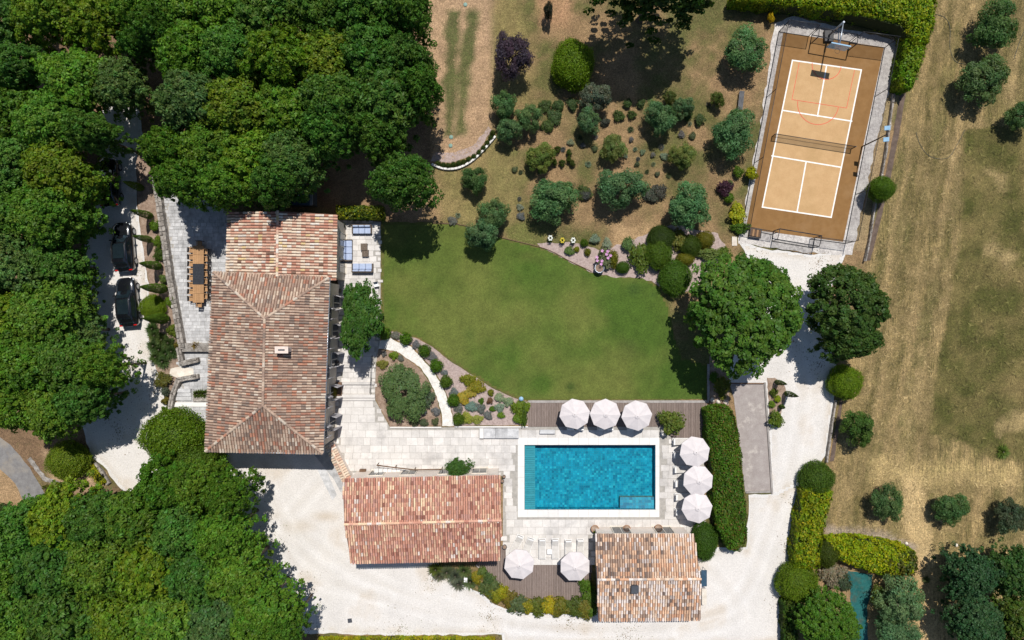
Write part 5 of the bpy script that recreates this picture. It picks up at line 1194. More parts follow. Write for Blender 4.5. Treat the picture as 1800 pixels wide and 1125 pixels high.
# pots
def pot(x, y, r, h, mat, label, plant=None, name='plant_pot', off=(0, 0), rim=1.0):
    p = P(x, y, h); root = empty(name, (p.x, p.y, 0), 0, label, 'pot')
    MB().lathe([(r * .62, 0), (r * .9, h * .55), (r, h * .92), (r * 1.08, h * .93), (r * 1.08, h), (r * .9, h), (r * .88, h - .06)], 18).build('body', MT[mat], root)
    MB().lathe([(r * .87, h - .06), (.001, h - .055)], 18).build('soil', MT['soil'], root)
    return root
pot(1054, 471, .45, .75, 'zinc', 'large round grey pot at the lawn edge below the roses')
pot(1046, 930, .36, .55, 'terracotta', 'terracotta pot above the pool house, leftmost of three')
pot(1102, 930, .36, .55, 'terracotta', 'terracotta pot above the pool house, middle of three')
pot(1158, 929, .36, .55, 'terracotta', 'terracotta pot above the pool house, rightmost of three')
for k, x in enumerate((1048, 1103, 1159)): bush('shrub', x, 936, 6, f'trailing green plant in the {("leftmost", "middle", "rightmost")[k]} terracotta pot', GREEN, .9, 5, name='potted_plant', cat='plant', group='potted plants')
pot(593, 636, .14, .3, 'dark_box', 'small dark pot by the farmhouse wall, lower of two'); pot(589, 622, .13, .3, 'dark_box', 'small dark pot by the farmhouse wall, upper of two')
pot(886, 838, .16, .4, 'dark_box', 'small dark pot at the corner of the long outbuilding, upper one'); pot(883, 846, .16, .4, 'dark_box', 'small dark pot at the corner of the long outbuilding, lower one')
pot(597, 511, .18, .4, 'dark_box', 'small black pot on the terrace below the sofas'); pot(887, 962, .22, .45, 'dark_box', 'dark pot between the long outbuilding and a parasol')
pot(599, 400, .3, .5, 'dark_box', 'dark pot beside the wing wall near the upper sofa'); bush('shrub', 598, 398, 9, 'dark leafy plant in the pot beside the upper sofa', (.03, .04, .03), 1.2, 11, name='potted_plant', cat='plant', group='potted plants')
# square planter by the farmhouse, crate and rocks
c0 = P(591, 686, .5); pl = empty('wall_planter', (c0.x, c0.y, 0), 0, 'long planter with a clipped dark hedge against the farmhouse wall', 'planter')
MB().box(-.95, .5, -.55, .75, 0, .45, .02).build('trough', MT['brown_wood'], pl)
bush('ball', 584, 687, 8, 'clipped dark green hedge growing in the wall planter', BOXB, 1.6, 15, name='clipped_hedge', cat='hedge')
c0 = P(637, 831, .5); cr = empty('wooden_crate', (c0.x, c0.y, 0), 0, 'brown wooden cube standing by the long outbuilding', 'crate')
for k in range(4): MB().box(-.31 + .155 * k + .004, -.31 + .155 * (k + 1) - .004, -.31, .31, .45, .5).build('slat', MT['brown_wood'], cr)
MB().box(-.29, .29, -.29, .29, 0, .449).build('body', MT['brown_wood'], cr)
def rock(x, y, r, h, label, mat='stone_pale', name='boulder', seed=1):
    rn_ = random.Random(seed); p = P(x, y); n = 9; mb = MB(); vs_ = []
    for z, k in ((0, 1), (h * .6, .95), (h, .55)):
        vs_ += [(p.x * 0 + math.cos(2 * math.pi * i / n) * r * k * rn_.uniform(.8, 1.15), math.sin(2 * math.pi * i / n) * r * k * rn_.uniform(.8, 1.1), z + rn_.uniform(-.03, .03) * (z > 0)) for i in range(n)]
    mb.add(vs_ + [(0, 0, h * 1.05)], [(j * n + i, j * n + (i + 1) % n, (j + 1) * n + (i + 1) % n, (j + 1) * n + i) for j in (0, 1) for i in range(n)] + [(2 * n + i, 2 * n + (i + 1) % n, 3 * n) for i in range(n)])
    o = mb.build(name, MT[mat]); o.location = (p.x, p.y, 0); tag(o, label, 'rock', 'boulders'); return o
rock(1252, 703, .24, .35, 'pale boulder above the oleander hedge, leftmost of three', seed=1); rock(1262, 706, .22, .3, 'pale boulder above the oleander hedge, middle of three', seed=2); rock(1275, 707, .25, .32, 'peach-tinted boulder above the oleander hedge, rightmost of three', 'terracotta', seed=3)
bpy.data.objects['boulder.002'].data.materials[0] = MT['plaster_chimney']
rock(1593, 955, .16, .2, 'pale stone at the end of the yellow hedge', seed=4); rock(1680, 958, .18, .22, 'pale stone above the dark lower right trees', seed=5)
rock(763, 1012, .01 + .17, .3, 'dark post lamp shade on the courtyard by the grasses', 'dark_box', 'garden_lamp', 6)['category'] = 'lamp'
c0 = P(615, 1091); dr = MB().box(-.2, .2, -.2, .2, .0, .06, .01).build('drain_cover', MT['dark_box']); dr.location = (c0.x, c0.y, .01); dr.rotation_euler = (0, 0, .15); tag(dr, 'small dark square drain cover on the lower courtyard', 'drain cover')
c0 = P(819, 1017); dr = MB().box(-.17, .17, -.22, .22, .0, .5, .02).build('utility_box', MT['white_paint']); dr.location = (c0.x, c0.y, 0); tag(dr, 'small white utility box among the courtyard grasses', 'utility box')
# small plants of the orchard and the bank
MT['valve_green'] = pm('valve_green', (.16, .26, .21), (.20, .30, .25), 4, rough=.6)
lav = [(939, 291, 7), (905, 298, 6), (915, 302, 5), (950, 300, 6), (1003, 250, 6), (1025, 255, 5), (1047, 240, 6), (1046, 261, 6), (1109, 227, 7), (1110, 245, 5), (1117, 262, 5), (1130, 267, 5), (1148, 272, 5), (1163, 258, 7), (1168, 275, 7), (1198, 236, 7), (1218, 239, 7), (1122, 279, 5), (1100, 274, 4), (1120, 288, 5), (1138, 301, 5), (1149, 288, 5), (1156, 306, 5), (1176, 308, 6), (1034, 288, 7), (913, 349, 5), (914, 364, 6), (916, 380, 8), (795, 388, 9), (805, 378, 6), (1246, 183, 5), (1213, 217, 5), (990, 262, 6), (1020, 241, 6)]
ANCH = [(1160, 207, 'middle orchard olive'), (1289, 234, 'middle court olive'), (1034, 213, 'pale grey olive pair'), (972, 350, 'leftmost lower olive'), (1090, 330, 'middle lower olive'), (1212, 362, 'rightmost lower olive'), (950, 277, 'left yellowish olive'), (1078, 260, 'middle yellowish olive'), (1198, 275, 'right yellowish olive'), (868, 376, 'lawn edge olive pair')]
seen_at = {}
for k, (x, y, r) in enumerate(sorted(lav)):
    ax, ay, an = min(ANCH, key=lambda q: math.hypot(q[0] - x, q[1] - y)); dx, dy = x - ax, y - ay
    way = ('right of' if dx > 0 else 'left of') if abs(dx) > abs(dy) else ('below' if dy > 0 else 'above'); seen_at[way, an] = seen_at.get((way, an), 0) + 1
    lab = f'small grey-green lavender tuft {way} the {an}, {ORD[seen_at[way, an] - 1]} from the left there'
    bush('tuft' if k % 2 else 'shrub', x, y, r * 1.1, lab, (LAV, GREY, (.09, .12, .06))[k % 3], .45, name='lavender', cat='plant', group='lavender tufts in the orchard')
for k, (x, y, r, c) in enumerate(((958, 185, 10, 0), (982, 184, 10, 0), (1007, 182, 11, 0), (975, 205, 12, 0), (963, 220, 11, 0), (1064, 213, 8, 1), (1088, 203, 9, 0), (1104, 182, 8, 0), (1127, 181, 8, 0), (1111, 201, 7, 0), (1208, 202, 9, 0), (1231, 210, 10, 0), (1027, 338, 12, 0), (1030, 342, 10, 1), (1144, 342, 14, 1), (1160, 336, 12, 1), (1138, 338, 8, 0))):
    bush('shrub', x, y, r * 1.2, f'low {"dusky purple" if c else "dark green"} shrub in the orchard rows, {ORD[k % 10]} in its {"upper" if k < 10 else "right-hand"} line', (.06, .10, .025) if c == 0 else (.07, .075, .06), .8, name='low_shrub', group='low shrubs in the orchard rows')
for k, (x, y) in enumerate(((968, 268), (980, 262), (1000, 268), (975, 285), (988, 286), (1006, 287), (1000, 280))):
    bush('shrub', x, y, 6, f'little dark evergreen beside the yellowish olive, {ORD[k]} of the cluster', (.055, .085, .012), .9, 7, name='little_evergreen', group='little evergreens')
for k, (x, y) in enumerate(((770, 287), (779, 290), (788, 291), (797, 289), (806, 287), (815, 285), (824, 280), (833, 275), (842, 268), (850, 260), (857, 251), (863, 242), (866, 233))):
    bush('mini', x, y, 5, f'tiny box ball inside the white kerb, {ORD[k]} from the left', (.045, .08, .01), .5, name='box_ball', group='tiny box balls inside the white kerb')
tree('olive', 1262, 175, 16, 'thin sparse sapling above the middle court olive', (.10, .13, .02), 1.8, 14, name='sapling', lift=.1)
tree('olive', 964, 20, 9, 'thin dark sapling at the top beside the big shadow', (.03, .035, .02), 2.4, 20, name='sapling', lift=.1)
tree('olive', 1178, 172, 14, 'thin pale sapling above the middle orchard olive', (.11, .14, .03), 2.0, 14, name='sapling', lift=.1)
c0 = P(1303, 176, .45); gb = empty('garden_bench', (c0.x, c0.y, 0), R(-6), 'grey wooden bench on the grass left of the court', 'bench')
for k in range(4): MB().box(-.24 + .12 * k + .006, -.24 + .12 * (k + 1) - .006, -.9, .9, .42, .46).build('slat', MT['bench_grey'], gb)
for sy in (-.75, .75):
    for sx in (-.18, .18): MB().box(sx - .03, sx + .03, sy - .03, sy + .03, 0, .419).build('leg', MT['bench_grey'], gb)
# bank beside the drive: seven pencil cypresses seen from above, leaning outward in the view
for k, (x, y, h, r) in enumerate(((250, 331, 3.2, 6.5), (266, 380, 3.6, 6.5), (266, 422, 3.2, 6), (281, 468, 3.6, 7.5), (290, 508, 4.4, 8.5), (293, 560, 4.2, 9))):
    p = P(x, y); root = empty('pencil_cypress', (p.x, p.y, 0), 0, f'dark pencil cypress on the bank beside the cars, {ORD[k]} from the top', 'cypress', 'pencil cypresses along the drive')
    c = bpy.data.objects.new('foliage', LEAF['cypress', 0]); COL.objects.link(c); c.parent = root; c.scale = (mlen(r), mlen(r), h); c.color = jit((.085, .165, .014), .06); c.rotation_euler = (0, 0, k); c.location = (0, 0, .1)
    MB().tube([(0, 0, 0), (0, 0, .5)], .06, 6).build('trunk', MT['bark'], root)
for k, (x, y, h, r) in enumerate(((1364, 671, 2.6, 4.5), (1381, 691, 2.9, 5), (1371, 714, 1.2, 4))):
    p = P(x, y); root = empty('little_cypress', (p.x, p.y, 0), 0, f'slim little cypress beside the white path, {ORD[k]} from the top', 'cypress', 'little cypresses by the white path')
    c = bpy.data.objects.new('foliage', LEAF['cypress', 0]); COL.objects.link(c); c.parent = root; c.scale = (mlen(r), mlen(r), h); c.color = jit((.06, .11, .012), .06); c.location = (0, 0, .1)
    MB().tube([(0, 0, 0), (0, 0, .3)], .03, 6).build('trunk', MT['bark'], root)
for k, (x, y, r, c, lab) in enumerate(((272, 397, 12, GREEN, 'leafy green shrub on the bank beside the upper cypresses'), (276, 424, 11, (.11, .17, .012), 'bright green shrub beside the third cypress'), (280, 447, 13, (.06, .10, .012), 'green shrub between the third and fourth cypress'), (287, 490, 9, OLIVEY, 'olive-coloured shrub on the bank by the stone wall'), (300, 530, 12, GREEN, 'green shrub with a pink bloom by the stone wall'), (305, 580, 13, (.12, .16, .015), 'yellow-green shrub at the lower end of the stone wall'), (312, 606, 8, (.16, .13, .02), 'rusty green shrub at the foot of the retaining wall'), (272, 300, 10, (.11, .12, .01), 'dim yellowish shrub at the top of the bank'), (285, 668, 16, (.12, .11, .02), 'olive-gold shrub left of the bent stone wall'), (289, 688, 9, (.09, .12, .08), 'blue-grey shrub at the drive edge below the gold one'), (290, 705, 8, (.14, .13, .02), 'amber low shrub at the foot of the bent stone wall'), (290, 720, 7, GREEN, 'small green shrub at the end of the bent stone wall'))):
    bush('shrub', x, y, r, lab, c, 1.0, group='shrubs on the bank')
for k, (x, y) in enumerate(((270, 590), (283, 597), (294, 603), (278, 615), (290, 622), (268, 608), (300, 618), (284, 636), (272, 628), (266, 578))):
    bush('tuft', x, y, 17, f'long-bladed green grass clump on the bank, {ORD[k]} of the clumps', (.075, .125, .035), 1.0, name='grass_clump', cat='grass clump', group='grass clumps on the bank')
for k, x in enumerate((345, 352, 358)): bush('tuft', x, 693, 11, f'lily clump in the planter by the farmhouse, {ORD[k]} from the left', (.075, .12, .02), .8, name='lily_clump', cat='plant', group='lily clumps')
c0 = P(352, 698, .3); MB().box(-.75, .75, -.45, .35, 0, .3, .02).build('lily_trough', MT['stone']); o = bpy.data.objects['lily_trough']; o.location = (c0.x, c0.y, 0); tag(o, 'low stone trough under the lilies left of the farmhouse', 'planter')
c0 = P(344, 611, .6); o = MB().box(-1.4, 1.5, -.42, .42, 0, .55, .03).build('stone_planter', MT['stone']); o.location = (c0.x, c0.y, 0); tag(o, 'long stone planter holding the orange-leaved plant', 'planter')
bush('tuft', 343, 608, 11, 'orange-leaved plant spilling over the stone planter', (.30, .20, .015), 1.1, name='orange_plant', cat='plant')
sheet('stone_slab_path', [(300, 648), (314, 645), (340, 648), (340, 660), (312, 664), (298, 660)], .06, MT['stone_pale'], .05, .3, 37)
# planting along the curved deck
for k, (x, y, r, c, nm) in enumerate(((765, 1003, 15, (.10, .13, .03), 'tuft'), (785, 1008, 16, (.10, .125, .06), 'tuft'), (800, 1014, 17, (.095, .11, .075), 'tuft'), (772, 1013, 12, (.11, .12, .08), 'tuft'), (815, 1005, 14, (.09, .13, .04), 'tuft'), (826, 1024, 15, (.10, .13, .05), 'tuft'), (805, 1028, 13, (.09, .11, .07), 'tuft'), (838, 1014, 11, (.20, .20, .012), 'shrub'), (847, 1006, 9, (.11, .16, .03), 'shrub'))):
    bush(nm, x, y, r * 1.25, f'{"grassy" if nm == "tuft" else "leafy"} clump below the long outbuilding, {ORD[k]} from the left', c, .9, name='ornamental_grass', cat='plant', group='grasses below the long outbuilding')
for k, (x, y, r, c) in enumerate(((862, 1032, 17, (.085, .13, .03)), (872, 1046, 13, (.20, .21, .012)), (884, 1040, 12, (.30, .27, .01)), (895, 1052, 13, (.15, .115, .015)), (912, 1062, 17, (.075, .115, .04)), (928, 1066, 12, (.22, .22, .012)), (945, 1066, 16, (.10, .125, .014)), (966, 1066, 15, (.30, .28, .012)), (985, 1068, 16, (.15, .14, .014)), (1010, 1068, 16, (.075, .10, .014)), (1030, 1070, 16, (.16, .145, .016)), (1038, 1050, 13, (.075, .14, .012)), (1030, 1030, 11, (.075, .15, .012)), (1040, 1072, 12, (.09, .15, .012)), (860, 1018, 10, (.07, .12, .03)))):
    bush('shrub', x, y, r * 1.3, f'leafy shrub in the border round the south deck, {ORD[k]} from the left', c, 1.1, name='border_shrub', group='border shrubs round the south deck')

# hedges: leaves over the top and sides of a clipped block, with a core of branches
def hedge(poly, h, label, col, leaf=.16, dens=90, lump=.3, seed=1, name='hedge', flecks=None):
    pts = [Vector((p.x, p.y, 0)) for p in PL(poly, h * .75)]; q = [(p.x, p.y) for p in pts]; c = sum(pts, Vector()) / len(pts)
    rg = np.random.default_rng(seed); lo = np.min(q, 0); hi = np.max(q, 0)
    area = abs(sum(q[i][0] * q[(i + 1) % len(q)][1] - q[(i + 1) % len(q)][0] * q[i][1] for i in range(len(q)))) / 2
    n = int(area * dens * 1.0); pp = rg.uniform(lo, hi, (int(n * (np.prod(hi - lo) / area) * 1.05), 2)); d = sdist(pp[:, 0], pp[:, 1], q)
    w = (fbm(pp[:, 0] * 1.1, pp[:, 1] * 1.1, seed) - .5) * 2 * lump
    k = d + w * .5 > 0; pp = pp[k]; d = np.clip(d[k], 0, 9); w = w[k]
    z = h * (1 - .28 * np.exp(-d / .35)) + w + np.where(rg.random(len(pp)) < .07, rg.uniform(.05, .28, len(pp)), rg.uniform(-.25, .05, len(pp)))
    T_ = np.column_stack([pp, z]); N_ = np.column_stack([rg.normal(size=(len(pp), 2)) * .5, np.ones(len(pp)) * .9]) + rg.normal(size=(len(pp), 3)) * .35
    S_ = []; SN = []
    for i in range(len(q)):
        a, b = np.array(q[i]), np.array(q[(i + 1) % len(q)]); L = np.hypot(*(b - a)); m = int(L * h * dens * .6)
        if m < 1: continue
        t_ = rg.random(m)[:, None]; e = a + (b - a) * t_; nn = np.array([(b - a)[1], -(b - a)[0]]) / (L + 1e-6)
        if inside(np.array([(a + b)[0] / 2 + nn[0] * .05]), np.array([(a + b)[1] / 2 + nn[1] * .05]), q)[0]: nn = -nn
        zz = rg.random(m) * h * .9; wv = (fbm(e[:, 0] * 1.3, zz + e[:, 1] * 1.3, seed + 1) - .5) * lump * 1.4 + rg.uniform(-.12, .05, m)
        S_.append(np.column_stack([e + nn * wv[:, None], zz])); SN.append(np.tile([nn[0], nn[1], .5], (m, 1)) + rg.normal(size=(m, 3)) * .4)
    Pn = np.concatenate([T_] + S_) - np.array([c.x, c.y, 0]); Nn = np.concatenate([N_] + SN)
    root = empty(name, (c.x, c.y, 0), 0, label, 'hedge')
    gcell = (np.floor(Pn[:, 0] / .55) * 131 + np.floor(Pn[:, 1] / .55) * 17).astype(np.int64) % 97
    me = leaf_cloud('foliage', Pn, Nn, leaf, .55, rg, .18, .3, gcell)
    o = link('foliage', me, root); o.color = (*col, 1)
    if flecks:
        m = int(len(Pn) * flecks[1]); s_ = rg.choice(len(Pn), m, False); o2 = link('young_leaves', leaf_cloud('young_leaves', Pn[s_] + np.array([0, 0, .04]), Nn[s_], leaf * .9, .5, rg, .15, .25), root); o2.color = (*flecks[0], 1)
    core = MB(); ins = inset([Vector((p.x - c.x, p.y - c.y, 0)) for p in pts], .28); core.prism(ins, 0, h * .72); core.build('branches', MT['hedge_core'], root)
    return root
MT['hedge_core'] = pm('hedge_core', (.02, .03, .008), (.035, .045, .012), 5, fine=.3, rough=1)
hedge([(1240, 720), (1262, 712), (1282, 716), (1292, 740), (1302, 800), (1308, 880), (1313, 945), (1300, 968), (1280, 965), (1262, 930), (1254, 880), (1252, 820), (1244, 770)], 2.0, 'long rounded oleander hedge with reddish leaves right of the parasols', (.072, .145, .010), .10, 300, .36, 3, 'oleander_hedge', ((.17, .085, .028), .10))
hedge([(1290, -16), (1640, -20), (1642, 28), (1630, 78), (1608, 82), (1586, 42), (1500, 24), (1400, 10), (1290, 0)], 2.6, 'bright yellow-green hedge along the top above the court', (.175, .245, .008), .12, 200, .5, 4, 'clipped_hedge', ((.36, .36, .01), .14))
hedge([(1592, 70), (1628, 74), (1612, 130), (1600, 158), (1582, 152), (1584, 110)], 2.2, 'narrow end of the yellow-green hedge right of the court', (.15, .235, .008), .13, 170, .3, 5, 'clipped_hedge')
hedge([(1414, 862), (1440, 858), (1462, 864), (1458, 884), (1452, 900), (1444, 950), (1436, 996), (1398, 996), (1396, 960), (1406, 905), (1410, 880)], 2.0, 'yellow-green hedge along the right edge of the courtyard', (.185, .245, .008), .12, 210, .5, 6, 'garden_hedge', ((.40, .34, .01), .10))
hedge([(1452, 948), (1500, 944), (1560, 952), (1608, 968), (1606, 1006), (1560, 1010), (1530, 1004), (1480, 985), (1455, 975)], 1.8, 'yellow flowering hedge above the green pool liner', (.23, .285, .006), .12, 200, .5, 7, 'flowering_hedge', ((.42, .40, .01), .14))
hedge([(1556, 980), (1606, 968), (1612, 1000), (1600, 1012), (1558, 1012)], 2.0, 'olive-dark shrub hedge at the right end of the yellow hedge', (.085, .10, .012), .14, 150, .35, 8, 'shrub_hedge')
hedge([(1378, 1060), (1402, 1050), (1402, 1135), (1380, 1135)], 1.6, 'dark green hedge at the bottom right of the courtyard', (.05, .09, .01), .13, 170, .2, 9, 'garden_hedge')
hedge([(592, 362), (672, 362), (672, 385), (592, 383)], 1.5, 'yellow-green hedge above the terrace sofas', (.085, .115, .008), .14, 170, .3, 10, 'garden_hedge', ((.30, .30, .01), .12))
hedge([(560, 1122), (700, 1121), (870, 1123), (870, 1140), (560, 1140)], .6, 'low yellow hedge along the bottom edge of the courtyard', (.26, .26, .008), .13, 150, .15, 11, 'low_hedge')
hedge([(74, 856), (110, 850), (120, 872), (90, 884)], 1.0, 'olive-green shrub hedge below the round bush by the road', (.085, .10, .012), .13, 170, .25, 12, 'verge_hedge')
hedge([(150, 822), (162, 818), (186, 848), (170, 852)], .7, 'lime-green strip of low plants beside the stone kerb wall', (.24, .27, .012), .1, 220, .15, 13, 'verge_hedge')
bush('shrub', 1465, 1010, 24, 'straw-coloured dry grass clump beside the green liner', (.22, .19, .12), 1.2, 26, name='dry_clump', cat='plant')
bush('shrub', 1484, 1024, 15, 'dark grey-green shrub at the edge of the green liner', (.06, .09, .05), 1.2, 20, name='liner_shrub')
bush('shrub', 1545, 1050, 20, 'yellow-green shrub hanging over the green liner', (.085, .13, .012), 1.5, 22, name='liner_shrub')
bush('tuft', 1765, 795, 16, 'fresh green grass clump in the right-hand meadow', (.12, .17, .03), .6, 18, name='meadow_clump', cat='grass clump')
bush('tuft', 1630, 1020, 9, 'grey-green tuft beside the sandy track', (.10, .13, .06), .5, name='track_tuft', cat='plant')
bush('oak', 0, 905, 26, 'dark bush cut by the left edge beside the asphalt road', (.04, .075, .012), 2.0, 26, name='verge_bush')
sheet('pool_liner', [(1458, 1000), (1490, 1003), (1534, 1010), (1532, 1035), (1524, 1070), (1526, 1130), (1498, 1130), (1496, 1060), (1494, 1035), (1462, 1018)], .02, MT['teal_liner'], .06, .4, 38)
# irrigation hoses in the field
for k, (pts, lab) in enumerate((([(1645, 25), (1662, 32), (1670, 50), (1670, 85), (1680, 108), (1700, 113)], 'thin dark hose curling through the upper right field'), ([(1610, 232), (1618, 255), (1635, 275), (1665, 278), (1682, 255), (1696, 228)], 'thin dark hose looping beside the meadow edge'), ([(1800, 55), (1790, 80), (1782, 105)], 'thin dark hose at the upper right edge'))):
    mb = MB(); mb.tube([Vector((p.x, p.y, .03)) for p in smooth_line([P(a, b) for a, b in pts], 6)], .022, 5); tag(mb.build('garden_hose', MT['hose']), lab, 'hose')
for k, (x, y) in enumerate(((818, 8), (793, 241), (792, 256))):
    p = P(x, y); o = MB().lathe([(.2, 0), (.2, .05), (.17, .07), (.001, .08)], 14).build('valve_cover', MT['valve_green']); o.location = (p.x, p.y, 0); tag(o, f'round pale green valve cover on the tilled strip, {ORD[k]} from the top', 'valve cover', 'valve covers on the tilled strip')
# ---------------------------------------------------------------- ball court
def court_sheet(name, pts, z, mat, parent=None): return sheet(name, pts, z, MT[mat], parent=parent)
sheet('court_gravel', [(1362, 40), (1395, 28), (1440, 40), (1510, 55), (1578, 70), (1574, 110), (1535, 275), (1498, 448), (1440, 446), (1298, 428), (1302, 400), (1335, 230)], .020, MT['pebble'], .12, .5, 21)
court = court_sheet('ball_court', [(1377, 57), (1554, 83), (1482, 425), (1311, 402)], .032, 'court_out')
court_sheet('playing_field', [(1393, 106), (1514, 123), (1461, 382), (1340, 364)], .036, 'court_in', court)
def court_line(a, b, w, mat, z):
    a, b = P(*a), P(*b); d = (b - a).normalized(); n = Vector((-d.y, d.x, 0)) * w / 2; a = a - d * w / 2; b = b + d * w / 2
    q = [a + n, a - n, b - n, b + n]
    MB().add([(p.x, p.y, z) for p in q], [(0, 1, 2, 3)]).build('court_line', MT[mat], court)
Wl = .13
cl = [((1393, 106), (1514, 123)), ((1514, 123), (1461, 382)), ((1461, 382), (1340, 364)), ((1340, 364), (1393, 106)), ((1376, 194), (1497, 213)), ((1357, 274), (1478, 294)), ((1453, 115), (1437, 204)), ((1417, 284), (1401, 373))]
for k, (a, b) in enumerate(cl): court_line(a, b, Wl, 'line_white', .040 + .0006 * k)
for k, (a, b) in enumerate((((1405, 110), (1392, 175)), ((1392, 175), (1488, 190)), ((1488, 190), (1502, 124)))): court_line(a, b, .05, 'line_red', .046 + .0006 * k)
def court_arc(c, r, a0, a1, z):
    c = P(*c); mb = MB(); n = 24; vs_ = []
    for k in range(n + 1):
        a = a0 + (a1 - a0) * k / n
        for rr in (r - .03, r + .03): vs_.append((c.x + rr * math.cos(a), c.y + rr * math.sin(a), z))
    mb.add(vs_, [(2 * k, 2 * k + 1, 2 * k + 3, 2 * k + 2) for k in range(n)]); mb.build('court_arc', MT['line_red'], court)
th = math.atan2(-(123 - 106), 121)          # slope of the base line
court_arc((1453, 114), 1.42, math.pi + th, 2 * math.pi + th, .0490)
court_arc((1438, 183), 2.0, math.pi + th, 2 * math.pi + th, .0496)
# fence: posts, rails and wire mesh panels
def fence(corners, h, label, n_posts, door=None):
    q = [P(a, b) for a, b in corners]; o_ = q[0]; root = empty('court_fence', (o_.x, o_.y, 0), 0, label, 'fence')
    for a, b, n in zip(q, q[1:], n_posts):
        a = a - o_; b = b - o_
        for k in range(n + 1):
            p = a.lerp(b, k / n); MB().tube([p, p + Vector((0, 0, h))], .035, 6).build('post', MT['black_metal'], root)
        for k in range(n):
            s, t = a.lerp(b, k / n), a.lerp(b, (k + 1) / n)
            MB().add([s + Vector((0, 0, .05)), t + Vector((0, 0, .05)), t + Vector((0, 0, h)), s + Vector((0, 0, h))], [(0, 1, 2, 3)]).build('mesh_panel', MT['wire_mesh'], root)
        for z in (.06, h): MB().tube([a + Vector((0, 0, z)), b + Vector((0, 0, z))], .028, 6).build('rail', MT['black_metal'], root)
fence([(1369, 56), (1304, 402)], 2.5, 'black mesh fence along the left side of the court', [3])
fence([(1555, 84), (1486, 428)], 2.5, 'black mesh fence along the right side of the court', [4])
fence([(1369, 56), (1421, 64)], 2.7, 'black mesh fence behind the left of the upper goal', [1])
fence([(1494, 76), (1555, 84)], 2.7, 'black mesh fence behind the right of the upper goal', [1])
fence([(1304, 402), (1356, 412)], 1.6, 'black mesh fence left of the lower goal', [1])
fence([(1424, 420), (1486, 428)], 1.6, 'black mesh fence right of the lower goal', [1])
# goals
def goal(a, b, depth, h, label):
    a, b = P(*a), P(*b); o_ = (a + b) / 2; root = empty('goal', (o_.x, o_.y, 0), 0, label, 'goal'); d = (b - a).normalized(); n = Vector((-d.y, d.x, 0)) * depth
    a = a - o_; b = b - o_; U = Vector((0, 0, h))
    for p in (a, b):
        MB().tube([p, p + U], .05, 8).build('post', MT['black_metal'], root)
        MB().tube([p + n, p + n + U * .9], .035, 6).build('rear_post', MT['black_metal'], root)
        MB().tube([p + U, p + n + U * .9], .035, 6).build('side_bar', MT['black_metal'], root)
        MB().tube([p + Vector((0, 0, .05)), p + n + Vector((0, 0, .05))], .035, 6).build('ground_bar', MT['black_metal'], root)
    MB().tube([a + U, b + U], .05, 8).build('crossbar', MT['black_metal'], root)
    MB().tube([a + n + U * .9, b + n + U * .9], .035, 6).build('rear_bar', MT['black_metal'], root)
    MB().tube([a + n + Vector((0, 0, .05)), b + n + Vector((0, 0, .05))], .035, 6).build('ground_bar', MT['black_metal'], root)
    MB().add([a + n, b + n, b + n + U * .9, a + n + U * .9], [(0, 1, 2, 3)]).build('net', MT['wire_mesh'], root)
    return root
goal((1424, 78), (1490, 90), .95, 1.9, 'black goal frame at the upper end of the court')
goal((1432, 418), (1360, 406), 1.0, 1.6, 'black goal frame at the lower end of the court')
# basketball stand
b0 = P(1455, 64); hd = P(1452, 109) ; root = empty('basketball_stand', (b0.x, b0.y, 0), 0, 'basketball stand with blue backboard at the upper end of the court', 'basketball hoop')
dr = Vector((math.sin(-th) * 0 + .15, -1, 0)).normalized(); dr = Vector((-.19, -.98, 0)).normalized(); sd_ = Vector((-dr.y, dr.x, 0))
MB().tube([(0, 0, 0), (0, 0, 3.3)], .09, 10).build('pole', MT['zinc'], root)
arm = MB(); arm.tube([Vector((0, 0, 3.2)), dr * 2.2 + Vector((0, 0, 3.3))], .06, 8); arm.tube([Vector((0, 0, 2.3)), dr * 2.1 + Vector((0, 0, 3.0))], .04, 8); arm.build('arm', MT['zinc'], root)
c = dr * 2.3 + Vector((0, 0, 3.1)); M = Matrix(((sd_.x, dr.x, 0, c.x), (sd_.y, dr.y, 0, c.y), (0, 0, 1, c.z), (0, 0, 0, 1)))
MB().box(-.9, .9, -.04, .04, -.5, .55, .0, M).build('backboard', MT['board_blue'], root)
MB().box(-.92, .92, -.055, .055, .551, .60, .0, M).build('board_frame', MT['flood'], root)
rp = [M @ Vector((.23 * math.cos(2 * math.pi * k / 16), .36 + .23 * math.sin(2 * math.pi * k / 16), -.05)) for k in range(17)]
MB().tube(rp, .015, 6, False).build('rim', MT['black_metal'], root)
MB().box(-.45, .45, -.6, .5, 0, .35, .04).build('base', MT['black_metal'], root)
# volleyball or tennis net
a, b = P(1357, 240), P(1496, 262); o_ = (a + b) / 2; net = empty('court_net', (o_.x, o_.y, 0), 0, 'dark net stretched across the middle of the court', 'net')
a -= o_; b -= o_; hn = 1.0
MB().add([a + Vector((0, 0, .08)), b + Vector((0, 0, .08)), b + Vector((0, 0, hn)), a + Vector((0, 0, hn))], [(0, 1, 2, 3)]).build('netting', MT['net_mesh'], net)
MB().tube([a + Vector((0, 0, hn)), b + Vector((0, 0, hn))], .035, 6).build('top_band', MT['black_metal'], net)
for p in (a, b): MB().tube([p, p + Vector((0, 0, hn + .04))], .045, 8).build('post', MT['black_metal'], net)
MB().tube([a + Vector((0, 0, .08)), b + Vector((0, 0, .08))], .012, 5).build('bottom_cord', MT['black_metal'], net)
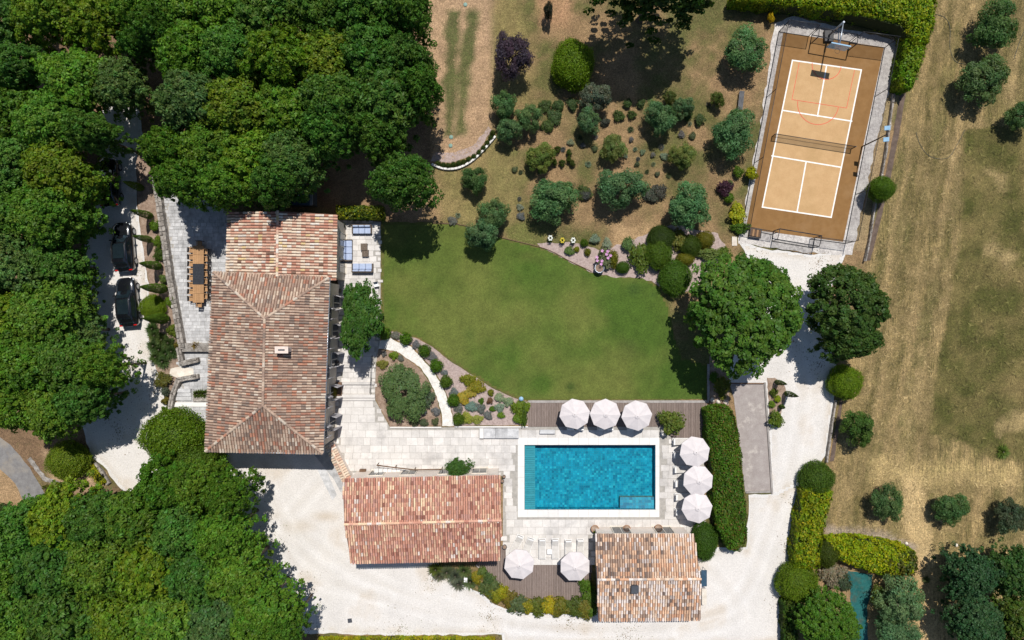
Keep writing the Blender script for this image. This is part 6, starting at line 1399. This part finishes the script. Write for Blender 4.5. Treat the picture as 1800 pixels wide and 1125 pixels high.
# floodlight mast
p = P(1515, 258); mast = empty('floodlight_mast', (p.x, p.y, 0), 0, 'black floodlight mast with two lamps at the right of the court', 'lamp post')
MB().tube([(0, 0, 0), (0, 0, 4.6)], [.07, .045], 8).build('pole', MT['black_metal'], mast)
MB().tube([(.06, .55, 4.6), (-.06, -.55, 4.6)], .035, 6).build('crossarm', MT['black_metal'], mast)
for sg in (-1, 1):
    M = Matrix.Translation((-.12 - .05 * sg * -1, .52 * sg, 4.68)) @ Matrix.Rotation(R(-25), 4, 'Y')
    l = MB().box(-.24, .24, -.2, .2, -.05, .06, .02, M).build('floodlight', MT['flood'], mast)
    MB().box(-.22, .22, -.18, .18, -.075, -.052, .0, M).build('lens', MT['lamp_glass'], l)
c0 = P(1328, 410, .35); bx_ = empty('storage_box', (c0.x, c0.y, 0), th, 'brown wooden storage box with a dark frame left of the lower goal', 'box')
MB().box(-.55, .55, -.42, .42, 0, .36).build('body', MT['brown_wood'], bx_)
for k in range(5): MB().box(-.5 + .2 * k + .01, -.5 + .2 * (k + 1) - .01, -.36, .36, .362, .385).build('slat', MT['teak'] if k % 2 else MT['brown_wood'], bx_)
mb = MB()
for b in ((-.58, .58, .38, .44), (-.58, .58, -.44, -.38), (-.58, -.5, -.379, .379), (.5, .58, -.379, .379)): mb.box(b[0], b[1], b[2], b[3], .361, .40)
mb.build('lid_frame', MT['black_metal'], bx_)
c0 = P(1291, 424); o = MB().box(-.25, .25, -.45, .45, .0, .05, .01).build('gate_step', MT['stone_pale']); o.location = (c0.x, c0.y, .02); tag(o, 'pale stone step by the lower left corner of the court', 'step')

# ---------------------------------------------------------------- parasols
def make_parasol():
    root = empty('parasol', (0, 0, 0)); r, z0, z1 = 1.46, 2.2, 2.62
    for k in range(8):
        a, b = 2 * math.pi * k / 8, 2 * math.pi * (k + 1) / 8; n = 4; mb = MB(); vs_ = []
        for i in range(n + 1):
            t = .06 + .94 * i / n
            for j in range(3):
                u = j / 2; q = Vector((math.cos(a), math.sin(a), 0)).lerp(Vector((math.cos(b), math.sin(b), 0)), u) * r * t
                sag = -.05 * math.sin(math.pi * u) * t
                vs_.append((q.x, q.y, z1 + (z0 - z1) * t ** 1.15 + sag))
        mb.add(vs_, [(i * 3 + j, (i + 1) * 3 + j, (i + 1) * 3 + j + 1, i * 3 + j + 1) for i in range(n) for j in range(2)], False)
        # hanging hem
        e = len(mb.v) - 3; mb.add([mb.v[e], mb.v[e + 1], mb.v[e + 2]] + [(v[0], v[1], v[2] - .1) for v in mb.v[e:e + 3]], [(0, 3, 4, 1), (1, 4, 5, 2)])
        mb.build('canopy_panel', MT['canvas'], root)
        MB().tube([(0, 0, z1 - .06), (math.cos(a) * r, math.sin(a) * r, z0 - .03)], .014, 5).build('rib', MT['wood_grey'], root)
    MB().lathe([(.26, z1 - .01), (.16, z1 + .05), (.03, z1 + .07)], 8).build('top_vent', MT['canvas'], root)
    MB().lathe([(.03, z1 + .06), (.035, z1 + .12), (.001, z1 + .15)], 8).build('finial', MT['wood_grey'], root)
    MB().tube([(0, 0, .05), (0, 0, z1)], .028, 8).build('pole', MT['wood_grey'], root)
    MB().lathe([(.32, 0), (.32, .06), (.06, .1), (.05, .35)], 16).build('base', MT['shutter'], root)
    return root
proto = make_parasol()
pars = [(1012, 729, 10, 'white parasol on the lawn deck, leftmost of three'), (1063, 728, -2, 'white parasol on the lawn deck, middle of three'), (1120, 729, 6, 'white parasol on the lawn deck, rightmost of three'), (1220, 795, 12, 'white parasol beside the oleander hedge, uppermost of three'), (1227, 844, 18, 'white parasol beside the oleander hedge, middle of three'), (1227, 894, 8, 'white parasol beside the oleander hedge, lowest of three'), (912, 992, 15, 'white parasol on the south deck, left one'), (1011, 994, 22, 'white parasol on the south deck, right one')]
for i, (x, y, a, lab) in enumerate(pars):
    o = proto if i == 0 else copy_tree(proto); p = P(x, y, 2.25); o.location = (p.x, p.y, .09); o.rotation_euler = (R((i * 37 % 5 - 2) * 1.1), R((i * 53 % 5 - 2) * 1.1), R(a)); tag(o, lab, 'parasol', 'white parasols round the pool')
# ---------------------------------------------------------------- sun loungers
def make_lounger(back=28):
    root = empty('sun_lounger', (0, 0, 0)); w = .34                  # head towards +y
    fr = MB(); fr.box(-w, -w + .05, -1.0, 1.0, .26, .32); fr.box(w - .05, w, -1.0, 1.0, .26, .32); fr.box(-w + .05, w - .05, -1.0, -.95, .26, .32); fr.box(-w + .05, w - .05, .95, 1.0, .26, .32); fr.build('frame', MT['white_paint'], root)
    for sx in (-w + .03, w - .03):
        for sy in (-.85, .85): MB().tube([(sx, sy, 0), (sx, sy, .258)], .025, 6).build('leg', MT['white_paint'], root)
    MB().box(-w + .03, w - .03, -.96, .28, .322, .37, .015).build('seat', MT['sling'], root)
    M = Matrix.Translation((0, .29, .33)) @ Matrix.Rotation(R(back), 4, 'X')
    b = MB().box(-w + .03, w - .03, 0, .74, 0, .05, .015, M).build('backrest', MT['sling'], root)
    MB().box(-w + .06, w - .06, .58, .73, .052, .085, .015, M).build('headrest', MT['white_paint'], b)
    return root
lp = make_lounger(22)
lng = []
for k, (x, y) in enumerate(((1200, 776), (1201, 799.5), (1202, 825), (1203, 849.5), (1204, 873), (1204, 899))): lng.append((x, y, 90, f'white sun lounger beside the oleander hedge, {ORD[k]} from the top'))
lng += [(908, 957, -24, 'white sun lounger angled beside the left south parasol, outer one'), (928, 962, -18, 'white sun lounger angled beside the left south parasol, inner one'), (953, 964, 0, 'straight white sun lounger left of the small white table'), (976, 964, 1, 'straight white sun lounger right of the small white table'), (999, 966, 0, 'straight white sun lounger half under the right south parasol, left one'), (1020, 965, 0, 'straight white sun lounger half under the right south parasol, right one')]
for k, x in enumerate((1003, 1020, 1056, 1072, 1108, 1124)): lng.append((x, 738, 180, f'white sun lounger mostly hidden under the lawn deck parasols, {ORD[k]} from the left'))
for i, (x, y, a, lab) in enumerate(lng):
    o = lp if i == 0 else copy_tree(lp); p = P(x, y, .3); o.location = (p.x, p.y, .075); o.rotation_euler = (0, 0, R(a)); tag(o, lab, 'sun lounger', 'white sun loungers round the pool')
def side_table(x, y, label, s=.23, mat='white_paint'):
    p = P(x, y, .4); r_ = empty('side_table', (p.x, p.y, .07), 0, label, 'side table')
    MB().box(-s, s, -s, s, .36, .40, .01).build('table_top', MT[mat], r_)
    for sx in (-s + .03, s - .03):
        for sy in (-s + .03, s - .03): MB().box(sx - .02, sx + .02, sy - .02, sy + .02, 0, .359).build('leg', MT[mat], r_)
side_table(966, 970, 'small square white table between the straight loungers')
c0 = P(962, 758); bn = empty('stone_bench', (c0.x, c0.y, .065), 0, 'low grey stone bench left of the lawn deck parasols', 'bench')
MB().box(-.75, .75, -.2, .2, .12, .3, .02).build('seat', MT['paving_grey'], bn)
for sx in (-.5, .5): MB().box(sx - .1, sx + .1, -.16, .16, 0, .119).build('foot', MT['paving_grey'], bn)
c0 = P(916, 700); o = MB().lathe([(.15, 0), (.15, .5), (.22, .52), (.22, .6), (.0, .66)], 12).build('garden_lamp', MT['flood']); o.location = (c0.x, c0.y, 0); tag(o, 'blue-grey garden lamp at the corner of the lawn deck', 'lamp')

# ---------------------------------------------------------------- terrace sofas
def sofa(x, y, rz, n, w, label):
    p = P(x, y, .4); r_ = empty('outdoor_sofa', (p.x, p.y, .07), R(rz), label, 'sofa', 'blue sofas on the front terrace'); d = .86
    MB().box(-w / 2, w / 2, -d / 2, d / 2, .06, .28, .02).build('base', MT['wicker'], r_)
    MB().box(-w / 2, w / 2, d / 2 - .1, d / 2, .281, .62, .02).build('back_frame', MT['wicker'], r_)
    for sg in (-1, 1): MB().box(sg * (w / 2 - .04) - .04, sg * (w / 2 - .04) + .04, -d / 2, d / 2 - .101, .281, .5, .02).build('arm', MT['wicker'], r_)
    iw = (w - .18) / n
    for k in range(n):
        x0 = -w / 2 + .09 + iw * k
        MB().box(x0 + .01, x0 + iw - .01, -d / 2 + .0, d / 2 - .3, .282, .44, .04).build('seat_cushion', MT['cushion_blue'], r_)
        M = Matrix.Translation((0, d / 2 - .3, .30)) @ Matrix.Rotation(R(-12), 4, 'X')
        MB().box(x0 + .02, x0 + iw - .02, 0.0, .17, 0, .42, .05, M).build('back_cushion', MT['cushion_blue'], r_)
    for sx in (-1, 1):
        for sy in (-1, 1): MB().box(sx * (w / 2 - .06) - .03, sx * (w / 2 - .06) + .03, sy * (d / 2 - .06) - .03, sy * (d / 2 - .06) + .03, 0, .059).build('foot', MT['black_metal'], r_)
sofa(636, 403, 0, 3, 1.9, 'blue cushioned sofa at the top of the front terrace')
sofa(611, 440, 90, 3, 2.1, 'blue cushioned sofa along the wing wall')
sofa(637, 471, 180, 3, 2.05, 'blue cushioned sofa at the bottom of the group of three')
for x, y, lab in ((640, 434, 'brown wicker coffee table between the sofas, upper one'), (642, 445, 'brown wicker coffee table between the sofas, lower one')):
    p = P(x, y, .35); r_ = empty('coffee_table', (p.x, p.y, .07), 0, lab, 'coffee table', 'coffee tables'); z = .38 if 'upper' in lab else .31
    for k in range(4): MB().box(-.32 + .16 * k + .004, -.32 + .16 * (k + 1) - .004, -.33, .33, z - .03, z).build('slat', MT['wicker'], r_)
    for sx in (-.28, .28):
        for sy in (-.29, .29): MB().box(sx - .025, sx + .025, sy - .025, sy + .025, 0, z - .031).build('leg', MT['wicker'], r_)
c0 = P(661, 500, .5); r_ = empty('metal_chair', (c0.x, c0.y, .07), R(10), 'small white metal chair at the terrace edge below the sofas', 'chair')
MB().box(-.22, .22, -.22, .22, .42, .45, .01).build('seat', MT['white_paint'], r_); MB().box(-.22, .22, .2, .23, .5, .85, .0).build('backrest', MT['black_metal'], r_)
for sx in (-.2, .2):
    MB().tube([(sx, -.2, 0), (sx, -.2, .419)], .012, 5).build('leg', MT['black_metal'], r_); MB().tube([(sx, .24, 0), (sx, .24, .85)], .012, 5).build('leg', MT['black_metal'], r_)

# ---------------------------------------------------------------- dining table with its chairs
p = P(349, 482, .75); tb = empty('dining_table', (p.x, p.y, .10), 0, 'long teak dining table with a dark middle on the left terrace', 'table')
hw_, hl = .53, 2.75
for y0, y1 in ((1.0, 1.86), (1.87, hl), (-1.86, -1.0), (-hl, -1.87)):
    n = 6
    for k in range(n): MB().box(-hw_ + 2 * hw_ * k / n + .004, -hw_ + 2 * hw_ * (k + 1) / n - .004, y0 + .004, y1 - .004, .70, .74).build('slat', MT['teak'], tb)
MB().box(-hw_, hw_, -.995, .995, .70, .745, .005).build('table_runner', MT['dark_fabric'], tb)
MB().box(-.42, .42, -2.5, 2.5, .62, .699).build('apron', MT['brown_wood'], tb)
for sx in (-.4, .4):
    for sy in (-2.4, 2.4): MB().box(sx - .05, sx + .05, sy - .05, sy + .05, 0, .62).build('leg', MT['teak'], tb)
def make_chair():
    r_ = empty('dining_chair', (0, 0, 0))                            # faces -y, back at +y
    for k in range(4): MB().box(-.23, .23, -.22 + .11 * k + .004, -.22 + .11 * (k + 1) - .004, .42, .445).build('slat', MT['teak'], r_)
    for sx in (-.23, .23):
        MB().box(sx - .02, sx + .02, -.22, -.18, 0, .64).build('leg', MT['black_metal'], r_); MB().box(sx - .02, sx + .02, .2, .24, 0, .88).build('leg', MT['black_metal'], r_)
        MB().box(sx - .025, sx + .025, -.22, .199, .641, .665).build('armrest', MT['teak'], r_)
    MB().box(-.21, .21, .205, .235, .52, .87).build('backrest', MT['dark_fabric'], r_)
    return r_
chp = make_chair(); spots = []
for k in range(8): spots.append((-.78, 2.35 - .67 * k, 90 + (3 if k % 2 else -4), f'teak and dark chair on the left side of the dining table, {ORD[k]} from the top'))
for k in range(7): spots.append((.74, 2.2 - .72 * k, -90 + (4 if k % 2 else -3), f'teak and dark chair on the right side of the dining table, {ORD[k]} from the top'))
spots += [(0, 3.0, 0, 'teak chair at the upper end of the dining table'), (0.02, -2.98, 180, 'teak chair at the lower end of the dining table')]
for i, (x, y, a, lab) in enumerate(spots):
    o = chp if i == 0 else copy_tree(chp); o.location = (p.x + x, p.y + y, .10); o.rotation_euler = (0, 0, R(a)); tag(o, lab, 'chair', 'chairs round the dining table')

# ---------------------------------------------------------------- cars
def make_car():
    root = empty('parked_car', (0, 0, 0))                            # front towards +y
    def loft(st, sec, name, mat, parent):
        mb = MB(); vs_ = []; n = None
        for y, w, zt, zb in st:
            s = sec(w, zt, zb); s = s + [(-a, b) for a, b in s[::-1]]; n = len(s)
            vs_ += [(a, y, b) for a, b in s]
        fs = [(i * n + k, i * n + k + 1, (i + 1) * n + k + 1, (i + 1) * n + k) for i in range(len(st) - 1) for k in range(n - 1)]
        fs += [tuple(range(n)), tuple(range((len(st) - 1) * n, len(st) * n))[::-1]]
        mb.add(vs_, fs, True); return mb.build(name, mat, parent)
    def body_sec(w, zt, zb): return [(w * .82, zb), (w * .97, zb + .12), (w, (zt + zb) * .52), (w * .985, zt - .16), (w * .90, zt - .03), (w * .55, zt + .01), (0.02, zt + .025)]
    body = loft([(-2.36, .62, .88, .45), (-2.30, .80, .98, .30), (-2.1, .90, 1.04, .24), (-1.5, .95, 1.06, .22), (0, .95, 1.04, .22), (.9, .94, 1.02, .22), (1.5, .93, .99, .22), (1.95, .89, .92, .24), (2.2, .78, .82, .28), (2.34, .56, .70, .38)], body_sec, 'body', MT['car_paint'], root)
    def cab_sec(w, zt, zb): return [(w, zb), (w * .93, zb + (zt - zb) * .55), (w * .82, zt - .05), (w * .70, zt - .005), (w * .35, zt + .015), (.02, zt + .02)]
    loft([(-2.12, .80, 1.08, 1.0), (-1.85, .84, 1.42, 1.0), (-1.55, .86, 1.58, 1.0), (-.8, .87, 1.64, 1.0), (0, .87, 1.63, 1.0), (.35, .86, 1.54, 1.0), (.75, .84, 1.28, 1.0), (1.08, .80, 1.04, 1.0)], cab_sec, 'cabin', MT['car_paint'], root)
    def pan(vs_, name, mat): return MB().add(vs_, [(0, 1, 2, 3)]).build(name, MT[mat], root)
    pan([(-.68, 1.06, 1.07), (.68, 1.06, 1.07), (.56, .36, 1.575), (-.56, .36, 1.575)], 'windscreen', 'car_glass')
    pan([(-.55, -1.60, 1.60), (.55, -1.60, 1.60), (.66, -2.12, 1.12), (-.66, -2.12, 1.12)], 'rear_window', 'car_glass')
    pan([(-.52, .20, 1.655), (.52, .20, 1.655), (.52, -1.2, 1.672), (-.52, -1.2, 1.672)], 'sunroof', 'car_glass')
    for sg in (-1, 1):
        pan([(sg * .875, .62, 1.08), (sg * .875, -.45, 1.08), (sg * .765, -.45, 1.53), (sg * .765, .22, 1.50)], 'side_window', 'car_glass')
        pan([(sg * .880, -.52, 1.08), (sg * .875, -1.7, 1.08), (sg * .76, -1.45, 1.50), (sg * .768, -.52, 1.54)], 'side_window', 'car_glass')
        MB().tube([(sg * .66, .15, 1.68), (sg * .66, -.5, 1.71), (sg * .66, -1.5, 1.66)], .022, 6).build('roof_rail', MT['black_metal'], root)
        M = Matrix.Translation((sg * 1.03, .62, 1.08)); MB().box(-.11, .11, -.06, .08, -.07, .08, .03, M).build('wing_mirror', MT['car_paint'], root)
        MB().box(sg * .62 - .2, sg * .62 + .2, 2.02, 2.2, .70, .80, .03).build('headlight', MT['lamp_glass'], root)
        MB().box(sg * .68 - .16, sg * .68 + .16, -2.345, -2.22, .90, 1.0, .03).build('tail_light', MT['tail_red'], root)
        for y in (1.45, -1.42):
            t = MB(); t.tube([(sg * .72, y, .36), (sg * .965, y, .36)], .36, 20); t = t.build('wheel', MT['tyre'], root)
            r = MB(); r.tube([(sg * .95, y, .36), (sg * .972, y, .36)], .24, 16); r.build('rim', MT['rim'], t)
    MB().box(-.26, .26, -2.41, -2.37, .62, .73).build('number_plate', MT['white_paint'], root)
    return root
cp_ = make_car()
for i, (x, y, a, lab) in enumerate(((224, 435, 4, 'black car parked under the trees, upper one of the two in view'), (231, 531, 5, 'black car parked beside the clipped shrub, lower one'), (199, 322, 3, 'dark car in deep shade, mostly hidden by the oaks'))):
    o = cp_ if i == 0 else copy_tree(cp_); p = P(x, y); o.location = (p.x, p.y, .01); o.rotation_euler = (0, 0, R(a)); tag(o, lab, 'car', 'cars parked on the drive')
# low plinth left of the lawn deck
c0 = P(881, 761); pl_ = empty('stone_plinth', (c0.x, c0.y, .06), 0, 'low grey stone plinth with a white end below the flower bed', 'plinth')
for k in range(3): MB().box(-1.7 + 1.14 * k + .006, -1.7 + 1.14 * (k + 1) - .006, -.48, .48, 0, .28, .01).build('slab', MT['paving_grey'], pl_)
MB().box(-2.1, -1.705, -.48, .5, 0, .34, .01).build('end_block', MT['coping'], pl_)
